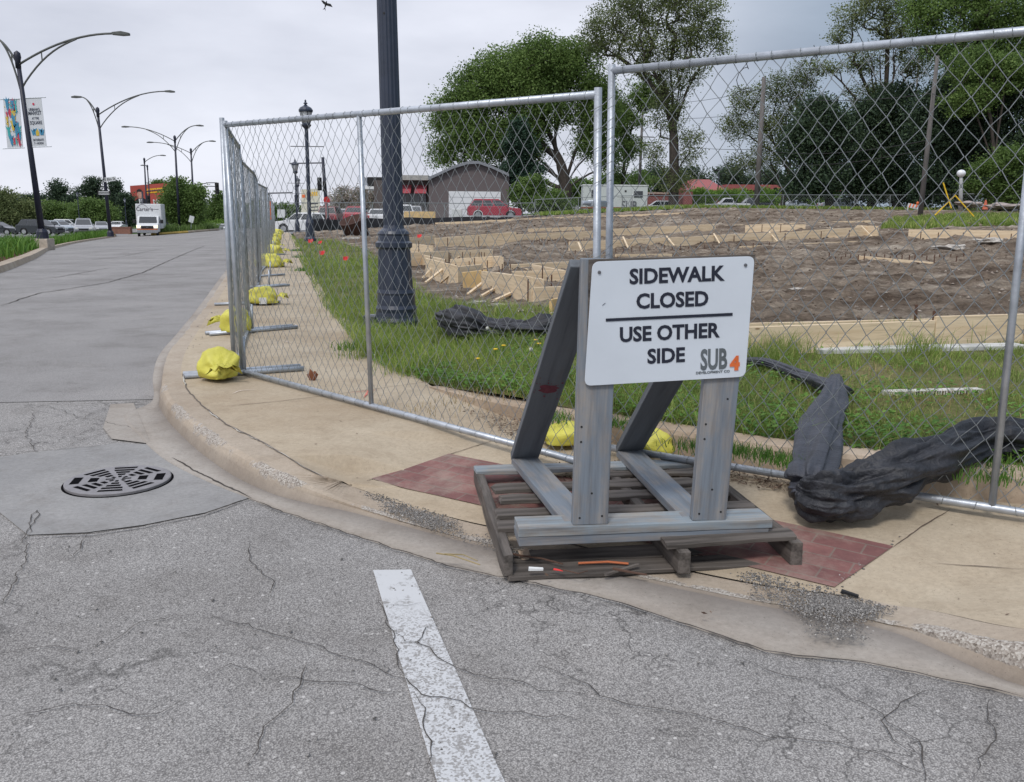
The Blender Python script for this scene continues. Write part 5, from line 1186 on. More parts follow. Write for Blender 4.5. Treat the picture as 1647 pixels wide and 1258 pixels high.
# acorn lamps
def acorn(px, D, ytop, ybase, label, bar=True, s=1., lean=0):
    P = pos(px, D, .1); P.z = ptD(px, ybase, D).z; H = ptD(px, ytop, D).z-P.z; t = thing('acorn_lamp', label, 'lamp post', P, 0, 'acorn lamp posts'); k = H/6.*s
    m = MB(); m.lathe([(.26*k, 0), (.26*k, .12*k), (.2*k, .2*k), (.19*k, .8*k), (.12*k, 1.0*k), (.085*k, 1.15*k), (.08*k, H-1.25*k), (.10*k, H-1.2*k)], n=14); m.build('post', POLE, t)
    m = MB(); m.lathe([(.10*k, H-1.2*k), (.2*k, H-1.1*k), (.22*k, H-1.05*k), (.16*k, H-1.0*k)], n=14); m.build('collar', POLE, t)
    m = MB(); m.lathe([(.15*k, H-1.0*k), (.24*k, H-.55*k), (.24*k, H-.5*k)], n=12); m.build('globe', simple('lamp_globe', (.55, .57, .6), .2, spec=.7), t, True)
    m = MB()
    for a in range(6): c_, s_ = math.cos(a*1.047), math.sin(a*1.047); m.tube([(.16*k*c_, .16*k*s_, H-1.02*k), (.26*k*c_, .26*k*s_, H-.5*k)], .014*k, 4)
    m.build('cage', POLE, t)
    m = MB(); m.lathe([(.30*k, H-.52*k), (.31*k, H-.44*k), (.24*k, H-.34*k), (.10*k, H-.26*k), (.04*k, H-.2*k), (.10*k, H-.17*k), (.03*k, H-.1*k), (.05*k, H-.06*k), (.005, H)], n=14); m.build('cap', POLE, t)
    if bar:
        m = MB(); m.tube([(-.72*k, 0, H-1.95*k), (.72*k, 0, H-1.95*k)], .022*k, 6); m.build('banner_bar', POLE, t)
    return t
acorn(498, 36, 160, 388, 'nearest black acorn lamp post, behind the fence left of the big pole')
acorn(478, 60, 255, 376, 'second black acorn lamp post, left of the nearest one')
acorn(481, 86, 283, 370, 'third acorn lamp post, small, just right of the second')
acorn(128, 105, 308, 358, 'acorn lamp post in the left car park between two trees', False); acorn(203, 125, 318, 362, 'small acorn lamp post in the left car park near the truck', False)
acorn(318, 120, 322, 368, 'pale small acorn lamp post on the traffic island', False)
# big fluted pole
P = at(638, 522, .12); P.z = LH(P.x, P.y); t = thing('lamp_pole', 'large dark fluted lamp pole with wide base, nearest pole in the scene', 'lamp post', P, 0)
sx = 1400/11.0; W_sh = 29/sx/2
def flute(m, r, z0, z1, lean, n=16, depth=.05):
    vs = []; k = n*4
    for z, rr in ((z0, r[0]), (z1, r[1])):
        for i in range(k): a = 6.2832*i/k; q = rr*(1-depth*(i % 4 in (1, 2))); vs.append((q*math.cos(a)+lean*z, q*math.sin(a), z))
    m.add(vs, [(i, (i+1) % k, (i+1) % k+k, i+k) for i in range(k)])
tpx = up(P, 621, 0)-P; ln_ = tpx.x/tpx.z
hb = up(P, 632, 376).z-P.z
m = MB(); flute(m, (W_sh*1.03, W_sh*.80), hb, 9.5, ln_*.9); m.build('fluted_shaft', POLE, t)
k = W_sh
m = MB(); m.lathe([(k*2.25, 0), (k*2.25, .06), (k*2.1, .10), (k*2.05, .16), (k*2.1, .2), (k*1.95, .24), (k*1.9, .36), (k*1.95, .38), (k*1.85, .42)], n=28); m.build('base_ring', POLE, t)
m = MB(); flute(m, (k*1.8, k*1.62), .42, hb-.16, ln_, 12, .04); m.build('base_drum', POLE, t)
m = MB(); m.lathe([(k*1.62, hb-.17), (k*1.85, hb-.15), (k*1.85, hb-.10), (k*1.6, hb-.08), (k*1.55, hb-.02), (k*1.6, hb), (k*1.45, hb+.03), (k*1.1, hb+.06), (k*1.0, hb+.1)], (ln_*hb, 0, 0), n=28); m.build('base_collar', POLE, t)
m = MB(); q = up(P, 620, 25)-P; m.lathe([(.001, 0), (.012, 0), (.012, .004), (.001, .005)], n=10); m.v = [(a+q.x, -k*.95-c_, b+q.z) for a, b, c_ in m.v]; m.build('bolt_hole', BLK, t)
m = MB(); m.box((-k*2.6, -.02, .05), (.16, .16, .14)); m.build('ground_box', POLE, t, bevel=.02)
# traffic signals
def signal(P, c, label, col=None, s=1., parts=3, face=None):
    c = Vector(c); t = thing('traffic_signal', label, 'traffic light', c, 0, 'traffic signals'); h = 1.05*s
    m = MB(); m.box((0, 0, 0), (.34*s, .25, h)); m.build('housing', BLK, t, bevel=.03)
    for i in range(3):
        m = MB(); m.lathe([(.11*s, 0), (.11*s, .02)], n=12); m.v = [(a, -.14-c_, b+h*(.32-.32*i)) for a, b, c_ in m.v]; m.build('lens', (SIGR if (col == 'red' and i == 0) else BLK), t)
        m = MB(); m.lathe([(.14*s, .0), (.14*s, .14)], n=12); m.v = [(a, -.13-c_, b+h*(.32-.32*i)+.02) for a, b, c_ in m.v]; m.build('visor', BLK, t)
    return t
Ps = pos(527, 74, .1); Ps.z = ptD(527, 362, 74).z; t = thing('signal_pole', 'black traffic signal pole with long top bar, behind the near acorn lamp', 'signal pole', Ps)
tp = up(Ps, 519, 253)-Ps; frustum_pole(t, tp.z, .17, .12, POLEF, lean=(tp.x, 0)); a, b = up(Ps, 466, 263)-Ps, up(Ps, 522, 262)-Ps; m = MB(); m.tube([a, b], .06, 6); m.build('mast_arm', POLEF, t)
signal(Ps, up(Ps, 514, 296), 'dark traffic signal beside the black signal pole', None, 1.0); signal(Ps, up(Ps, 522, 300)+Vector((0, .0, 0)), 'side facing signal box on the signal pole', None, .8)
Pq = pos(478, 88, .1); signal(Pq, ptD(477, 322, 80), 'traffic signal showing red behind the acorn lamps', 'red', .9)
Pm = pos(430, 120); Pm.z = ptD(430, 372, 120).z; t = thing('mast_pole', 'far signal mast with arm reaching right over the fence', 'signal pole', Pm); frustum_pole(t, (up(Pm, 422, 305)-Pm).z, .15, .1, POLEF); a, b = up(Pm, 424, 311)-Pm, up(Pm, 470, 310)-Pm; m = MB(); m.tube([a, b], .1, 6); m.build('mast_arm', POLEF, t)
Pl = pos(318, 106); t = thing('mast_pole', 'signal mast in the island tree with double arm reaching right to the signals', 'signal pole', Pl); frustum_pole(t, (up(Pl, 320, 295)-Pl).z, .13, .1, POLEF)
for y0, y1 in ((297, 294), (302, 300)):
    a, b = up(Pl, 320, y0)-Pl, up(Pl, 349, y1)-Pl; m = MB(); m.tube([a, (a+b)/2+Vector((0, 0, .1)), b], .05, 5); m.build('mast_arm', POLEF, t)
signal(Pl, up(Pl, 350, 303)+Vector((0, -.2, 0)), 'black traffic signal hanging left of the fence corner', None, 1.25)
Pb = pos(232, 110); t = thing('mast_pole', 'signal mast arm crossing the red billboard', 'signal pole', Pb); frustum_pole(t, (up(Pb, 236, 308)-Pb).z, .12, .1, POLEF); a, b = up(Pb, 236, 308)-Pb, up(Pb, 285, 302)-Pb; m = MB(); m.tube([a, b], .07, 5); m.build('mast_arm', POLEF, t); signal(Pb, up(Pb, 240, 322)+Vector((0, -.2, 0)), 'black traffic signal in front of the billboard', None, 1.1)
# stop sign and misc small posts
Pt = pos(525, 70, .1); Pt.z = ptD(525, 372, 70).z; t = thing('red_road_sign', 'small red octagonal road sign behind the white car', 'road sign', Pt); frustum_pole(t, (up(Pt, 526, 318)-Pt).z, .04, .04, simple('pink_post', (.5, .2, .2), .6)); q = up(Pt, 526, 322)-Pt; m = MB(); m.lathe([(.28, 0), (.28, .02)], n=8); m.v = [(a+q.x, -.05-c_, b+q.z) for a, b, c_ in m.v]; m.build('plate', REDL, t)
# roadside shop sign
Pg = pos(500, 100); Pg.z = ptD(500, 368, 100).z; t, W_, H_, M_ = plate(Pg, [(485, 305), (515, 303), (515, 345), (485, 346)], None, simple('cream_sign', (.62, .60, .48), .5), INK2, 'cream roadside shop sign with yellow top lettering, behind the acorn lamps', 'shop_sign', 'sign')
m = MB()
for i in range(5): m.prism([((-.1+i*.13)*W_*.8, .22*H_), ((-.1+i*.13+.09)*W_*.8, .22*H_), ((-.1+i*.13+.09)*W_*.8, .38*H_), ((-.1+i*.13)*W_*.8, .38*H_)], M_, .01)
m.build('yellow_lettering', simple('sign_yellow', (.75, .45, .03), .6), t)
m = MB(); m.prism([(-.42*W_, .18*H_), (-.25*W_, .18*H_), (-.25*W_, .3*H_), (-.42*W_, .3*H_)], M_, .01); m.build('orange_mark', ORANGE, t)
m = MB()
for r_ in range(3): m.prism([(-.1*W_, (-.1-r_*.13)*H_), (.38*W_, (-.1-r_*.13)*H_), (.38*W_, (-.06-r_*.13)*H_), (-.1*W_, (-.06-r_*.13)*H_)], M_, .01)
m.build('worn_lettering', INK2, t)
m = MB(); m.tube([(0, .1, -H_/2), (0, .1, -4.5)], .12, 6); m.build('post', POLEF, t)
# white notice board at run end
Pn = pos(453, 66); plate(Pn, [(447, 337), (459, 337), (459, 350), (447, 350)], None, WSIGN, INK2, 'blank white notice board at the far end of the fence', 'notice_board', 'sign')
# utility poles and wires
def upole(px, py, D, top, r, label, arms=()):
    P = pos(px, D); P.z = min(ptD(px, py, D).z-.3, T(P.x, P.y)); tp = up(P, *top)-P; t = thing('utility_pole', label, 'utility pole', P, 0, 'wooden utility poles'); m = MB(); m.tube([(0, 0, 0), (tp.x*.5, 0, tp.z*.5), (tp.x, 0, tp.z)], [r*1.25, r*1.1, r*.85], 10); m.build('pole', W_POLE, t, True)
    for (x1, y1, x2, y2) in arms:
        a, b = up(P, x1, y1)-P, up(P, x2, y2)-P; m = MB(); m.bar(a+Vector((0, -.2, 0)), b+Vector((0, -.2, 0)), .1, .12); m.build('cross_arm', W_POLE, t)
    return P, tp
u1 = upole(1026, 300, 120, (1034, 172), .17, 'distant reddish utility pole with two cross arms, left of the vase tree', ((1018, 220, 1052, 221), (1022, 230, 1052, 230)))
u2 = upole(1215, 338, 78, (1229, 124), .20, 'weathered utility pole behind the white pickup truck', ())
u3 = upole(1479, 338, 52, (1508, 90), .12, 'dark leaning utility pole at the right, before the dark trees')
u4 = upole(1460, 300, 200, (1480, 60), .2, 'far utility pole hidden in the right trees')
def wire(a, b, sag, label, r=.02):
    P = [a.lerp(b, i/16)-Vector((0, 0, sag*4*(i/16)*(1-i/16))) for i in range(17)]; m = MB(); m.tube(P, r, 4); tag(m.build('power_line', BLK, loc=None), label, 'wire', 'overhead power lines')
wl = ptD(600, 250, 170)
for i, (pa, pb) in enumerate((((1229, 142, 78), (1036, 165, 120)), ((1228, 178, 78), (1036, 186, 120)), ((1225, 240, 78), (1036, 222, 120)), ((1222, 262, 78), (1036, 296, 120)), ((1500, 150, 52), (1229, 150, 78)), ((1495, 225, 52), (1226, 242, 78)), ((1490, 240, 52), (1225, 262, 78)), ((1034, 222, 120), (700, 285, 200)), ((1034, 232, 120), (760, 290, 200)), ((1560, 120, 40), (1500, 150, 52)))):
    wire(ptD(*pa), ptD(*pb), .5, ['highest line from the weathered pole to the distant pole', 'second line from the weathered pole to the distant pole', 'third line from the weathered pole to the distant pole', 'lowest line from the weathered pole to the distant pole', 'highest line between the two right poles', 'middle line between the two right poles', 'lowest line between the two right poles', 'upper line leaving the distant pole to the left', 'lower line leaving the distant pole to the left', 'line leaving the leaning pole to the right'][i])
# globe lamp
P = pos(1543, 58); P.z = ptD(1543, 338, 58).z; t = thing('globe_lamp', 'lamp post with round white globe at the right', 'lamp post', P); q = up(P, 1546, 279)-P; frustum_pole(t, q.z, .14, .10, simple('pale_post', (.35, .36, .36), .7), 'post', lean=(q.x, 0)); bm = bmesh.new(); bmesh.ops.create_uvsphere(bm, u_segments=20, v_segments=12, radius=.27); me = bpy.data.meshes.new('globe'); bm.to_mesh(me); bm.free(); me.materials.append(simple('white_globe', (.75, .77, .8), .3)); me.polygons.foreach_set('use_smooth', [True]*len(me.polygons)); o = bpy.data.objects.new('globe', me); COL.objects.link(o); o.parent = t; o.location = q; o.scale = (1, 1, .88)
# car park lamp
P = pos(1152, 150); P.z = ptD(1152, 320, 150).z; t = thing('car_park_lamp', 'thin lamp with flat dark head before the red brick building', 'lamp post', P); q = up(P, 1152, 274)-P; frustum_pole(t, q.z, .1, .08, POLEF); m = MB(); m.box(q, (.8, .5, .25)); m.build('lamp_head', BLK, t, bevel=.05)
# yellow tripod barrier
P = pos(1530, 44); base = lambda x, y, D=44: ptD(x, y, D)
t = thing('yellow_trestle', 'fallen yellow trestle of crossed bars on the grass mound', 'trestle', P); YB = simple('yellow_bar_paint', (.78, .50, .03), .5)
for (x1, y1, x2, y2, dd) in ((1517, 294, 1530, 335, 0), (1536, 314, 1504, 346, .1), (1536, 314, 1568, 350, .1)):
    m = MB(); m.bar(base(x1, y1, 44+dd)-P, base(x2, y2, 44+dd)-P, .05, .05, (0, 1, 0)); m.build('bar', YB, t)
# barricade and cone
P = pos(1466, 60); P.z = ptD(1466, 341, 60).z; t = thing('barricade', 'low orange and white striped barricade by the leaning pole', 'barricade', P)
m = MB(); m.bar((-.35, 0, .45), (.4, 0, .3), .03, .28, (0, 0, 1)); m.build('panel', WSIGN, t)
for k in range(3): m = MB(); m.bar((-.25+k*.22, -.03, .3), (-.17+k*.22, -.03, .55-.03*k), .02, .08, (1, 0, 0)); m.build('stripe', ORANGE, t)
for x in (-.33, .38): m = MB(); m.bar((x, 0, 0), (x, 0, .5), .05, .05, (0, 1, 0)); m.build('leg', WSIGN, t)
m = MB(); m.lathe([(.06, 0), (.1, .12), (.001, .2)], (.3, 0, .5), 8); m.build('warning_light', ORANGE, t)
P = pos(1582, 56); P.z = ptD(1582, 338, 56).z; t = thing('traffic_cone', 'tall faded orange traffic cone behind the mound', 'cone', P); m = MB(); m.lathe([(.2, 0), (.17, .05), (.04, .62), (.001, .63)], n=12); m.build('cone', simple('faded_orange', (.5, .12, .06), .6), t); m = MB(); m.box((0, 0, .02), (.5, .5, .04)); m.build('base', BLK, t)
for i, (x, y, s_, l) in enumerate(((1620, 336, 1.3, 'pile of pale boards on the mound at the right edge'), (1560, 333, .7, 'tan rubble heap behind the yellow trestle'))):
    lump('rubble_pile', ptD(x, y, 50), (s_, .6, .25), simple('rubble', (.33, .28, .26), .9), l, 'rubble', i+30, 3)

# ================================================================== FAR CHAIN LINK, SILT FENCE, BARRIERS
def farfence(pts_, h, label, group=None, post=3.):
    P = [ptD(x, y, D) for x, y, D in pts_]; c = P[0].copy(); t = thing('wire_fence', label, 'fence', c)
    m = MB(); m.tube([p-c+Vector((0, 0, h)) for p in P], .03, 5); m.build('top_rail', WIRE, t)
    for i in range(len(P)-1):
        n_ = max(1, int((P[i+1]-P[i]).length/post))
        for k in range(n_): q = P[i].lerp(P[i+1], k/n_)-c; m = MB(); m.tube([q, q+Vector((0, 0, h))], .035, 5); m.build('post', WIRE, t)
    m = MB()
    for i in range(len(P)-1):
        a, b = P[i], P[i+1]; L2 = (b-a).length; k_ = int(L2/.22); u = (b-a).normalized()
        for j in range(k_):
            for sg in (0, 1):
                q0 = a+u*(j*.22)-c; q1 = q0+u*h*(1 if sg else -1)
                q1.x = max(min(q1.x, max(a.x, b.x)-c.x), min(a.x, b.x)-c.x)
                m.add([q0+Vector((-.004, 0, 0)), q0+Vector((.004, 0, 0)), q1+Vector((.004, 0, h)), q1+Vector((-.004, 0, h))], [(0, 1, 2, 3)])
    m.build('wire_mesh', WIRE, t)
farfence([(450, 352, 66), (600, 350, 70), (770, 350, 74), (860, 349, 75)], 1.15, 'low wire site fence along the far car park, left half')
farfence([(860, 349, 76), (1000, 343, 76), (1200, 341, 77), (1430, 341, 78), (1650, 341, 70), (1760, 341, 66)], 1.45, 'wire site fence in front of the dark trees, right half')
P = [ptD(x, y, D) for x, y, D in ((500, 368, 62), (600, 364, 66), (700, 361, 68), (860, 358, 70), (945, 352, 72))]; c = P[0]; m = MB(); vs = []
for i, p in enumerate(catmull([p-c for p in P], 8)): vs += [p+Vector((0, .02*math.sin(i), -.2)), p+Vector((0, .05*math.sin(i*1.7), .62+.04*math.sin(i*1.1)-.006*i))]
m.add(vs, [(2*i, 2*i+1, 2*i+3, 2*i+2) for i in range(len(vs)//2-1)]); o = m.build('silt_fence', BLACKP); o.location = c; z = o.modifiers.new('s', 'SOLIDIFY'); z.thickness = .02; tag(o, 'long low black silt fence across the back of the dirt site', 'silt fence')
p = ptD(675, 354, 76); m = MB(); m.box((0, 0, .35), (2.7, .05, .75)); o = m.build('plywood_sheet', W_OSB); o.location = p; tag(o, 'yellow plywood sheet standing before the shop windows', 'plywood')
m = MB(); m.box((0, 0, .1), (9.5, 1.2, .1)); m.box((-3.4, 0, -.1), (.3, 1, .3)); m.box((3.4, 0, -.1), (.3, 1, .3)); o = m.build('flat_trailer', simple('trailer_grey', (.32, .33, .35), .7)); o.location = ptD(850, 350, 74); tag(o, 'long low grey ramp deck beside the red truck', 'deck')
m = MB(); m.box((0, 0, .45), (.9, .5, .9)); o = m.build('utility_cabinet', WSIGN, bevel=.04); o.location = ptD(735, 353, 77); tag(o, 'white cabinet standing before the garage door', 'cabinet')
p = pos(197, 84); m = MB(); m.box((0, 0, .3), (1.9, .5, .65)); m.box((0, 0, .66), (2.0, .6, .08)); o = m.build('brick_planter', simple('planter_brick', (.22, .11, .08), .9)); o.location = ptD(197, 376, 92); tag(o, 'low red brick planter wall left of the white truck', 'planter')
p = ptD(8, 386, 76); m = MB(); m.box((0, 0, .1), (5, .25, .7)); o = m.build('low_wall', simple('grey_rail', (.3, .3, .31), .8)); o.location = p; tag(o, 'low grey wall behind the median grass at far left', 'wall')

# ================================================================== BUILDINGS
def cbox(m, x0, x1, y0, y1, z0, z1): m.box(((x0+x1)/2, (y0+y1)/2, (z0+z1)/2), (x1-x0, y1-y0, z1-z0)); return m
def DX(px, D, z=355): return ptD(px, z, D).x
def DZ(py, D, px=760): return ptD(px, py, D).z
D = 92; g0 = DZ(356, D); O = Vector((DX(754, D), D, g0))
t = thing('garage_building', 'grey garage with curved gable roof, white door and low shop wing with red awnings', 'building', O)
X = lambda px: DX(px, D)-O.x
Zz = lambda py, px=760: DZ(py, D, px)-g0
WALL_G = simple('grey_stucco', (.125, .105, .105), .9, var=.12); ROOF_G = simple('grey_metal_roof', (.2, .21, .23), .6)
pr = [(X(690), 0), (X(690), Zz(291)), (X(705), Zz(284)), (X(730), Zz(272)), (X(752), Zz(265)), (X(770), Zz(264)), (X(790), Zz(271)), (X(810), Zz(280)), (X(818), Zz(284)), (X(818), 0)]
FM = frame((0, 0, 0), (1, 0, 0), (0, 0, 1))      # local z = -y (towards the camera)
m = MB(); m.prism(pr, FM @ Matrix.Translation((0, 0, -14)), 14); m.build('front_wall', WALL_G, t)
rp_ = pr[1:-1]; m = MB()
for a, b in zip(rp_[:-1], rp_[1:]): m.prism([(a[0], a[1]+.02), (b[0], b[1]+.02), (b[0], b[1]+.3), (a[0], a[1]+.3)], FM @ Matrix.Translation((0, 0, -14.3)), 14.8)
m.build('roof', ROOF_G, t)
m = MB(); cbox(m, X(722), X(805), -.08, -.02, 0, Zz(308)); dr = m.build('garage_door', simple('white_door', (.66, .67, .68), .5, var=.03), t)
m = MB()
for k in range(1, 5): cbox(m, X(722), X(805), -.1, -.085, Zz(308)*k/5, Zz(308)*k/5+.03)
m.build('door_groove', simple('door_groove', (.35, .36, .37), .6), dr)
m = MB(); cbox(m, X(600), X(690)-.01, 1.0, 12, 0, Zz(291)); m.build('wing_wall', simple('wing_wall', (.10, .085, .08), .9), t)
m = MB(); cbox(m, X(636), X(690)-.02, -.3, 12.2, Zz(291)+.01, Zz(283)); m.build('wing_roof', simple('wing_roof', (.33, .32, .30), .8), t)
m = MB(); cbox(m, X(641), X(683), .9, .98, .5, Zz(312)); w_ = m.build('shop_window', GLASS, t)
m = MB()
for px in (641, 651, 661, 672, 683): cbox(m, X(px)-.06, X(px)+.06, .8, .88, .45, Zz(312))
m.build('window_frame', ROOF_G, w_)
for a, b in ((640, 661), (667, 686)):
    m = MB(); m.add([(X(a), .95, Zz(298)), (X(b), .95, Zz(298)), (X(b), -.3, Zz(312)), (X(a), -.3, Zz(312)), (X(a), .95, Zz(312)), (X(b), .95, Zz(312))], [(0, 1, 2, 3), (0, 3, 4), (1, 5, 2), (3, 2, 5, 4)]); m.build('awning', simple('red_awning', (.33, .06, .075), .8), t)
# small white trimmed building left of it
D2 = 104; O = Vector((DX(620, D2), D2, DZ(356, D2))); t = thing('small_shop', 'small dark topped shop with white canopy edge behind the fence post', 'building', O)
X = lambda px: DX(px, D2)-O.x
Zz = lambda py: DZ(py, D2)-O.z
m = MB(); cbox(m, X(604), X(645), 0, 8, 0, Zz(300)); m.build('wall', simple('pale_wall', (.5, .5, .52), .8), t)
m = MB(); cbox(m, X(594), X(645), -.8, 8.2, Zz(302)+.01, Zz(287)); m.build('parapet', BLK, t)
m = MB(); cbox(m, X(585), X(646), -1.1, 8.4, Zz(306), Zz(302)); m.build('canopy_edge', WHITE, t)
m = MB(); cbox(m, X(586), X(594), -1, 0, Zz(300), Zz(288)); m.build('ventilator', GALV, t)
m = MB(); cbox(m, X(622), X(640), -.1, -.03, .4, Zz(312)); m.build('window', GLASS, t)
# red brick building far right
D3 = 165; O = Vector((DX(1190, D3), D3, DZ(338, D3, 1190))); t = thing('brick_building', 'long low red brick building with red sloping roof behind the parked pickup', 'building', O)
X = lambda px: DX(px, D3)-O.x
Zz = lambda py: DZ(py, D3, 1190)-O.z
RB = simple('red_brick', (.22, .075, .065), .9, var=.2, ns=3)
m = MB(); cbox(m, X(1105), X(1350), 0, 20, 0, Zz(306)); m.build('wall', RB, t)
m = MB(); m.add([(X(1105), -1, Zz(307)), (X(1165), -1, Zz(307)), (X(1160), 12, Zz(285)), (X(1128), 12, Zz(285)), (X(1105), 22, Zz(307)), (X(1165), 22, Zz(307))], [(0, 1, 2, 3), (3, 2, 5, 4), (0, 3, 4), (1, 5, 2)]); m.build('hip_roof', simple('red_roof', (.30, .085, .08), .8), t)
m = MB(); cbox(m, X(1165)+.01, X(1350), -.6, 20.5, Zz(306)+.01, Zz(297)); m.build('parapet', simple('red_roof', (.30, .085, .08), .8), t)
for px in (1200, 1225, 1250, 1275, 1300): m = MB(); cbox(m, X(px), X(px)+1.4, -.08, -.02, 1, Zz(318)); m.build('window', GLASS, t)
D4 = 130; O = Vector((DX(1060, D4), D4, DZ(344, D4, 1060))); t = thing('brick_annex', 'low red brick annex with a square pier behind the white car', 'building', O)
X = lambda px: DX(px, D4)-O.x
Zz = lambda py: DZ(py, D4, 1060)-O.z
m = MB(); cbox(m, X(1035), X(1090), 1, 10, 0, Zz(312)); m.build('wall', RB, t); m = MB(); cbox(m, X(1034), X(1091), .7, 10.2, Zz(312)+.01, Zz(309)); m.build('coping', simple('tan_coping', (.35, .25, .2), .8), t)
m = MB(); cbox(m, X(1098), X(1112), 0, 2.2, 0, Zz(308)); m.build('pier', RB, t)
# site office trailer
D5 = 84; O = Vector((DX(988, D5), D5, DZ(343, D5, 988))); t = thing('site_office', 'white site office trailer with grey company letters and dark windows', 'trailer', O)
X = lambda px: DX(px, D5)-O.x
Zz = lambda py: DZ(py, D5, 988)-O.z
m = MB(); cbox(m, X(937), X(1040), 0, 2.6, .55, Zz(299)); m.build('body', simple('trailer_white', (.52, .55, .54), .6, var=.05), t, bevel=.03)
m = MB(); cbox(m, X(936), X(1041), -.05, 2.65, Zz(299), Zz(297)); m.build('roof', simple('trailer_roof', (.6, .62, .62), .5), t)
m = MB(); cbox(m, X(937), X(1040), -.02, 2.62, .42, .56); m.build('skirt_rail', simple('rust_rail', (.25, .09, .05), .8), t)
for a, b, c_, d_ in ((1018, 1032, 317, 307), (950, 961, 318, 306)): m = MB(); cbox(m, X(a), X(b), -.06, -.01, Zz(c_), Zz(d_)); m.build('window', GLASS, t)
m = MB(); cbox(m, X(998), X(1014), -.05, -.01, .6, Zz(303)); dd_ = m.build('door', simple('trailer_door', (.50, .53, .52), .6, var=.03), t)
m = MB(); cbox(m, X(1003), X(1006), -.08, -.055, Zz(309), Zz(306)); m.build('door_light', BLK, dd_)
m = MB()
for px in (998, 1014): cbox(m, X(px)-.03, X(px)+.03, -.9, -.85, 0, Zz(318))
cbox(m, X(990), X(1014), -.9, -.85, Zz(318), Zz(318)+.05); cbox(m, X(997), X(1015), -.9, -.1, .45, .5); m.build('landing', simple('step_grey', (.3, .3, .3), .7), t)
text('SUB', 1.15, simple('trailer_text', (.12, .13, .14), .6), frame((X(1011), -.07, Zz(331)), (1, 0, 0), (0, 0, 1)), t, bold=.02, xs=.75)
for px in (975, 985):
    m = MB(); m.lathe([(.38, 0), (.38, .25)], n=14); m.v = [(a+X(px), .1+c_, b+.38) for a, b, c_ in m.v]; m.build('wheel', RUBBER, t)
# billboard
D6 = 165; C4 = [ptD(*q, D6) for q in ((209, 299), (274, 294), (276, 331), (211, 334))]; c = (C4[0]+C4[2])/2; t = thing('billboard', 'red billboard showing a man in a dark suit beside yellow lettering', 'billboard', c)
q4 = [p-c for p in C4]; m = MB(); quadboard(m, q4, .4, Vector((0, 1, 0))); m.build('board', simple('billboard_red', (.40, .07, .05), .6, var=.15, ns=.3), t); W_ = (q4[1]-q4[0]).length; H_ = (q4[0]-q4[3]).length; M_ = frame(Vector((0, -.02, 0)), q4[1]-q4[0], q4[0]-q4[3])
def flat(pts_, nm, mt, z=.01): m = MB(); m.prism([(x*W_, y*H_) for x, y in pts_], M_ @ Matrix.Translation((0, 0, z)), .02); return m.build(nm, mt, t)
flat([(-.45, -.5), (-.42, -.2), (-.34, -.08), (-.18, -.08), (-.10, -.2), (-.05, -.5)], 'suit', BLK); flat([(-.3, -.5), (-.31, -.1), (-.21, -.1), (-.22, -.5)], 'shirt', WSIGN, .04)
flat([(-.275, -.5), (-.27, -.12), (-.245, -.12), (-.24, -.5)], 'tie', simple('tie_grey', (.1, .1, .14), .7), .07)
flat([(math.cos(k*.5236)*.065-.26, math.sin(k*.5236)*.19+.1) for k in range(12)], 'face', simple('poster_skin', (.5, .27, .2), .7), .07); flat([(-.325, .14), (-.32, .3), (-.26, .36), (-.20, .3), (-.195, .14), (-.215, .22), (-.3, .23)], 'hair', BLK, .1)
flat([(-.08, .12), (.45, .12), (.45, .33), (-.08, .33)], 'yellow_panel', simple('poster_yellow', (.75, .42, .02), .6), .01)
m = MB(); rd = random.Random(4); x = -.06
while x < .42: w_ = rd.uniform(.03, .05); m.prism([(x*W_, .17*H_), ((x+w_)*W_, .17*H_), ((x+w_*.8)*W_, .28*H_), (x*W_, .28*H_)], M_ @ Matrix.Translation((0, 0, .04)), .02); x += w_+.02
m.build('lettering', simple('poster_red', (.5, .1, .03), .6), t)
text('NO', H_*.3, WSIGN, M_ @ Matrix.Translation((.16*W_, -.3*H_, .03)), t, bold=.05)
m = MB(); m.tube([(-2, .5, -H_/2), (-2, .5, -H_/2-6)], .3, 8); m.tube([(2.5, .5, -H_/2), (2.5, .5, -H_/2-6)], .3, 8); m.build('posts', POLEF, t)

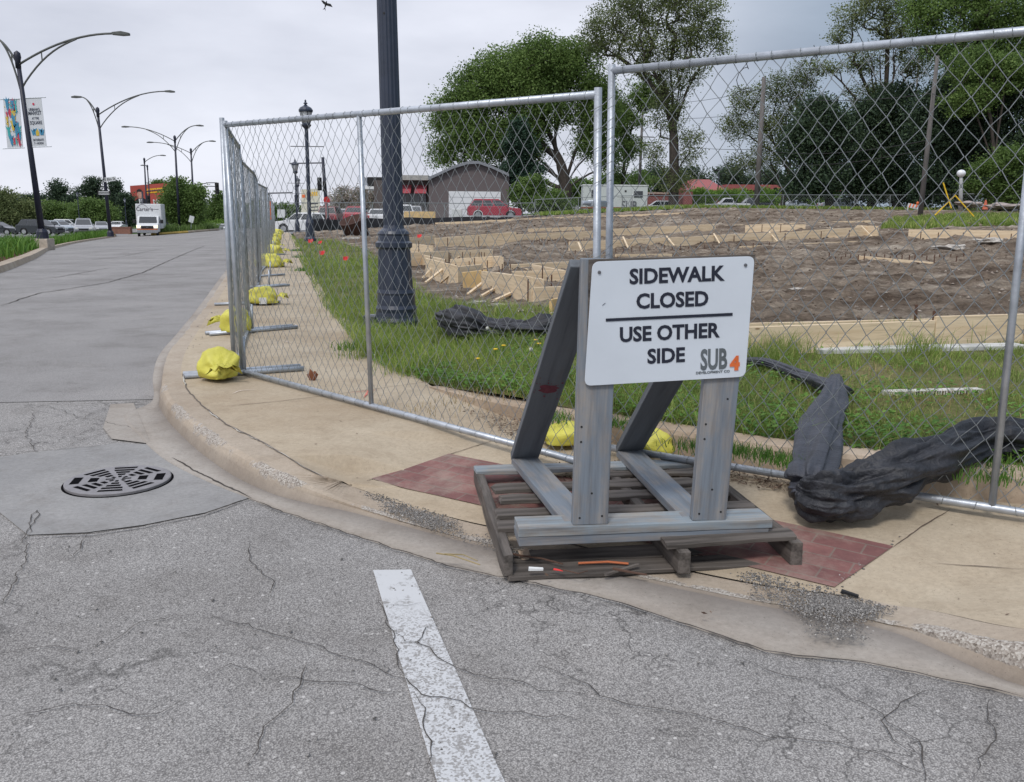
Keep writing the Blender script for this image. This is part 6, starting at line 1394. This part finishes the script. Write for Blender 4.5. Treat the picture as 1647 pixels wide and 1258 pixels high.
# ================================================================== VEHICLES
def paint(name, col, metal=.0): return simple('paint_'+name, col, .3, metal, .04, coat=.6)
def car(kind, P, heading, col, label, cat='car', name='parked_car', s=1., lights=False, group=None):
    K = dict(sedan=(4.7, 1.8, 1.45, .82, .95, 1.05, .25, -1.05, -1.75), suv=(4.6, 1.85, 1.70, 1.0, 1.08, 1.15, .45, -1.75, -2.15), hatch=(4.2, 1.78, 1.58, .9, 1.0, 1.25, .5, -1.5, -1.95), van=(5.0, 1.95, 1.78, .95, 1.05, 1.7, .8, -2.1, -2.4), pickup=(5.4, 1.95, 1.8, 1.08, 1.15, 1.0, .45, -.55, -.7))[kind]
    L_, W_, H_, hz_, bz_, xa, xb, xc, xd = K; t = thing(name, label, cat, P, heading, group); r_ = .36 if kind in ('suv', 'van', 'pickup') else .33; wb = L_*.30
    M2 = frame((0, 0, 0), (1, 0, 0), (0, 0, 1)) @ Matrix.Translation((0, 0, -W_/2))
    def arch(cx): return [(cx+math.cos(a)*(r_+.06), r_+math.sin(a)*(r_+.06)) for a in [math.pi-(math.pi*k/8) for k in range(9)]]
    poly = [(-L_/2+.08, .3), (-wb-r_-.06, .28)]+arch(-wb)[1:-1]+[(-wb+r_+.06, .25), (wb-r_-.06, .25)]+arch(wb)[1:-1]+[(wb+r_+.06, .28), (L_/2-.06, .3), (L_/2, .45), (L_/2-.01, hz_-.22), (L_/2-.12, hz_-.07), (xa+.3, hz_), (xa, bz_), (xd, bz_+.02)]
    poly += [(-L_/2+.04, bz_-.02), (-L_/2, bz_-.15), (-L_/2-.02, .5)]
    m = MB(); m.prism(poly, M2, W_); m.build('body', col, t, bevel=.05, bseg=3)
    wt, wb2 = W_*.37, W_*.455; z0 = bz_-.02
    g = [(xd+.0, -wb2, z0), (xa, -wb2, z0), (xb, -wt, H_-.06), (xc, -wt, H_-.06), (xd, wb2, z0), (xa, wb2, z0), (xb, wt, H_-.06), (xc, wt, H_-.06)]
    m = MB(); m.add(g, [(0, 1, 2, 3), (4, 7, 6, 5), (1, 5, 6, 2), (0, 3, 7, 4), (3, 2, 6, 7), (0, 4, 5, 1)]); m.build('cabin', col, t, bevel=.04)
    m = MB(); m.box(((xb+xc)/2-.02, 0, H_-.03), (xb-xc-.1, wt*1.86, .06)); m.build('roof', col, t, bevel=.025)
    G_ = [Vector(q) for q in g]
    def pane(a, b, c_, d_, off, ins=.09):
        q = [G_[a], G_[b], G_[c_], G_[d_]]; ce = sum(q, Vector())/4; n_ = (q[1]-q[0]).cross(q[3]-q[0]).normalized()
        if n_.dot(ce-Vector((0, 0, bz_))) < 0: n_ = -n_
        out_ = []
        for i, p in enumerate(q):
            e1 = (q[i-1]-p).normalized(); e2 = (q[(i+1) % 4]-p).normalized(); out_.append(p+(e1+e2)*ins+n_*off)
        m = MB(); m.add(out_, [(0, 1, 2, 3)]); return m, out_
    for idx, nm in (((1, 5, 6, 2), 'windshield'), ((4, 0, 3, 7), 'rear_window')): m, _ = pane(*idx, .012); m.build(nm, GLASS, t)
    for idx in ((0, 1, 2, 3), (5, 4, 7, 6)):
        _, q = pane(*idx, .012, .08); a, b, c_, d_ = q; n_ = 3 if kind in ('suv', 'van') else 2 if kind != 'pickup' else 1
        for k in range(n_):
            u0, u1_ = k/n_+(.02 if k else 0), (k+1)/n_-(.02 if k < n_-1 else 0); m = MB(); m.add([a.lerp(b, u0), a.lerp(b, u1_), d_.lerp(c_, u1_), d_.lerp(c_, u0)], [(0, 1, 2, 3)]); m.build('side_window', GLASS, t)
    for sx_ in (-wb, wb):
        for sy in (-1, 1):
            m = MB(); m.lathe([(r_*.6, -.11), (r_, -.09), (r_, .09), (r_*.6, .11)], n=20); m.v = [(a+sx_, c_+sy*(W_/2-.12), b+r_) for a, b, c_ in m.v]; wh = m.build('wheel', RUBBER, t, True)
            m = MB(); m.lathe([(r_*.66, -.115), (r_*.66, .115)], n=16); m.v = [(a+sx_, c_+sy*(W_/2-.12), b+r_) for a, b, c_ in m.v]; m.build('rim', RIM, wh)
    for sy in (-1, 1):
        m = MB(); m.box((L_/2-.08, sy*W_*.36, hz_-.24), (.16, .34, .15)); m.build('headlight', LAMPW if lights else HEADL, t, bevel=.02)
        m = MB(); m.box((-L_/2+.05, sy*W_*.40, bz_-.25), (.14, .2, .28)); m.build('tail_light', REDL, t, bevel=.02)
        m = MB(); m.box((xa-.1, sy*(W_/2+.06), bz_+.06), (.12, .2, .13)); m.build('wing_mirror', col, t, bevel=.03)
    m = MB(); m.box((L_/2-.03, 0, hz_-.36), (.08, W_*.5, .16)); m.build('grille', BLK, t)
    m = MB(); m.box((L_/2+.0, 0, .42), (.06, W_*.86, .16)); m.build('bumper', CHROME, t, bevel=.02); m = MB(); m.box((-L_/2-.0, 0, .45), (.06, W_*.86, .16)); m.build('bumper', CHROME, t, bevel=.02)
    m = MB(); m.box((-L_/2-.03, 0, .72), (.02, .32, .13)); m.build('number_plate', WSIGN, t)
    if kind == 'pickup':
        m = MB(); m.box((-1.75, 0, bz_-.04), (1.7, W_*.84, .18)); m.build('load_bed', BLK, t)
    t.scale = (s, s, s); return t
def gp_(px, py, D): p = pos(px, D); p.z = ptD(px, py, D).z; return p
W_P, R_P, S_P, K_P, DR_P, LG_P = paint('white', (.68, .69, .70)), paint('red', (.34, .018, .04)), paint('silver', (.36, .37, .39), .4), paint('charcoal', (.045, .05, .06), .3), paint('maroon', (.16, .02, .03)), paint('pale_blue', (.42, .46, .5), .3)
car('suv', gp_(64, 378, 98), R(-4), K_P, 'dark grey sport utility car side on behind the median at far left')
car('van', gp_(134, 377, 100), R(-65), S_P, 'silver minivan facing the camera right of the dark grey car')
car('hatch', gp_(93, 375, 112), R(-20), LG_P, 'pale blue car half hidden between the dark one and the minivan'); car('suv', gp_(110, 372, 128), R(0), W_P, 'white car roof showing farther back in the left car park')
car('sedan', gp_(162, 374, 118), R(-60), S_P, 'silver sedan just right of the silver minivan'); car('sedan', gp_(-4, 378, 98), R(0), K_P, 'dark car cut by the left frame edge'); car('sedan', gp_(188, 372, 130), R(-80), W_P, 'white car far back behind the brick planter')
car('sedan', gp_(344, 374, 150), R(-88), W_P, 'left of two white cars driving far down the road', name='moving_car'); car('sedan', gp_(357, 373.5, 156), R(-88), W_P, 'right of two white cars driving far down the road', name='moving_car')
car('suv', gp_(487, 375, 74), R(176), W_P, 'large white car side on behind the fence and acorn lamps')
car('van', gp_(533, 362, 86), R(92), DR_P, 'maroon van with white markings behind the white car'); car('hatch', gp_(577, 360, 82), R(85), R_P, 'bright red hatchback seen from behind left of the fence post')
car('suv', gp_(648, 360, 80), R(100), W_P, 'white car partly hidden just right of the big pole'); car('sedan', gp_(668, 356, 86), R(90), S_P, 'silver car roof above the yellow plywood sheet'); car('sedan', gp_(608, 361, 84), R(95), W_P, 'white car seen between the fence post and the big pole'); car('sedan', gp_(552, 358, 96), R(90), S_P, 'small silver car between the maroon van and red hatchback')
car('suv', gp_(795, 353, 76), R(2), R_P, 'dark red sport utility car before the white garage door')
car('hatch', gp_(1060, 345, 104), R(178), W_P, 'white car between the site office and the big tree'); car('sedan', gp_(915, 345, 110), R(0), W_P, 'white car nose showing left of the paired posts')
car('pickup', gp_(1168, 342, 112), R(178), W_P, 'white pickup truck parked behind the dirt site', 'truck', 'pickup_truck'); car('pickup', gp_(1205, 341, 116), R(178), K_P, 'dark pickup truck behind the weathered utility pole', 'truck', 'pickup_truck')
car('sedan', gp_(1350, 340, 100), R(0), LG_P, 'pale car under the dark trees'); car('suv', gp_(1648, 344, 70), R(180), K_P, 'black car at the right edge beyond the boards'); car('sedan', gp_(1280, 339, 125), R(0), LG_P, 'pale blue car left of the dark trees')
# box truck
P = gp_(240, 380, 88); t = thing('box_truck', 'white box truck with lit headlights coming along the side road', 'truck', P, R(-73)); s_ = 1400/88
m = MB(); m.box((-2.2, 0, 1.95), (4.6, 2.35, 2.4)); m.build('cargo_box', simple('truck_white', (.66, .67, .68), .45, var=.03), t, bevel=.05)
m = MB(); M2 = frame((0, 0, 0), (1, 0, 0), (0, 0, 1)) @ Matrix.Translation((0, 0, -.98)); m.prism([(.1, .45), (2.35, .45), (2.42, .95), (2.2, 1.15), (1.4, 1.3), (.95, 1.95), (.1, 2.0)], M2, 1.96); m.build('cab', simple('truck_white', (.66, .67, .68), .45), t, bevel=.06)
m = MB(); m.add([(1.45, -.82, 1.33), (1.45, .82, 1.33), (1.02, .76, 1.92), (1.02, -.76, 1.92)], [(0, 1, 2, 3)]); m.build('windshield', GLASS, t)
for sy in (-1, 1):
    m = MB(); m.add([(.25, sy*.99, 1.3), (1.3, sy*.99, 1.3), (.95, sy*.99, 1.85), (.25, sy*.99, 1.85)], [(0, 1, 2, 3)]); m.build('side_window', GLASS, t)
    m = MB(); m.box((2.38, sy*.78, .98), (.12, .3, .2)); m.build('headlight', LAMPW, t); m = MB(); m.box((1.2, sy*1.25, 1.45), (.1, .28, .36)); m.build('wing_mirror', BLK, t, bevel=.03); m = MB(); m.box((1.2, sy*1.08, 1.4), (.05, .3, .05)); m.build('mirror_arm', BLK, t)
    for x in (1.65, -3.2): m = MB(); m.lathe([(.2, -.12), (.38, -.1), (.38, .1), (.2, .12)], n=18); m.v = [(a+x, c_+sy*.85, b+.38) for a, b, c_ in m.v]; m.build('wheel', RUBBER, t)
m = MB(); m.box((2.42, 0, .88), (.06, 1.1, .34)); m.build('grille', BLK, t); m = MB(); m.box((2.45, 0, .5), (.1, 1.9, .26)); m.build('bumper', simple('truck_bumper', (.25, .26, .28), .5), t, bevel=.03)
m = MB(); m.box((2.44, 0, .72), (.05, 1.9, .08)); m.build('orange_trim', simple('amber_trim', (.5, .14, .04), .5), t); m = MB(); m.box((2.46, 0, .9), (.03, .22, .09)); m.build('badge', CHROME, t)
text("Carter's", .52, simple('truck_text', (.12, .11, .13), .6), frame((.12, -.35, 2.62), (0, 1, 0), (0, 0, 1)), t, bold=.004, xs=.9)
m = MB(); Mx = frame((.115, -.35, 2.62), (0, 1, 0), (0, 0, 1)); ar = [(-.75+1.1*k/12, .1+.42*math.sin(3.1416*k/12)) for k in range(13)]; m.prism(ar+[(x, y-.04) for x, y in reversed(ar)], Mx, .01); m.build('arc_mark', simple('truck_text', (.12, .11, .13), .6), t)
m = MB(); m.prism([(.5, 0), (1.3, 0), (1.3, .03), (.5, .03)], Mx, .01); m.build('line_mark', simple('truck_text', (.12, .11, .13), .6), t)
# small white sign in island
P = gp_(308, 368, 95); t = thing('small_sign', 'small tilted white sign standing in the island planting', 'sign', P); m = MB(); m.box((0, 0, 1.0), (.5, .04, .7), Matrix.Rotation(.3, 3, 'Y')); m.build('plate', WSIGN, t); m = MB(); m.tube([(-.1, 0, 0), (0, 0, .9)], .03, 5); m.build('post', GALV, t)
# bird
P = ptD(524, 7, 22); t = MB(); t.lathe([(.001, -.12), (.02, -.08), (.032, 0), (.025, .06), (.016, .09), (.001, .11)], n=8)
t.add([(.02, 0, .05), (.16, -.03, .07), (.26, -.06, .0), (.12, -.02, -.02), (.02, 0, -.03)], [(0, 1, 2, 3, 4)]); t.add([(-.02, 0, .05), (-.13, .04, .08), (-.2, .08, .05), (-.10, .03, -.01), (-.02, 0, -.03)], [(0, 1, 2, 3, 4)]); t.add([(.0, 0, -.08), (.05, 0, -.2), (.0, 0, -.15), (-.05, 0, -.2)], [(0, 1, 2), (0, 2, 3)])
o = t.build('bird', BLK); z = o.modifiers.new('s', 'SOLIDIFY'); z.thickness = .006; o.scale = (.72, .72, .72); o.location = P; o.rotation_euler = (.2, .35, 0); tag(o, 'small dark bird flying high in the grey sky', 'bird')

# ================================================================== TREES
def tree(name, label, D, base, blobs, ncl, nleaf, leaf, mat_, r0=.3, spread=.9, depth=.8, group='background trees', crook=.25, bark=BARK, seed=1, zs=1.0, droop=0, flatl=0., tk=.8):
    rg = np.random.default_rng(seed); rd = random.Random(seed); P0 = pos(base[0], D); gz = T(P0.x, P0.y); pz = ptD(base[0], base[1], D).z; P0.z = min(gz, pz)-.05
    t = thing(name, label, 'tree', P0, 0, group); px_m = D/1400
    B = [(np.array(ptD(cx, cy, D)-P0), rx*px_m, ry*px_m) for cx, cy, rx, ry in blobs]; tot = sum(rx*ry for _, rx, ry in B)
    C = []
    for c, rx, ry in B:
        k = max(1, int(ncl*rx*ry/tot)); v = rg.normal(size=(k, 3)); v /= np.linalg.norm(v, axis=1)[:, None]; rad = rg.random(k)**.42
        C.append(c+v*rad[:, None]*np.array([rx, rx*depth, ry])*.93)
    C = np.concatenate(C); C = C[C[:, 2] > .3]
    # trunk up to the crown's heart, then each cluster hooks on to the nearest wood below it
    cen = C.mean(0); zt = C[:, 2].min()*.6+cen[2]*.4; topz = max(C[:, 2])*.86; nodes = []; par = []; rad = []
    nt_ = 10
    for i in range(nt_+1):
        u = i/nt_; z = topz*tk*u; dr_ = max(0, (u-.35)/.65)**1.3; x = cen[0]*dr_*.3; y = cen[1]*dr_*.3; nodes.append(np.array([x+math.sin(u*5+seed)*crook*.4, y, z])); par.append(i-1)
    ntr = len(nodes)
    for c, rx, ry in B:                                     # main limbs fan out from the trunk
        if len(B) < 3 or c[2] < topz*.25: continue
        j = min(nt_, max(2, int(nt_*min(.95, (.34+.25*rd.random())*c[2]/(topz*tk))))); a = nodes[j]; e = c-np.array([0, 0, ry*.25]); k0 = j
        ctl = a+(e-a)*np.array([.30, .30, .62])+rg.normal(size=3)*crook*.5
        for q in (.2, .4, .6, .8, 1.):
            nodes.append(a*(1-q)**2+ctl*2*q*(1-q)+e*q*q+rg.normal(size=3)*crook*.12); par.append(k0); k0 = len(nodes)-1
    order = np.argsort(np.linalg.norm((C-np.array([cen[0], cen[1], zt]))*np.array([1, 1, .7]), axis=1)); NA = [n for n in nodes]
    for ci in order:
        c = C[ci]; A_ = np.array(NA); d = np.linalg.norm(A_-c, axis=1)+np.maximum(0, A_[:, 2]-c[2]+.25*np.linalg.norm(A_[:, :2]-c[:2], axis=1))*1.6; j = int(np.argmin(d)); a = A_[j]
        mid = (a+c)/2+rg.normal(size=3)*crook*.35*min(1.5, np.linalg.norm(c-a)*.4); mid[2] += .08*np.linalg.norm(c-a)
        NA.append(mid); par.append(j); NA.append(c); par.append(len(NA)-2)
    n = len(NA); wgt = np.ones(n)
    for i in range(n-1, 0, -1):
        if par[i] >= 0: wgt[par[i]] += wgt[i]
    R_ = r0*(wgt/wgt[0])**.56; R_[0] *= 1.35
    Vt = []; Ft = []; b = 0
    for i in range(1, n):
        j = par[i]; a, c = NA[j], NA[i]; dv = c-a; L2 = np.linalg.norm(dv)+1e-6; dv = dv/L2; rr = np.array([1, 0, 0]) if abs(dv[0]) < .8 else np.array([0, 1, 0]); s1 = np.cross(dv, rr); s1 /= np.linalg.norm(s1); s2 = np.cross(dv, s1); ns = 8 if i <= nt_ else 4
        ra = R_[j] if i <= nt_ else min(R_[j], R_[i]*1.3); rb = R_[i]
        for (p, q) in ((a, ra), (c, rb)):
            for k in range(ns): th = 6.2832*k/ns; Vt.append(p+(s1*math.cos(th)+s2*math.sin(th))*q)
        for k in range(ns): Ft.append((b+k, b+(k+1) % ns, b+ns+(k+1) % ns, b+ns+k))
        b += 2*ns
    npmesh('trunk', np.array(Vt), np.array(Ft), bark, t, True)
    leaf *= .68; nleaf = int(nleaf*1.75); spread *= .92
    cl = C[rg.integers(0, len(C), nleaf)]; P = cl+np.tanh(rg.normal(size=(nleaf, 3))*.75)*1.45*spread*np.array([1, 1, .62*zs])*(.55+.9*rg.random((nleaf, 1)))*.5; P[:, 2] -= droop*np.abs(rg.normal(size=nleaf))
    d1 = rg.normal(size=(nleaf, 3)); d1[:, 2] *= (1-flatl); d1 /= np.linalg.norm(d1, axis=1)[:, None]; d2 = np.cross(d1, rg.normal(size=(nleaf, 3))*np.array([1-flatl, 1-flatl, 1])); d2 /= np.linalg.norm(d2, axis=1)[:, None]
    sz = leaf*rg.uniform(.6, 1.35, (nleaf, 1)); V = np.stack([P-d1*sz*.5, P+d2*sz*.32, P+d1*sz*.5, P-d2*sz*.32], 1).reshape(-1, 3)
    npmesh('crown', V, np.arange(nleaf*4).reshape(-1, 4), mat_, t); return t
# left row behind the car park
G2 = 'trees behind the left car park'
tree('broadleaf_tree', 'olive green bushy tree at the far left edge', 128, (15, 378), [(15, 340, 34, 32), (-25, 335, 30, 40), (45, 345, 20, 26), (5, 318, 18, 14)], 260, 11000, .42, LF_OLIVE, .3, 1.6, group=G2, seed=1)
tree('pine_tree', 'dark windswept pine top rising behind the first street lamp', 160, (52, 370), [(50, 322, 20, 8), (38, 330, 12, 10), (62, 318, 9, 5), (52, 340, 16, 14)], 90, 3500, .5, LF_DARK, .3, 1.6, group=G2, seed=2, flatl=.5)
tree('pine_tree', 'dark layered pine left of the second street lamp', 160, (95, 372), [(95, 305, 14, 14), (92, 322, 22, 14), (100, 340, 22, 20)], 120, 6500, .5, LF_DARK, .3, 1.5, group=G2, seed=3, flatl=.5)
tree('pine_tree', 'round topped dark pine right behind the second street lamp', 158, (150, 372), [(148, 296, 16, 11), (145, 312, 24, 14), (152, 335, 24, 22)], 140, 7500, .5, LF_DARK, .3, 1.5, group=G2, seed=4, flatl=.5)
tree('broadleaf_tree', 'spreading bright green tree above the dark grey car', 135, (88, 378), [(85, 340, 30, 18), (100, 352, 34, 15), (70, 355, 20, 14), (112, 344, 18, 15)], 220, 10000, .42, LF_GREEN, .3, 1.4, group=G2, seed=5, flatl=.4)
tree('broadleaf_tree', 'spreading bright green tree above the silver minivan', 132, (150, 377), [(145, 335, 28, 16), (160, 348, 32, 16), (128, 350, 18, 14), (178, 344, 14, 12)], 220, 10000, .42, LF_GREEN, .3, 1.4, group=G2, seed=6, flatl=.4)
tree('spruce_tree', 'slim dark spruce between second street lamp and billboard', 140, (186, 374), [(187, 298, 8, 12), (188, 318, 13, 16), (186, 345, 18, 22)], 130, 6500, .42, LF_DARK, .25, 1.2, group=G2, seed=7)
tree('spruce_tree', 'low dark spruce just left of the billboard', 138, (206, 374), [(205, 325, 12, 14), (207, 348, 14, 18)], 90, 4500, .42, LF_DARK, .22, 1.2, group=G2, seed=8)
tree('broadleaf_tree', 'dark tree filling the gap left of the second lamp', 150, (125, 374), [(122, 330, 18, 18), (120, 350, 26, 16)], 100, 5000, .5, LF_DARK, .22, 1.4, group=G2, seed=9)
tree('broadleaf_tree', 'small round tree top peeping over the billboard', 190, (252, 370), [(254, 294, 8, 5), (252, 300, 12, 5)], 30, 1300, .45, LF_GREEN, .2, 1.2, group=G2, seed=10)
tree('island_tree', 'leafy green tree growing on the traffic island behind the third lamp', 100, (300, 371), [(290, 320, 30, 24), (275, 335, 20, 20), (308, 330, 22, 26), (285, 300, 16, 12), (315, 312, 14, 14), (300, 352, 24, 12)], 300, 15000, .33, LF_GREEN, .28, 1.2, group=G2, seed=11)
tree('broadleaf_tree', 'hazy dark tree bank right of the traffic island', 170, (350, 373), [(345, 345, 22, 22), (365, 340, 20, 26), (352, 322, 10, 14), (330, 350, 14, 18), (370, 352, 18, 16)], 220, 9500, .5, LF_GREEN, .25, 1.6, group=G2, seed=12)
tree('shrub', 'bright green shrub bank below the far tree bank', 160, (345, 373), [(345, 363, 24, 8), (322, 364, 10, 6), (362, 362, 16, 9)], 60, 4500, .4, LF_LIGHT, .1, 1.0, group=G2, seed=13)
G3 = 'low trees along the far horizon'
for i, (x, ry, rx, mt) in enumerate(((392, 15, 24, LF_GREEN), (425, 16, 26, LF_GREEN), (458, 15, 24, LF_GREEN), (490, 13, 24, LF_GREEN), (20, 22, 60, LF_DARK), (100, 24, 60, LF_DARK), (180, 22, 60, LF_DARK), (240, 24, 40, LF_DARK), (300, 22, 50, LF_DARK), (370, 14, 40, LF_DARK))):
    tree('far_tree', ['leftmost low green tree seen through the fence beyond the run', 'second low green tree seen through the fence, above the acorn lamp feet', 'low green tree seen behind the second acorn lamp', 'low green tree behind the cream shop sign', 'dark far tree bank behind the leftmost bush', 'dark far tree bank behind the dark pine', 'dark far tree bank behind the slim spruce', 'dark far tree bank behind the white truck', 'dark far tree bank behind the island tree', 'dark far tree bank beyond the road end'][i], 200 if i > 3 else 150, (x, 372), [(x, 362-ry, rx, ry)], 90, 5500, .6, mt, .2, 2.0, group=G3, seed=20+i)
tree('far_tree', 'pale hazy tall tree far behind the fence run', 240, (418, 365), [(418, 335, 14, 14)], 40, 1800, .6, LF_SPRUCE, .2, 2, group=G3, seed=35)
G4 = 'blossoming trees'
for i, (x, y, rx, ry) in enumerate(((550, 322, 22, 22), (585, 320, 24, 22), (612, 318, 18, 22), (640, 322, 22, 20))): tree('blossom_tree', ['left of three pinkish blossoming trees above the maroon van', 'middle pinkish blossoming tree above the red hatchback', 'right pinkish blossoming tree behind the fence mid post', 'pinkish blossoming tree hidden behind the big pole'][i], 120, (x, 362), [(x, y, rx, ry)], 80, 3200, .30, LF_BLOSSOM, .15, 1.1, group=G4, seed=40+i)
tree('far_tree', 'green bank behind the blossoming trees', 160, (580, 360), [(560, 342, 40, 14), (610, 342, 40, 14), (520, 345, 30, 12), (660, 340, 40, 14)], 120, 6000, .55, LF_GREEN, .2, 2, group=G3, seed=46)
# big trees on the right
tree('oak_tree', 'huge broad green oak with thick trunk behind the garage', 105, (906, 346), [(770, 150, 52, 45), (735, 205, 42, 45), (715, 248, 20, 22), (820, 115, 60, 45), (880, 100, 60, 45), (930, 110, 48, 42), (960, 170, 38, 48), (860, 170, 70, 50), (780, 225, 50, 42), (955, 235, 36, 30), (840, 230, 40, 30), (720, 170, 22, 22), (985, 262, 16, 14)], 1300, 72000, .38, LF_GREEN, .8, 1.9, .75, crook=.35, seed=50, tk=.55)
tree('spruce_tree', 'dark blue green spruce right behind the garage gable', 98, (835, 346), [(838, 205, 12, 20), (838, 240, 26, 26), (838, 275, 38, 24), (838, 305, 42, 24)], 300, 16000, .34, LF_SPRUCE, .3, 1.1, seed=51, flatl=.3)
tree('shrub_tree', 'light green bushy shrub right of the garage', 90, (875, 346), [(870, 325, 40, 22), (845, 310, 20, 22), (905, 332, 22, 14), (862, 295, 14, 12)], 160, 9500, .32, LF_GREEN, .15, 1.0, seed=52)
tree('vase_tree', 'tall vase shaped sparse tree with forked trunk behind the site office', 96, (1082, 345), [(1000, 30, 55, 55), (1060, -10, 70, 60), (1120, 20, 50, 55), (1155, 60, 22, 36), (960, 60, 34, 34), (1040, 80, 55, 50), (1105, 95, 42, 50), (1075, 170, 34, 55), (1110, 235, 22, 36), (1050, 250, 20, 20), (1085, 290, 34, 26)], 1300, 30000, .28, LF_OLIVE, .55, 1.15, .7, crook=.15, seed=53, tk=.5)
tree('broadleaf_tree', 'green tree crown between oak and vase tree, above the utility pole', 112, (1000, 346), [(1005, 190, 34, 36), (1015, 235, 26, 18), (1040, 150, 30, 30), (990, 280, 16, 14)], 160, 9000, .36, LF_GREEN, .25, 1.3, seed=54)
for i, (x, y, rx, ry, mt, D_) in enumerate(((1020, 300, 40, 24, LF_GREEN, 175), (1060, 290, 40, 26, LF_DARK, 180), (1110, 296, 36, 26, LF_DARK, 185), (980, 300, 30, 20, LF_GREEN, 180), (930, 305, 30, 18, LF_GREEN, 170), (1180, 285, 40, 20, LF_DARK, 190), (1240, 290, 40, 22, LF_DARK, 190))):
    tree('far_tree', ['mid green far tree behind the site office', 'dark far tree left of the vase tree trunk', 'dark far tree right of the vase tree trunk', 'green far tree above the site office roof', 'green far tree right of the shrub', 'dark far tree behind the brick roof', 'dark far tree right of the brick roof'][i], D_, (x, 330), [(x, y, rx, ry), (x, y+22, rx, 14)], 90, 5000, .6, mt, .2, 2, group=G3, seed=60+i)
for i, (x, y, rx, ry) in enumerate(((1130, 318, 26, 14), (1180, 316, 30, 15), (1235, 318, 30, 15), (1290, 318, 26, 14), (1330, 320, 20, 12))): tree('shrub', ['yellow green shrub behind the white pickup cab', 'yellow green shrub behind the white pickup bed', 'yellow green shrub right of the weathered pole', 'yellow green shrub before the red wall', 'yellow green shrub at the edge of the dark trees'][i], 135, (x, 335), [(x, y, rx, ry)], 50, 3600, .36, LF_LIGHT, .12, 1.2, group='yellow green shrubs', seed=70+i)
tree('locust_tree', 'airy pale green tree leaning behind the weathered utility pole', 86, (1262, 343), [(1200, 165, 36, 26), (1250, 145, 40, 30), (1180, 205, 26, 26), (1230, 205, 40, 28), (1200, 260, 34, 20), (1270, 190, 30, 40), (1240, 250, 34, 26), (1290, 130, 26, 36)], 700, 12000, .25, LF_OLIVE, .25, 1.0, .8, crook=.8, seed=80, flatl=.4)
tree('locust_tree', 'tall airy tree with bare forks rising above the right top rail', 84, (1402, 342), [(1370, 25, 34, 26), (1420, 0, 40, 34), (1350, 60, 24, 16), (1440, 50, 40, 40), (1390, 100, 36, 24), (1330, 105, 26, 16), (1470, 100, 34, 30), (1400, 150, 40, 24)], 700, 11000, .26, LF_OLIVE, .4, .95, .8, crook=.9, seed=81, flatl=.4)
tree('broadleaf_tree', 'tall green tree at the top right beside the leaning pole', 78, (1540, 342), [(1490, 20, 40, 40), (1550, 5, 50, 50), (1610, 20, 50, 50), (1660, 40, 40, 60), (1520, 75, 40, 30), (1590, 90, 50, 40)], 420, 26000, .28, LF_GREEN, .5, 1.2, .8, crook=.6, seed=82)
for i, (D_, b, bl, n) in enumerate(((80, (1330, 342), [(1320, 190, 45, 36), (1300, 235, 40, 36), (1350, 230, 44, 40), (1320, 285, 46, 32), (1290, 300, 26, 24)], 19000), (82, (1440, 342), [(1400, 200, 44, 40), (1440, 180, 44, 44), (1420, 250, 56, 44), (1450, 300, 56, 32), (1380, 300, 40, 30)], 22000), (76, (1560, 342), [(1540, 150, 50, 44), (1500, 200, 50, 44), (1560, 220, 60, 56), (1520, 290, 60, 40), (1590, 160, 46, 40)], 26000), (74, (1650, 342), [(1640, 140, 50, 50), (1660, 220, 50, 60), (1640, 290, 50, 44), (1700, 180, 50, 70)], 20000), (95, (1480, 340), [(1480, 240, 80, 60), (1400, 270, 60, 50), (1560, 260, 70, 60), (1480, 310, 120, 30)], 20000))):
    tree('broadleaf_tree', ['dark dense tree left end of the dark mass, right of the airy tree', 'dark dense tree under the tall airy one', 'dark dense tree right of the leaning pole', 'dark dense tree at the right frame edge', 'deep dark tree filling behind the leaning pole'][i], D_, b, bl, 420, n, .36, LF_DARK if i != 2 else LF_DARK, .4, 1.35, .7, group='dark tree mass at the right', crook=.5, seed=90+i)
tree('broadleaf_tree', 'fresh green layered branches low at the right edge', 66, (1625, 342), [(1600, 270, 46, 14), (1640, 250, 40, 16), (1590, 300, 44, 12), (1640, 300, 40, 16), (1610, 322, 40, 8)], 200, 9000, .26, LF_GREEN, .2, 1.0, .7, seed=97, flatl=.6)
tree('broadleaf_tree', 'mid green tree patch upper right of the leaning pole', 72, (1590, 342), [(1570, 110, 46, 30), (1620, 120, 40, 30), (1560, 160, 40, 26)], 160, 9500, .28, LF_GREEN, .2, 1.1, .6, seed=98)
